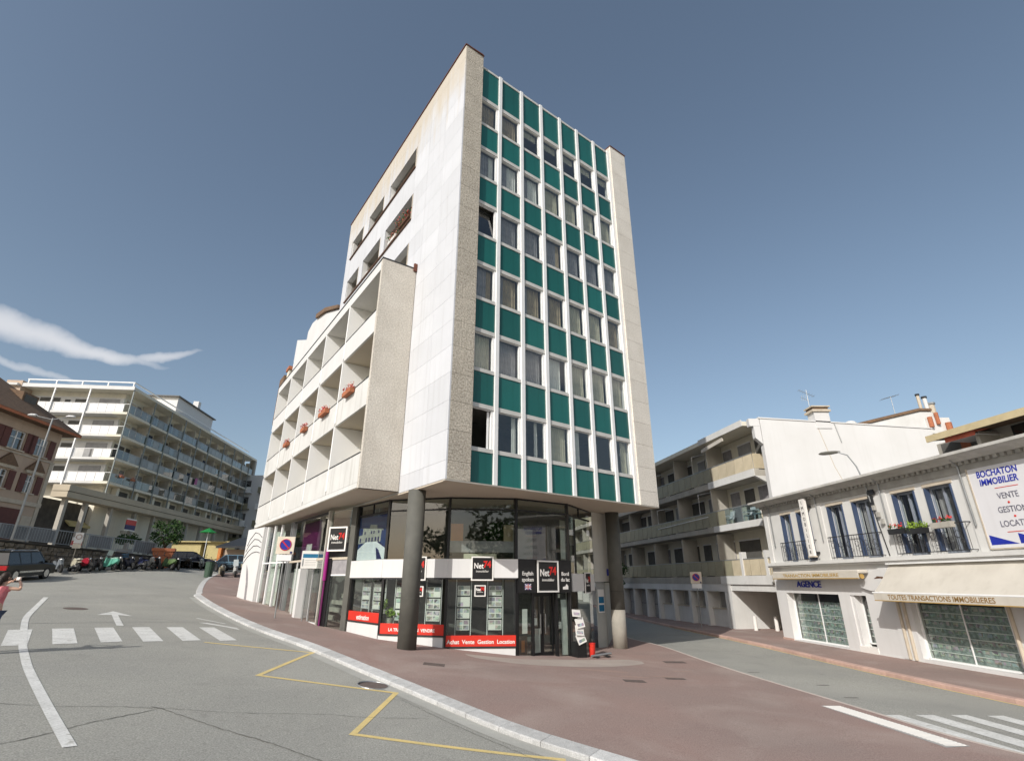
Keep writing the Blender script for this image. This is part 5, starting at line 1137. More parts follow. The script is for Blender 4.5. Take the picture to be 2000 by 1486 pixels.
# ground floor: passage near the gable, then garage doors and low windows between white piers
G('passage_wall', B().box(-5.75, -5.35, .0, 9, -3.2, -.15), 'white'); G('passage_back', B().box(-5.35, 1.2, 8, 8.3, -3.2, .2), 'cream'); G('passage_ceiling', B().box(-5.35, .8, 1.4, 8, .0, .29), 'cream'); G('passage_side', B().box(.3, .6, 1.0, 8, -3.2, .2), 'cream')
G('passage_beam', B().box(-5.35, .6, .05, .35, -.55, -.155), 'white'); G('no_entry_disc', B().disc((-5.2, 4.2, -1.0), (1, 0, .0), .33, .04, 24), 'red_paint')
G('garage_wall', B().box(-TL, -5.75, .9, 1.2, -3.2, -.15), 'white'); G('garage_lintel', B().box(-TL, -5.75, .02, .9, -.62, -.155), 'white')
x = -5.8
for k in range(14):
    w_ = (2.6, 2.3, 2.8)[k % 3]
    G('pier', B().box(x - .32, x, .0, .9, -3.2, -.625), 'white')
    if k < 4:
        G('low_wall', B().box(x - w_, x - .33, .35, .55, -3.2, -1.75), 'white'); G('sill', B().box(x - w_, x - .33, .28, .6, -1.747, -1.69), 'trim'); o = G('roller_shutter', B().box(x - w_ + .3, x - .6, .84, .896, -1.65, -.7), 'grey_shutter')
    else: o = G('garage_door', B().box(x - w_ + .1, x - .45, .6, .68, -3.1, -.7), 'grey_shutter'); G('door_line', B().box(x - w_ + .1, x - .45, .59, .599, -1.85, -1.82), 'dark_metal', o)
    x -= w_
gb = thing('gable_house', 'plain white gable wall with a chimney rising behind the white shop building', 'building', (15.4, 30.95, 0), 0)
Gb = lambda name, mb, m, parent=None: mb.build(name, M[m], parent or gb)
Gb('gable_wall', B().slab([(0.05, .35), (10.75, .35), (10.75, 8.88), (.15, 9.53)], 0, .4), 'white_clean'); Gb('wall_cap', B().slab([(.05, 9.54), (10.8, 8.885), (10.8, 8.95), (.05, 9.62)], -.05, .45), 'white_clean')
Gb('corbel', B().slab([(-.55, 9.05), (.1, 9.05), (.1, 9.53), (-.55, 9.53)], .0, .35).slab([(-.3, 8.3), (.1, 7.9), (.1, 9.04), (-.3, 9.04)], .0, .35), 'white_clean')
Gb('side_volume', B().box(1.6, 10.7, .41, 9, .3, 8.7), 'white')
ch = Gb('chimney', B().box(3.62, 4.55, -.05, .7, 8.9, 9.98), 'white_clean'); Gb('cap', B().box(3.5, 4.66, -.15, .8, 9.98, 10.12), 'trim', ch); Gb('pot_band', B().box(3.6, 4.56, -.06, .72, 10.121, 10.28), 'roof_tile', ch); Gb('cap', B().box(3.5, 4.66, -.15, .8, 10.281, 10.36), 'trim', ch)
Gb('rain_pipe', B().tube([(4.75, -.03, 9.2), (4.85, -.03, 8.6), (4.95, -.03, 8.0)], .03, 6), 'grey_metal'); Gb('vent', B().ball((6.0, .3, 9.3), .35, 10, (1, 1, .5)), 'white_clean')
Gb('stain', B().tube([(3.7, -.003, 8.95), (4.2, -.003, 6.5), (4.9, -.003, 4.6)], .02, 4), 'trim')
g2 = thing('pitched_house', 'white pitched-roof house end with tiled edge and several chimney pots behind the gable', 'building', (22.5, 33.2, 0), 0)
G2 = lambda name, mb, m, parent=None: mb.build(name, M[m], parent or g2)
G2('gable_wall', B().slab([(.2, 4), (7.0, 4), (7.0, 8.5), (5.9, 10.75), (5.1, 10.75), (.3, 9.6)], 0, 6), 'white'); G2('roof_edge', B().slab([(.2, 9.62), (5.1, 10.78), (5.9, 10.78), (5.9, 10.95), (5.0, 10.95), (.2, 9.8)], -.1, 6.1), 'roof_tile')
for i, (x, y, h, r_) in enumerate(((5.45, .2, 11.95, .10), (5.95, .3, 11.8, .13), (6.45, .5, 11.4, .20), (5.75, 1.2, 11.0, .16))):
    c = G2('chimney_pot', B().tube([(x, y, 10.2), (x, y, h)], r_, 10), 'white_clean' if i % 2 else 'trim'); G2('cowl', B().tube([(x, y, h), (x, y, h + .12)], r_ * 1.35, 10), 'dark_metal' if i != 2 else 'grey_metal', c)
G2('chimney_base', B().box(5.3, 6.9, -.1, 1.6, 9.2, 10.3), 'white'); G2('pot_cluster', B().tube([(5.5, -.2, 9.6), (5.5, -.2, 10.3)], .14, 8).tube([(6.0, -.2, 9.8), (6.0, -.2, 10.6)], .12, 8).tube([(6.6, -.25, 9.3), (6.6, -.25, 9.9)], .18, 8), 'terracotta')
def antenna(loc, h, label, m='grey_metal', big=False):
    t = thing('antenna', label, 'antenna', loc); MB().tube([(0, 0, 0), (0, 0, h)], .018, 6).build('mast', M[m], t)
    b = MB()
    if big:
        b.tube([(-.5, 0, h), (.45, 0, h - .45)], .012, 5)
        for i in range(7): x = -.45 + .14 * i; b.tube([(x, -.2, h - .02 - .065 * i), (x, .2, h - .02 - .065 * i)], .008, 4)
        b.tube([(-.45, 0, h - .5), (.1, 0, h - .75)], .012, 5); [b.tube([(-.4 + .12 * i, 0, h - .75), (-.36 + .12 * i, 0, h - .35)], .01, 4) for i in range(4)]
    else:
        b.tube([(-.7, 0, h - .22), (.6, 0, h + .14)], .014, 5); [b.tube([(-.6 + .2 * i, -.3, h - .2 + .055 * i), (-.6 + .2 * i, .3, h - .2 + .055 * i)], .008, 4) for i in range(6)]
    b.build('aerial', M[m], t)
antenna((18.95, 31.1, 10.35 + EYE), 1.15, 'pale television aerial on the chimney of the white gable', 'grey_metal', True)
antenna((26.0, 33.3, 10.45 + EYE), 1.4, 'thin television aerial right of the chimney, beside the tiled roof edge')
for i, (x, y) in enumerate(((15.19, 35.3), (16.37, 35.0))):
    g = gz(x, y) + .12; t = thing('bollard', ['short white bollard at the lit passage wall', 'short white bollard beside the AGENCE shop wall'][i], 'bollard', (x, y, g), 0, 'white bollards before the passage'); MB().tube([(0, 0, 0), (0, 0, .78)], .12, 14, .11).build('post', M['sign_white'], t); MB().ball((0, 0, .78), .11, 12, (1, 1, .4)).build('cap', M['sign_white'], t)
# end of the right-hand street
eb = thing('far_house', 'plain house closing the shaded end of the right-hand street', 'building', (3, 84, 0)); MB().box(-9, 14, 0, 8, -1, 9).build('wall', M['cream'], eb)
for i in range(5):
    for z in (2.0, 5.0): MB().box(-7.5 + 4 * i, -6.1 + 4 * i, -.06, -.003, z, z + 1.6).build('window', M['dark_room'], eb)
MB().side([(-.4, 9.003), (8.4, 9.003), (4, 11)], -9.3, 14.3).build('roof', M['roof_tile'], eb)
# ------------------------------------------------------------------ left side: terrace behind a rubble wall
WLN = [(-50, 14), (-40.5, 26.5), (-34.6, 36), (-31.9, 40.5), (-29.0, 45.4)]; WTOP = [3.7, 3.1, 2.55, 2.2, 1.78]
ter = MB(EYE); tp_ = WLN + [(-27, 52), (-30, 100), (-110, 100), (-110, 14)]; tz = WTOP + [1.5, 1.6, 3.2, 3.7]
ter.add([(p[0], p[1], z - .12) for p, z in zip(tp_, tz)], [tuple(range(len(tp_)))])
o = ter.mesh('terrace', M['concrete']); 
if o.polygons[0].normal.z < 0: o.flip_normals()
tag(put('terrace', o), kind='structure')
rw_ = thing('retaining_wall', 'brown rubble stone wall carrying the grey railing behind the parked motorbikes', 'wall', (-34.6, 36, 0))
rg = random.Random(21)
def wallpt(s):
    i = min(int(s), len(WLN) - 2); f = s - i; a, b = Vector(WLN[i]), Vector(WLN[i + 1]); p = a.lerp(b, f); return p, WTOP[i] * (1 - f) + WTOP[i + 1] * f, (b - a).normalized()
core = MB(EYE)
for i in range(len(WLN) - 1):
    (a, b), (za, zb2) = WLN[i:i + 2], WTOP[i:i + 2]; d = (Vector(b) - Vector(a)).normalized(); n = Vector((-d.y, d.x)) * .5
    core.prism([(a[0] + 34.6, a[1] - 36), (b[0] + 34.6, b[1] - 36), (b[0] + n.x + 34.6, b[1] + n.y - 36), (a[0] + n.x + 34.6, a[1] + n.y - 36)], -2.5, [za - .1, zb2 - .1, zb2 - .1, za - .1])
core.build('wall_core', M['dark_stone'], rw_)
st = MB(EYE)
for i in range(1, len(WLN) - 1):
    a, b = Vector(WLN[i]), Vector(WLN[i + 1]); L = (b - a).length; d = (b - a) / L; s = 0
    zt0, zt1 = WTOP[i], WTOP[i + 1]; row = 0
    for row in range(14):
        s = rg.uniform(-.3, 0)
        while s < L:
            w_ = rg.uniform(.3, .75); h = .27; top = zt0 + (zt1 - zt0) * max(0, min(1, s / L)) - .18 - row * .28
            p = a + d * max(0, s + .02); q = a + d * min(L, s + w_ - .03); e = rg.uniform(.03, .11); n = Vector((d.y, -d.x)) * e
            if (q - p).length > .1 and s + w_ > 0:
                x0, y0, x1, y1 = p.x + 34.6, p.y - 36, q.x + 34.6, q.y - 36
                st.prism([(x0 + n.x, y0 + n.y), (x1 + n.x * .9, y1 + n.y * .9), (x1, y1), (x0, y0)], top - h + .03, top)
            s += w_
o = st.build('stone', M['stone'], rw_); o['kind'] = 'stuff'
cp = MB(EYE)
for i in range(len(WLN) - 1):
    a, b = Vector(WLN[i]), Vector(WLN[i + 1]); d = (b - a).normalized(); n = Vector((d.y, -d.x)) * .14
    cp.prism([(a.x + n.x + 34.6, a.y + n.y - 36), (b.x + n.x + 34.6, b.y + n.y - 36), (b.x - n.x * 4 + 34.6, b.y - n.y * 4 - 36), (a.x - n.x * 4 + 34.6, a.y - n.y * 4 - 36)], [WTOP[i] - .099, WTOP[i + 1] - .099, WTOP[i + 1] - .099, WTOP[i] - .099], [WTOP[i], WTOP[i + 1], WTOP[i + 1], WTOP[i]])
cp.build('coping', M['dark_stone'], rw_)
rl = thing('terrace_railing', 'long grey metal railing with thin bars on top of the rubble wall', 'railing', (-34.6, 36, 2.55 + EYE))
M['rail_grey'] = mat('railing_paint', (.30, .33, .36), .5, c2=(.25, .28, .3)); M['rail_sheet'] = mat('railing_sheet', (.15, .17, .19), .5, c2=(.10, .115, .13), scale=1.2)
bars = MB(EYE); tops = MB(EYE); npost = 0
for i in range(len(WLN) - 1):
    a, b = Vector(WLN[i]), Vector(WLN[i + 1]); L = (b - a).length; d = (b - a) / L; n = int(L / .16)
    f = lambda s, z: (a.x + d.x * s + 34.6, a.y + d.y * s - 36, z + WTOP[i] + (WTOP[i + 1] - WTOP[i]) * s / L - 2.55 - EYE)
    tops.tube([f(0, 1.02), f(L, 1.02)], .03, 6); tops.tube([f(0, .12), f(L, .12)], .02, 6)
    for k in range(n): bars.tube([f(k * L / n, .12), f(k * L / n, 1.0)], .012, 4)
    for k in range(int(L / 1.6) + 1):
        put('post', shared('rp', lambda: MB().box(-.035, .035, -.035, .035, 0, 1.05).mesh('post', M['rail_grey'])), rl, tuple(Vector(f(min(L, k * 1.6), 0)) + Vector((0, 0, EYE))))
    if i >= 2 or i == 1:
        for k in range(int(L / 1.6)):
            if i == 1 or (k + i) % 5 == 4: continue
            p0 = f(k * 1.6 + .06, .15); p1 = f(min(L, k * 1.6 + 1.54), .15); th = Vector((-d.y, d.x)) * .01
            m_ = MB(EYE).add([p0, p1, (p1[0], p1[1], p1[2] + .82), (p0[0], p0[1], p0[2] + .82)], [(0, 1, 2, 3)]); m_.build('infill_sheet', M['rail_sheet'], rl)
bars.build('bar', M['rail_grey'], rl)['kind'] = 'stuff'; tops.build('rail', M['rail_grey'], rl)

# ------------------------------------------------------------------ old house with brown shutters
HX, HY = -37.8, 42.0; RZH = math.atan2(.994, -.107)
ho = thing('shuttered_house', 'old pink-beige house with brown shutters and a hipped tile roof at the left edge', 'building', (HX, HY, 0), RZH)
H_ = lambda name, mb, m, parent=None: mb.build(name, M[m], parent or ho)
HL = 13.0
WU = [(1.05, 2.35, 9.2, 10.62), (3.45, 4.95, 9.12, 10.55), (6.3, 7.6, 9.1, 10.5), (9, 10.3, 9.1, 10.5)]; WLo = [(1.2, 2.2, 6.32, 7.62), (3.95, 4.95, 6.25, 7.6), (6.4, 7.4, 6.25, 7.6), (9.1, 10.1, 6.25, 7.6)]
ys = sorted(set([v for w in WU for v in w[:2]] + [v for w in WLo for v in w[:2]]))
w = B(); zprev = 2.4
for ops, z0, z1 in ((WLo, 6.28, 7.62), (WU, 9.15, 10.56)):
    w.box(-HL, 0, 0, .4, zprev, z0); xs = [0] + [v for o in ops for v in o[:2]] + [HL]
    for i in range(0, len(xs), 2): w.box(-xs[i + 1], -xs[i], 0, .4, z0, z1)
    zprev = z1
w.box(-HL, 0, 0, .4, zprev, 11.4); H_('wall', w, 'beige_wall'); H_('side_wall', B().box(-.4, 0, .4, 10, 2.4, 11.4).box(-HL, -HL + .4, .4, 10, 2.4, 11.4).box(-HL + .4, -.4, 9.6, 10, 2.4, 11.4), 'beige_wall')
H_('string_course', B().box(-HL, .05, -.08, -.002, 8.85, 8.95).box(-HL, .05, -.1, -.002, 5.35, 5.65), 'trim'); H_('corner_band', B().box(-.35, .03, -.05, -.002, 2.4, 8.84), 'trim')
H_('room', B().box(-HL + .5, -.5, .8, .9, 2.4, 11), 'dark_room')
for ops, up in ((WU, 1), (WLo, 0)):
    for x0, x1, _, _ in ops:
        z0, z1 = (9.15, 10.56) if up else (6.28, 7.62); wd_ = x1 - x0
        f = H_('window', B().box(-x1, -x1 + .07, .15, .25, z0, z1).box(-x0 - .07, -x0, .15, .25, z0, z1).box(-x1, -x0, .15, .25, z1 - .07, z1).box(-(x0 + x1) / 2 - .04, -(x0 + x1) / 2 + .04, .15, .25, z0, z1 - .07).box(-x1 + .07, -x0 - .07, .16, .24, z0 + .85, z0 + .9), 'white_metal')
        H_('pane', B().box(-x1 + .07, -x0 - .07, .2, .21, z0, z1 - .07), 'glass', f); H_('sill', B().box(-x1 - .1, -x0 + .1, -.14, .1, z0 - .1, z0 - .003), 'trim', f)
        for a, b in ((-x0 + .03, -x0 + .03 + .62), (-x1 - .65, -x1 - .03)):
            s_ = H_('shutter', B().box(a, b, -.06, -.012, z0 - .05, z1), 'shutter', f)
        if not up:
            c = -(x0 + x1) / 2; H_('pediment', B().slab([(c - .95, 7.95), (c + .95, 7.95), (c + .6, 8.3), (c, 8.82), (c - .6, 8.3)], -.22, -.003), 'roof_tile', f); H_('lintel', B().box(c - .85, c + .85, -.15, -.003, 7.72, 7.945), 'trim', f)
H_('door', B().box(-3.6, -1.5, -.03, -.003, 2.8, 5.0), 'shutter'); H_('door', B().box(-7.6, -5.0, -.03, -.003, 2.8, 5.0), 'shutter'); H_('stone_panel', B().box(-1.4, -.4, -.03, -.003, 2.6, 4.6), 'trim')
rf = H_('roof', MB(EYE).add([(-HL - .9, -.9, 11.35), (.9, -.9, 11.35), (.9, 10.9, 11.35), (-HL - .9, 10.9, 11.35), (-4.6, 5, 16.2), (-HL + 4, 5, 16.2), (-HL - .9, -.9, 11.55), (.9, -.9, 11.55), (.9, 10.9, 11.55), (-HL - .9, 10.9, 11.55)], [(3, 2, 1, 0), (6, 7, 4, 5), (7, 8, 4), (8, 9, 5, 4), (9, 6, 5), (0, 1, 7, 6), (1, 2, 8, 7), (2, 3, 9, 8), (3, 0, 6, 9)]), 'roof_tile')
H_('eave_board', B().box(-HL - .85, .85, -.93, -.902, 11.3, 11.5), 'terracotta', rf)
d_ = H_('dormer', B().side([(1.2, 12.7), (1.2, 13.9), (3.6, 14.4), (3.6, 13.2)], -3.6, -2.0), 'roof_tile'); H_('opening', B().box(-3.4, -2.2, 1.17, 1.197, 12.8, 13.75), 'dark_room', d_)
c_ = H_('chimney', B().box(-1.7, -.3, 6.6, 8.4, 11.5, 16.2), 'beige_wall'); H_('cap', B().box(-1.8, -.2, 6.5, 8.5, 16.2, 16.5), 'roof_tile', c_)

# ------------------------------------------------------------------ apartment block with glazed balconies and the long canopy below
AX, AY = -47.0, 60.0; RZA = math.atan2(.9956, -.0934); AL = 41.5
fb = thing('balcony_apartments', 'long pale apartment block with glass-fronted balconies on four floors above a shop canopy', 'building', (AX, AY, 0), RZA)
A2 = lambda name, mb, m, parent=None: mb.build(name, M[m], parent or fb)
FZ = [10.45, 13.25, 16.05, 18.85]; RT = 22.0
A2('main_wall', B().box(1.6, AL - 2.0, 1.7, 14, 1.0, 22.0), 'cream')
for i, z in enumerate(FZ):
    A2('balcony_slab', B().box(-.0, AL - .8, 0, 1.698, z, z + .26), 'cream'); A2('balcony_slab', B().box(.0, 1.598, 1.7, 12.6, z, z + .26), 'white')
A2('roof_slab', B().box(-.1, AL, -.1, 14, RT, RT + .35), 'cream'); A2('roof_edge', B().box(-.15, .0, -.15, 13.4, RT - .05, RT + .4), 'white_clean')
A2('roof_rail', B().box(.15, .25, .2, 12.6, RT + .95, RT + 1.08).box(.15, AL - 4, .15, .25, RT + .95, RT + 1.08), 'white_metal')
for y in (.2, 3.2, 6.2, 9.2, 12.4): A2('rail_post', B().box(.14, .26, y, y + .12, RT + .35, RT + .95), 'white_metal')
A2('end_wall', B().box(-.2, 1.6, 12.8, 14.6, 1.0, RT + .7), 'beige_wall'); A2('end_roof', B().box(-.6, 1.8, 13, 17, RT + .0, RT + .25), 'white')
# end facade towards the camera: balcony screens, windows, two slanting white posts
for i, z in enumerate(FZ):
    pn = shared('ebp', lambda: MB().box(0, .05, .03, .97, 0, .95).mesh('balcony_panel', M['white_metal']))
    for k in range(11):
        if (i, k) in ((1, 2), (1, 3)): continue
        put('balcony_panel', pn, fb, (.08, 1.0 * k + .6, z + .30 + EYE))
    A2('rail', B().box(.05, .15, .0, 12.4, z + 1.27, z + 1.32), 'white_metal'); A2('end_face', B().box(1.5, 1.598, 1.7, 12.8, z + .26, z + 2.5), 'white')
    for y0, y1, zz0, zz1, m in ((2.2, 4.6, .3, 2.3, 'grey_shutter'), (6.0, 7.4, 1.5, 2.2, 'dark_room'), (9.2, 11.5, .3, 2.3, 'curtain_white' if i != 3 else 'dark_room'), (8.0, 8.6, 1.7, 2.1, 'dark_metal')):
        A2('end_window', B().box(1.44, 1.499, y0, y1, z + zz0, z + zz1), m)
for y in (4.9, 8.95): A2('slim_post', B().box(-.12, .02, y - .07, y + .07, 9.2, RT), 'white_metal')
# street facade: windows, shutters and glass balustrades bay by bay
rg = random.Random(31); gp = shared('gp', lambda: MB().box(.02, 1.30, .03, .05, 0, .92).mesh('glass_panel', M['bal_glass']))
M['pale_sheet'] = mat('balcony_blue_grey', (.33, .355, .35), .4, c2=(.27, .295, .30), rnd=.3)
gp2 = shared('gp2', lambda: MB().box(.02, 1.30, .03, .05, 0, .92).mesh('glass_panel', M['pale_sheet']))
for i, z in enumerate(FZ):
    for k in range(30):
        put('glass_panel', gp if rg.random() < .55 else gp2, fb, (.1 + 1.34 * k, 0, z + .30 + EYE))
    A2('rail', B().box(.1, AL - .9, .0, .07, z + 1.24, z + 1.30), 'grey_metal')
    for k in range(10):
        x = 1.8 + 3.95 * k; wdw = A2('balcony_window', B().box(x + .2, x + 2.1, 1.62, 1.698, z + .28, z + 2.35), rg.choice(('dark_room', 'grey_shutter', 'trim', 'dark_room'))); A2('frame', B().box(x + .15, x + 2.15, 1.60, 1.69, z + 2.36, z + 2.44), 'white_metal', wdw)
        A2('balcony_door', B().box(x + 2.5, x + 3.3, 1.62, 1.698, z + .28, z + 2.35), rg.choice(('dark_room', 'grey_shutter', 'curtain_grey', 'blue_shutter')))
        A2('divider', B().box(x + 3.45, x + 3.55, .3, 1.6, z + .262, z + 2.6), 'trim')
M['post_teal'] = mat('balcony_post', (.26, .29, .28), .5)
for x in (.12, 5.1, 9.3, 13.3, 17.7, 21.6, 26.8, 31.0, 35.2, 38.5): A2('slim_post', B().box(x - .06, x + .06, -.10, .0, 9.2, RT), 'post_teal')
A2('end_pylon', B().box(AL - .7, AL, -.15, .9, 1.0, RT - .003), 'concrete'); A2('lower_wall', B().box(1.6, AL - 2, 1.2, 1.69, 9.3, 10.44), 'cream')
for k in range(9): A2('lower_opening', B().box(4 + 3.9 * k, 6.2 + 3.9 * k, 1.15, 1.199, 9.5, 10.2), 'dark_room'); A2('pier', B().box(2.9 + 3.9 * k, 3.4 + 3.9 * k, .5, 1.14, 9.2, 10.44), 'cream')
pt = A2('penthouse', B().box(11.5, 22.8, .9, 7, RT + .35, 25.0), 'white_clean'); A2('penthouse_roof', B().box(11.0, 23.2, .6, 7.4, 25.0, 25.15), 'roof_grey', pt); A2('chimney', B().box(17.4, 18.2, 1.0, 1.8, 25.15, 26.4), 'white_clean', pt)
A2('penthouse_window', B().box(23.0 - .18, 22.88, 2, 5, 23.2, 24.6), 'bal_glass_green', pt)
M['yel'] = mat('pale_yellow_board', (.50, .42, .20), .8, c2=(.44, .37, .18))
# canopy: two flat fascia bands with a dark gap between
A2('canopy', B().box(-6.3, AL + 9.5, -.55, 1.1, 8.62, 9.25), 'taupe'); A2('canopy', B().box(-6.3, AL + 9.5, -.50, 1.1, 7.98, 8.56), 'taupe'); A2('canopy_gap', B().box(-6.2, AL + 4.4, -.4, 1.0, 8.56, 8.62), 'dark_metal')
A2('side_mass', B().box(-6.2, 1.55, 2.2, 12, 1.0, 8.0), 'dark_stone')
A2('shop_wall', B().box(-5.5, AL, 3.0, 3.4, 1.0, 7.98), 'room_pale')
for k, x in enumerate((-5.2, -2.0, 2.4, 7.2, 11.5, 16, 20.5, 25, 30, 35, 40)):
    A2('shop_column', B().box(x - .22, x + .22, .1, .5, 1.0, 7.97), 'concrete'); x2 = x + 4
    A2('shop_front', B().box(x + .5, x + 3.6, 2.9, 2.99, 3.6, 6.7), ('dark_room', 'curtain_cream', 'dark_room', 'bal_glass_tan')[k % 4]); A2('shop_band', B().box(x + .3, x + 3.9, 2.7, 2.99, 6.8, 7.6), ('trim', 'curtain_beige', 'cream', 'curtain_white')[k % 4])
    A2('shop_door', B().box(x + 1.4, x + 2.2, 2.84, 2.895, 3.6, 6.3), ('curtain_white', 'grey_shutter', 'dark_metal')[k % 3]); A2('awning_strip', B().side([(1.6, 5.5), (1.6, 5.75), (2.69, 6.5), (2.69, 6.4)], x + .4, x + 3.8), ('trim', 'yel', 'curtain_grey')[k % 3]) if k % 2 else None; A2('sign_strip', B().box(x + .6, x + 3.2, 2.62, 2.695, 6.95, 7.4), ('navy', 'wood', 'sign_white', 'terracotta')[k % 4])
def lsign(x, z0, z1, w_, label, parts):
    t = thing('bank_sign', label, 'shop sign', (AX + .0934 * -1 * x + .9956 * .7 * 1.0, AY + .9956 * x + .0934 * .7, z0 + EYE), RZA)
    for a, b, m in parts: MB().box(-w_ / 2, w_ / 2, -.08, 0, a * (z1 - z0), b * (z1 - z0) - .004).build('sign_panel', M[m], t)
lsign(5.2, 5.6, 7.0, 2.0, 'red over navy blue shop sign under the long canopy', ((0, .08, 'sign_white'), (.08, .48, 'navy'), (.48, .9, 'red_paint'), (.9, 1, 'sign_white')))
lsign(-3.2, 3.0, 4.2, 1.5, 'white shop sign with a red square at the left end of the canopy', ((0, .3, 'sign_white'), (.3, .7, 'red_paint'), (.7, 1, 'sign_white')))
for i, (x, z, m, n) in enumerate(((-1, 10.8, 'flower_pink', 0), (1.3, 10.8, 'flower_red', 1))):
    p = (AX - .0934 * (2 + 2 * i) + .2, AY + 2 + 2.2 * i, 10.45 + .26 + EYE + .75); flower_box(p, RZA, .7, ['pale pink flower box on the lowest balcony near the corner of the apartment block', 'red flower box on the lowest balcony of the apartment block'][i], (m, m), 50 + i, 40, r=.2)
cl_ = thing('laundry', 'bright pink cloth hanging over a balcony of the apartment block', 'cloth', (AX - .0934 * 19.5 + .12, AY + 19.5, 13.25 + EYE + .4), RZA); MB().slab([(-.4, 0), (.4, .05), (.45, 1.0), (-.35, 1.0)], -.06, -.02).build('cloth', M['magenta'], cl_)
# white blocks of flats farther up the left street
wf = thing('white_flats', 'distant white block of flats seen between the balconies and the glass shop', 'building', (-47.5, 100, 0), .0)
MB().box(-10, 14, 0, 10, 0, 22).build('wall', M['white_clean'], wf)
for i in range(6):
    for k in range(6):
        MB().box(-9 + 4 * k, -6.4 + 4 * k, -.9, -.003, 3 + 3.1 * i, 3.2 + 3.1 * i).box(-9 + 4 * k, -6.4 + 4 * k, -.9, -.85, 3.2 + 3.1 * i, 4.1 + 3.1 * i).build('balcony', M['bal_glass_green'] if (i + k) % 2 else M['white_metal'], wf); MB().box(-8.6 + 4 * k, -6.9 + 4 * k, -.05, -.004, 3.3 + 3.1 * i, 5.4 + 3.1 * i).build('window', M['dark_room'], wf)
# yellow market stall, green parasol and dark shed under the end of the canopy
def at_img(x, y, z): return (x, y, z)
ks = thing('yellow_kiosk', 'pale yellow market kiosk under the far end of the canopy', 'kiosk', (-38.2, 66, .9 + EYE - .2), .1)
MB().box(-3.2, .2, 0, 2, 1.9, 3.5).build('panel', M['yel'], ks); MB().box(.9, 3.4, 0, 2, 1.0, 3.6).build('panel', M['yel'], ks); MB().box(-3, 3.3, .2, 2, 0, 1.6).build('counter', M['wood'], ks); MB().box(-3.4, 3.6, -.4, 2.3, 3.62, 3.75).build('roof', M['yel'], ks)
pr = thing('green_parasol', 'bright green parasol above the yellow kiosk', 'parasol', (-36.6, 64.5, .9 + EYE)); M['bright_green'] = mat('bright_green_cloth', (.01, .20, .045), .8); MB().tube([(0, 0, 0), (0, 0, 4.7)], .04, 8).build('pole', M['white_metal'], pr)
MB().add([(0, 0, 5.0)] + [(1.0 * math.cos(a), 1.0 * math.sin(a), 4.45) for a in [2 * math.pi * k / 8 for k in range(8)]] + [(0, 0, 4.9)], [(0, 1 + k, 1 + (k + 1) % 8) for k in range(8)] + [(9, 1 + (k + 1) % 8, 1 + k) for k in range(8)]).build('canopy', M['bright_green'], pr)
sh_ = thing('dark_shed', 'dark sloped awning shed with an orange flank next to the white shop end wall', 'kiosk', (-29.4, 60, .6 + EYE), -.05)
MB().box(-2.6, 4, 0, 2.5, 0, 2.6).build('wall', M['beige_wall'], sh_); MB().side([(-1.6, 2.65), (-1.6, 2.85), (2.8, 4.0), (2.8, 3.8)], -2.6, 5).build('roof', M['dark_metal'], sh_); MB().box(-3.0, -2.65, -.4, .4, .2, 3.0).build('orange_panel', M['orange'], sh_); MB().box(-.8, 1.0, -.03, -.003, 1.1, 2.0).build('notice', M['sign_white'], sh_)

# ------------------------------------------------------------------ planter, shrubs
def shrub(mb_mat, c, rad, n, size, seed, parent, name='foliage', sq=.8):
    o = MB().leaves(c, rad, n, size, random.Random(seed), sq).build(name, M[mb_mat], parent); o['kind'] = 'stuff'; return o
px, py = -28.9, 45.0; g = gz(px, py)
pn = thing('terracotta_planter', 'large square terracotta planter with a tall leafy bush, at the end of the railing', 'planter', (px, py, g), .5)
MB().loft([[(-r, -r, z), (r, -r, z), (r, r, z), (-r, r, z)] for r, z in ((.5, 0), (.74, 1.3))]).build('pot', M['terracotta'], pn); MB().loft([[(-r, -r, z), (r, -r, z), (r, r, z), (-r, r, z)] for r, z in ((.80, 1.26), (.82, 1.5))]).build('rim', M['terracotta'], pn)
rg = random.Random(8); br = MB()
for i in range(9): a = rg.uniform(0, 6.3); br.tube([(0, 0, 1.5), (.3 * math.cos(a), .3 * math.sin(a), 2.1), (.9 * math.cos(a), .9 * math.sin(a), rg.uniform(2.6, 3.5))], .03, 5, .01)
br.build('stem', M['wood'], pn)
for i in range(9): a = rg.uniform(0, 6.3); r_ = rg.uniform(.2, 1.1); shrub('leaf', (r_ * math.cos(a), r_ * math.sin(a), rg.uniform(1.9, 3.5)), .55, 110, .13, 60 + i, pn)
t = thing('balcony_bush', 'dark green bush on the terrace behind the railing, left of the planter', 'plant', (-33.6, 47, 2.0 + EYE)); MB().box(-.5, .5, -.3, .3, 0, .5).build('pot', M['concrete'], t)
for i in range(4): shrub('leaf', (rg.uniform(-.7, .7), rg.uniform(-.3, .3), rg.uniform(.8, 1.6)), .5, 110, .12, 90 + i, t)
t = thing('street_tree', 'slim dark green tree beyond the shaded end of the right street', 'tree', (9.6, 52, gz(9.6, 52) + .12)); MB().tube([(0, 0, 0), (.1, 0, 1.5), (0, .1, 3)], .12, 8, .05).build('trunk', M['wood'], t)
for i in range(8): shrub('leaf_light' if i % 2 else 'leaf', (rg.uniform(-.8, .8), rg.uniform(-.8, .8), rg.uniform(2.2, 4.2)), .7, 130, .16, 120 + i, t, 'crown')

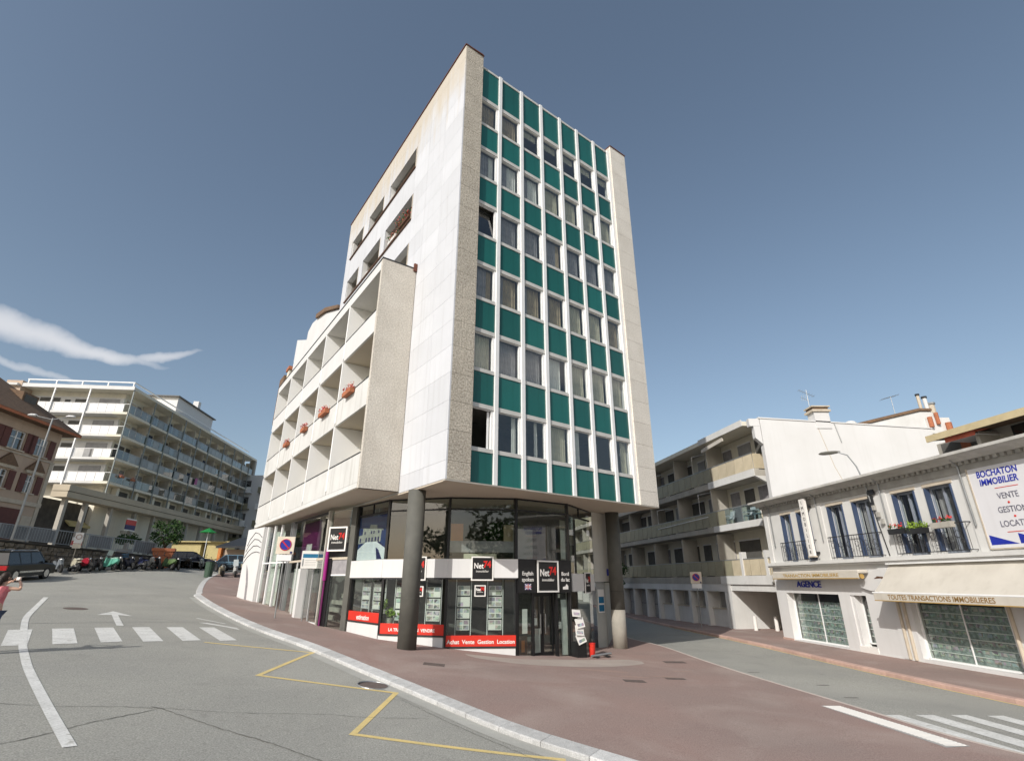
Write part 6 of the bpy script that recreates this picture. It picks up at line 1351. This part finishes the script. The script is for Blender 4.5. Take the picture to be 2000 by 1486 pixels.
# trees on the far side of the junction, which the shop glass mirrors
rg2 = random.Random(77)
for i, (x, y, h) in enumerate(((-38, -24, 13), (-26, -27, 15), (-15, -24, 14), (-4, -28, 16), (7, -25, 14), (19, -28, 15))):
    t = thing('street_tree', 'broad green tree standing across the junction, seen mirrored in the shop glass', 'tree', (x, y, gz(x, y)), 0, 'trees across the junction')
    MB().tube([(0, 0, 0), (.1, .1, h * .3), (0, 0, h * .7)], .2, 8, .06).build('trunk', M['wood'], t)
    for k in range(7): shrub('leaf', (rg2.uniform(-2.6, 2.6), rg2.uniform(-2.2, 2.2), h * rg2.uniform(.36, .92)), 2.5, 170, .42, 200 + i * 10 + k, t, 'crown')
# ------------------------------------------------------------------ lamp post and road sign on the left
t = thing('street_lamp', 'tall grey lamp post with a double arm before the shuttered house', 'street lamp', (-33.9, 36.4, 2.5 + EYE))
MB().tube([(0, 0, 0), (.02, 0, 8.6)], .085, 10, .05).build('pole', M['grey_metal'], t); MB().tube([(-1.2, -.2, 8.75), (0, 0, 8.5), (1.0, .2, 8.75)], .03, 6).build('arm', M['grey_metal'], t)
for x in (-1.35, 1.15): MB().ball((x, .15 * x, 8.78), .28, 10, (1.3, .7, .35)).build('lamp_head', M['white_metal'], t)
t = thing('parking_sign', 'small rectangular white road sign on a thin pole behind the motorbikes', 'road sign', (-31.7, 39.3, gz(-31.7, 39.3)), .7)
MB().tube([(0, 0, 0), (0, 0, 2.45)], .03, 8).build('pole', M['trim'], t); p = MB().box(-.24, .24, -.05, -.03, 1.75, 2.5).build('sign_plate', M['sign_white'], t); MB().ring((0, -.06, 2.2), (0, 1, 0), .16, .025, 18, 6).build('red_ring', M['pink_kerb'], p); MB().box(-.24, .24, -.05, -.03, 1.4, 1.72).build('lower_plate', M['sign_cream'], t)
# posts just outside the picture, whose shadows cross the left road
t = thing('street_lamp', 'lamp post standing left of the picture that casts the thin shadow line beyond the crosswalk', 'street lamp', (-18.2, 12.1, gz(-18.2, 12.1)), .6)
MB().tube([(0, 0, 0), (0, 0, 9.0)], .06, 10, .03).build('pole', M['grey_metal'], t); MB().ball((0, 0, 9.1), .12, 8, (1, 1, .8)).build('lamp_head', M['white_metal'], t)
t = thing('sign_post', 'plain thick post left of the picture that casts the short dark shadow below the crosswalk', 'post', (-13.75, 9.95, gz(-13.75, 9.95)))
MB().tube([(0, 0, 0), (0, 0, 4.1)], .075, 10).build('pole', M['grey_metal'], t); MB().ball((0, 0, 4.1), .075, 8).build('cap', M['grey_metal'], t)

# ------------------------------------------------------------------ vehicles
def car(loc, rz, label, colr, L=4.5, W=1.82, Hh=1.65, suv=True, group=None, pitch=0):
    t = thing('parked_car', label, 'car', loc, rz, group); t.rotation_euler = (0, -pitch, rz)
    pm = paint('car_paint', colr)
    h2 = Hh * .58
    # body profile (x, z): tail to nose
    lo = .24
    prof = [(-L/2 + .05, lo + .12), (-L/2, .6), (-L/2 + .03, h2 - .12), (-L/2 + .12, h2), (L/2 - 1.25, h2 + .02), (L/2 - .35, h2 - .05), (L/2 - .06, h2 - .17), (L/2, .52), (L/2 - .08, lo + .06)]
    secs = []
    for y, ins, dz in ((-W/2, .06, -.05), (-W/2 + .05, .0, 0), (0, -.02, .02), (W/2 - .05, .0, 0), (W/2, .06, -.05)):
        secs.append([(x - math.copysign(ins, x) if abs(x) > L/2 - .4 else x, y, z + (dz if z > .7 else 0)) for x, z in prof])
    MB().loft(secs).build('body', pm, t, bevel=.03)
    rx0 = -L/2 + (.22 if suv else .75); rx1 = L/2 - (1.55 if suv else 1.75); wx1 = L/2 - 1.0; wx0 = -L/2 + .08 if suv else -L/2 + .15
    yb, yt = W/2 - .05, W/2 - .22
    cab = [[(wx0, -yb, h2 - .02), (wx1, -yb, h2 - .02), (wx1, yb, h2 - .02), (wx0, yb, h2 - .02)], [(rx0, -yt, Hh - .06), (rx1, -yt, Hh - .06), (rx1, yt, Hh - .06), (rx0, yt, Hh - .06)]]
    MB().loft(cab).build('window_glass', M['car_glass'], t)
    MB().loft([[(rx0 - .03, -yt - .02, Hh - .065), (rx1 + .06, -yt - .02, Hh - .065), (rx1 + .06, yt + .02, Hh - .065), (rx0 - .03, yt + .02, Hh - .065)], [(rx0 + .08, -yt + .06, Hh), (rx1 - .1, -yt + .06, Hh), (rx1 - .1, yt - .06, Hh), (rx0 + .08, yt - .06, Hh)]]).build('roof', pm, t)
    for s_ in (-1, 1):
        pl = MB()
        for xb, xt in ((wx0 + .02, rx0 + .02), (-.15, -.2), (wx1 - .03, rx1 - .02), (-L/2 + 1.15, -L/2 + 1.0)):
            pl.add([(xb - .04, s_ * (yb + .004), h2), (xb + .04, s_ * (yb + .004), h2), (xt + .04, s_ * (yt + .012), Hh - .06), (xt - .04, s_ * (yt + .012), Hh - .06)], [(0, 1, 2, 3)])
        pl.build('pillar', pm, t)
        if suv: MB().tube([(rx0 + .15, s_ * (yt - .03), Hh), (rx0 + .2, s_ * (yt - .03), Hh + .06), (rx1 - .25, s_ * (yt - .03), Hh + .06), (rx1 - .2, s_ * (yt - .03), Hh)], .022, 6).build('roof_rail', M['chrome'], t)
        MB().box(-L/2 + 1.1, L/2 - 1.2, s_ * (W/2 - .04), s_ * (W/2 + .015), .45, .55).build('side_trim', M['chrome'] if suv else M['black'], t)
        MB().box(-L/2 + .9, L/2 - .9, s_ * (W/2 - .06), s_ * (W/2 + .008), .24, .40).build('sill', M['black'], t)
        MB().box(wx1 - .35, wx1 - .15, s_ * (W/2 + .0), s_ * (W/2 + .18), h2, h2 + .15).build('mirror', pm, t, bevel=.03)
        MB().box(-L/2 - .012, -L/2 + .12, s_ * (W/2 - .38), s_ * (W/2 - .01), h2 - .32, h2 - .08).build('taillight', M['tail'], t)
        MB().box(L/2 - .22, L/2 - .045, s_ * (W/2 - .42), s_ * (W/2 - .03), h2 - .36, h2 - .2).build('headlight', M['chrome'], t)
        for x in (-L/2 + .82, L/2 - .88):
            w_ = MB().tube([(x, s_ * (W/2 - .21), .34), (x, s_ * (W/2 + .012), .34)], .34, 20).build('wheel', M['tyre'], t); MB().disc((x, s_ * (W/2 + .016), .34), (0, 1, 0), .22, .02, 16).build('rim', M['chrome'], w_)
    MB().box(-L/2 - .015, -L/2 + .02, -.26, .26, .72, .84).build('number_plate', M['sign_white'], t)
    return t
M['car_glass'] = mat('car_glass', (.018, .022, .025), .08, spec=.6); M['tail'] = mat('tail_lamp', (.35, .008, .012), .25)
cx_, cy_ = -29.75, 32.9; hd = math.radians(100); s_ = math.sin
pz = gz(cx_, cy_); dzf = gz(cx_ + 1.4 * math.cos(hd), cy_ + 1.4 * math.sin(hd)) - gz(cx_ - 1.4 * math.cos(hd), cy_ - 1.4 * math.sin(hd))
car((cx_, cy_, pz), hd, 'black off-road car with silver roof rails and red tail lamps at the left edge', (.012, .011, .008), L=4.35, pitch=math.atan(dzf / 2.8))
car((-25.2, 50.5, gz(-25.2, 50.5)), .4, 'blue grey hatchback parked among the motorbikes before the kiosk', (.12, .2, .26), 4.0, 1.7, 1.45, False, 'cars parked up the left street')
car((-23.6, 53.5, gz(-23.6, 53.5)), 1.0, 'dark blue car parked behind the scooters beside the white shop end wall', (.02, .03, .07), 4.1, 1.7, 1.45, False, 'cars parked up the left street')
car((-31.0, 52.5, gz(-31.0, 52.5)), .3, 'dark navy car parked right of the terracotta planter', (.015, .02, .04), 4.1, 1.7, 1.45, False, 'cars parked up the left street')
car((-21.6, 56, gz(-21.6, 56)), 1.2, 'beige van-like car at the far end of the parked row', (.34, .33, .28), 4.3, 1.8, 1.75, True, 'cars parked up the left street')
def bike(loc, rz, label, colr, kind='scooter', seat=(.02, .02, .02), screen=False, scr=(.5, .55, .55), group='motorbikes parked along the rubble wall', case=None):
    t = thing('motorbike' if kind == 'bike' else 'scooter', label, kind if kind == 'scooter' else 'motorbike', loc, rz, group); t.rotation_euler = (random.uniform(.08, .16), 0, rz)
    pm = paint('fairing_paint', colr); r = .27 if kind == 'scooter' else .31
    for x in (-.62, .66): 
        w_ = MB().ring((x, 0, r), (0, 1, 0), r - .06, .07, 18, 8).build('wheel', M['tyre'], t); MB().disc((x, 0, r), (0, 1, 0), r - .1, .05, 14).build('rim', M['chrome'], w_)
    MB().tube([(.66, 0, r), (.56, 0, .62), (.42, 0, .98)], .045, 8).build('fork', M['dark_metal'], t)
    if kind == 'scooter':
        MB().loft([[(x, -w_, z0), (x, w_, z0), (x, w_ * .8, z1), (x, -w_ * .8, z1)] for x, w_, z0, z1 in ((-.95, .08, .62, .78), (-.7, .19, .42, .8), (-.2, .2, .3, .78), (-.05, .17, .25, .36), (.3, .17, .25, .34), (.42, .2, .28, .85), (.52, .16, .45, .92), (.6, .05, .6, .85))]).build('body', pm, t, bevel=.03)
        MB().box(.50, .78, -.07, .07, .52, .62).build('front_mudguard', pm, t, bevel=.03)
    else:
        MB().loft([[(x, -w_, z0), (x, w_, z0), (x, w_ * .7, z1), (x, -w_ * .7, z1)] for x, w_, z0, z1 in ((-.35, .12, .45, .78), (-.05, .17, .35, .88), (.25, .17, .4, .92), (.5, .12, .55, .85))]).build('body', pm, t, bevel=.04)
        MB().box(-.25, .3, -.15, .15, .22, .5).build('engine', M['dark_metal'], t, bevel=.03); MB().tube([(.1, .18, .3), (-.9, .2, .38)], .055, 8).build('exhaust', M['chrome'], t); MB().box(-1.0, -.5, -.06, .06, .62, .7).build('rear_mudguard', pm, t, bevel=.02)
    MB().loft([[(x, -w_, z), (x, w_, z), (x, w_ * .8, z + h), (x, -w_ * .8, z + h)] for x, w_, z, h in ((-.85, .1, .8, .1), (-.5, .16, .79, .1), (-.05, .13, .78, .08))]).build('seat', mat('seat_cover', seat, .6), t, bevel=.02)
    hb = MB().tube([(.36, -.36, 1.03), (.42, 0, 1.0), (.36, .36, 1.03)], .02, 6).build('handlebar', M['dark_metal'], t)
    for s_ in (-1, 1): MB().tube([(.4, .28 * s_, 1.03), (.42, .33 * s_, 1.2)], .01, 5).ball((.42, .34 * s_, 1.2), .05, 8, (.4, 1, .7)).build('mirror', M['dark_metal'], t)
    MB().ball((.56, 0, .84), .08, 10, (.6, 1, 1)).build('headlight', M['chrome'], t)
    if screen: MB().add([(.5, -.2, .9), (.5, .2, .9), (.38, .17, 1.42), (.38, -.17, 1.42), (.49, -.2, .9), (.49, .2, .9), (.37, .17, 1.42), (.37, -.17, 1.42)], [(0, 1, 2, 3), (7, 6, 5, 4)]).build('windscreen', mat('clear_screen', scr, .2), t)
    if case: MB().box(-1.02, -.68, -.2, .2, .86, 1.18).build('top_case', mat('top_case', case, .5), t, bevel=.04)
    return t
BK = [(-30.6, 37.0, 'grey scooter with a blue mirror right behind the black car', (.2, .22, .24), 'scooter', {}), (-30.25, 37.75, 'pale beige motorbike with a light seat next to the black car', (.45, .42, .32), 'bike', dict(seat=(.5, .48, .4))),
      (-29.95, 38.45, 'red motorbike beside the thin road sign', (.35, .02, .04), 'bike', {}), (-29.6, 39.1, 'black scooter between the red motorbike and the green scooter', (.02, .02, .022), 'scooter', {}),
      (-29.3, 39.75, 'mint green scooter with a tall pale windscreen', (.12, .38, .28), 'scooter', dict(screen=True, scr=(.55, .65, .62), seat=(.25, .4, .33))), (-28.95, 40.4, 'dark motorbike with a cream front fairing', (.4, .36, .28), 'bike', dict(case=(.02, .02, .03))),
      (-28.65, 41.0, 'black scooter with a blue case, sixth along the wall', (.015, .018, .03), 'scooter', dict(case=(.05, .12, .2))), (-28.3, 41.6, 'dark blue motorbike with a long black seat', (.02, .025, .07), 'bike', {}),
      (-28.0, 42.2, 'grey scooter with a pale leg shield before the black pair', (.3, .3, .28), 'scooter', {}), (-27.7, 42.8, 'black motorbike with a chrome mudguard near the planter', (.012, .012, .014), 'bike', {}),
      (-27.35, 43.35, 'dark scooter with a yellow and green flank nearest the planter', (.10, .16, .06), 'scooter', {}), (-26.9, 43.9, 'black scooter just in front of the terracotta planter', (.02, .015, .015), 'scooter', {})]
for i, (x, y, l, c, k, kw) in enumerate(BK): bike((x, y, gz(x, y)), math.atan2(-.53, .85) + random.uniform(-.25, .25) + (math.pi if i % 3 == 1 else 0), l, c, k, **kw)
BK2 = [(-23.6, 44.8, 'khaki covered scooter nearest the white shop end wall row, at the front', (.28, .25, .18), 'scooter', {}), (-22.9, 45.6, 'white-fronted scooter in the right-hand cluster', (.5, .5, .48), 'scooter', dict(screen=True)), (-22.3, 46.3, 'beige scooter second from the right in the right-hand cluster', (.36, .32, .22), 'scooter', dict(case=(.3, .28, .2))),
       (-21.7, 47.1, 'grey green scooter rightmost in the right-hand cluster', (.18, .19, .15), 'scooter', {}), (-25.9, 47.6, 'motorbike with a white lamp in front of the blue grey hatchback', (.05, .05, .055), 'bike', {}), (-27.2, 48.0, 'pale bicycle-like scooter right of the planter', (.3, .33, .31), 'scooter', {}), (-28.2, 47.6, 'dark motorbike immediately right of the planter', (.03, .025, .02), 'bike', {})]
for i, (x, y, l, c, k, kw) in enumerate(BK2): bike((x, y, gz(x, y)), -.9 + random.uniform(-.3, .3), l, c, k, group='motorbikes by the white end wall', **kw)
t = thing('waste_bin', 'dark green public waste bin at the kerb left of the scooters', 'bin', (-23.9, 43.3, gz(-23.9, 43.3)), .4)
MB().tube([(0, 0, 0), (0, 0, 1.15)], .28, 14, .33).build('bin_body', M['dark_green'] if 'dark_green' in M else mat('dark_green_plastic', (.05, .09, .06), .6), t); MB().tube([(0, 0, 1.16), (0, 0, 1.28)], .35, 14, .2).build('lid', M['dark_metal'], t)

# ------------------------------------------------------------------ the woman taking a photograph at the left edge
def skin_mesh(name, joints, edges, m, parent, sub=2, smooth=True):
    me = bpy.data.meshes.new(name); me.from_pydata([j[0] for j in joints], edges, []); o = bpy.data.objects.new(name, me); COL.objects.link(o)
    o.modifiers.new('skin', 'SKIN'); o.modifiers.new('sub', 'SUBSURF').levels = sub; o.modifiers['sub'].render_levels = sub
    for v, j in zip(me.skin_vertices[0].data, joints): v.radius = (j[1], j[2] if len(j) > 2 else j[1])
    me.skin_vertices[0].data[0].use_root = True
    dg = bpy.context.evaluated_depsgraph_get(); m2 = bpy.data.meshes.new_from_object(o.evaluated_get(dg)); bpy.data.objects.remove(o)
    m2.materials.clear(); m2.materials.append(m)
    for p in m2.polygons: p.use_smooth = True
    return put(name, m2, parent)
wx, wy = -12.02, 13.1; pe = thing('person', 'person in a pink top raising a camera at the left edge', 'person', (wx, wy, gz(wx, wy)), 2.95)
J = [((0, 0, .92), .13, .10), ((0, .01, 1.10), .11, .085), ((0, .02, 1.28), .13, .09), ((0, .01, 1.40), .07, .06), ((0, -.01, 1.47), .045), ((0, -.02, 1.54), .065, .075), ((0, -.02, 1.62), .075, .085),
     ((.16, .01, 1.36), .05), ((.27, -.06, 1.37), .042), ((.36, -.13, 1.38), .036), ((.22, -.22, 1.46), .030), ((.09, -.25, 1.53), .026),
     ((-.16, .01, 1.36), .05), ((-.27, -.06, 1.35), .042), ((-.36, -.13, 1.33), .036), ((-.22, -.22, 1.45), .030), ((-.09, -.25, 1.53), .026),
     ((.09, 0, .84), .095), ((.10, -.01, .48), .062), ((.11, .02, .10), .04), ((.11, -.12, .04), .035), ((-.09, 0, .84), .095), ((-.10, .01, .48), .062), ((-.11, .03, .10), .04), ((-.11, -.11, .04), .035)]
Eg = [(0, 1), (1, 2), (2, 3), (3, 4), (4, 5), (5, 6), (2, 7), (7, 8), (8, 9), (9, 10), (10, 11), (2, 12), (12, 13), (13, 14), (14, 15), (15, 16), (0, 17), (17, 18), (18, 19), (19, 20), (0, 21), (21, 22), (22, 23), (23, 24)]
skin_mesh('body', J, Eg, M['skin'], pe)
for s_ in (-1, 1):
    for k in range(4): skin_mesh('finger', [((s_ * (.09 - .0), -.25, 1.53), .012), ((s_ * .06, -.29, 1.56 + .018 * k - .02), .0095), ((s_ * .035, -.315, 1.565 + .018 * k - .02), .008), ((s_ * .025, -.30, 1.57 + .018 * k - .02), .007)], [(0, 1), (1, 2), (2, 3)], M['skin'], pe, 1)
    skin_mesh('thumb', [((s_ * .09, -.25, 1.52), .013), ((s_ * .065, -.23, 1.50), .011), ((s_ * .04, -.235, 1.50), .009)], [(0, 1), (1, 2)], M['skin'], pe, 1)
top = skin_mesh('top', [((0, 0, .84), .15, .125), ((0, .01, 1.10), .128, .10), ((0, .02, 1.28), .148, .105), ((0, .01, 1.385), .085, .075), ((.165, .01, 1.355), .062), ((.215, -.05, 1.30), .06), ((-.165, .01, 1.355), .062), ((-.215, -.05, 1.30), .06)], [(0, 1), (1, 2), (2, 3), (2, 4), (4, 5), (2, 6), (6, 7)], M['pink_cloth'], pe)
skin_mesh('shorts', [((0, 0, .88), .145, .115), ((.09, 0, .80), .108), ((.10, -.005, .55), .085), ((-.09, 0, .80), .108), ((-.10, .005, .55), .085)], [(0, 1), (1, 2), (0, 3), (3, 4)], M['denim'], pe)
MB().ball((0, .015, 1.605), .105, 14, (.9, 1.0, 1.12)).ball((0, .09, 1.52), .075, 12, (.9, .7, 1.5)).build('hair', M['hair'], pe, smooth=True)
MB().ball((0, -.11, 1.58), .014, 8, (1, 1.4, 1.3)).build('nose', M['skin'], pe); MB().ball((.03, -.095, 1.605), .01, 8).ball((-.03, -.095, 1.605), .01, 8).build('eye', M['hair'], pe); MB().ball((.088, -.005, 1.585), .02, 8, (.5, .8, 1.3)).ball((-.088, -.005, 1.585), .02, 8, (.5, .8, 1.3)).build('ear', M['skin'], pe); MB().box(-.025, .025, -.104, -.095, 1.543, 1.549).build('mouth', M['flower_pink'], pe)
for s_ in (-1, 1): MB().loft([[(s_ * .11 + a * w_, y, z) for a, z in ((-1, .0), (1, .0), (1, h), (-1, h))] for y, w_, h in ((.08, .035, .07), (.0, .042, .09), (-.10, .045, .06), (-.17, .03, .04))]).build('shoe', M['white_metal'], pe, bevel=.01)
cm = thing('camera', 'small pale compact camera held up by the person in pink', 'camera', (wx + math.sin(2.95) * .30, wy - math.cos(2.95) * .30, gz(wx, wy) + 1.535), 2.95)
MB().box(-.055, .055, -.02, .02, 0, .07).build('camera_body', M['sign_white'], cm, bevel=.006); MB().tube([(0, -.02, .035), (0, -.05, .035)], .022, 12).build('lens', M['dark_metal'], cm)
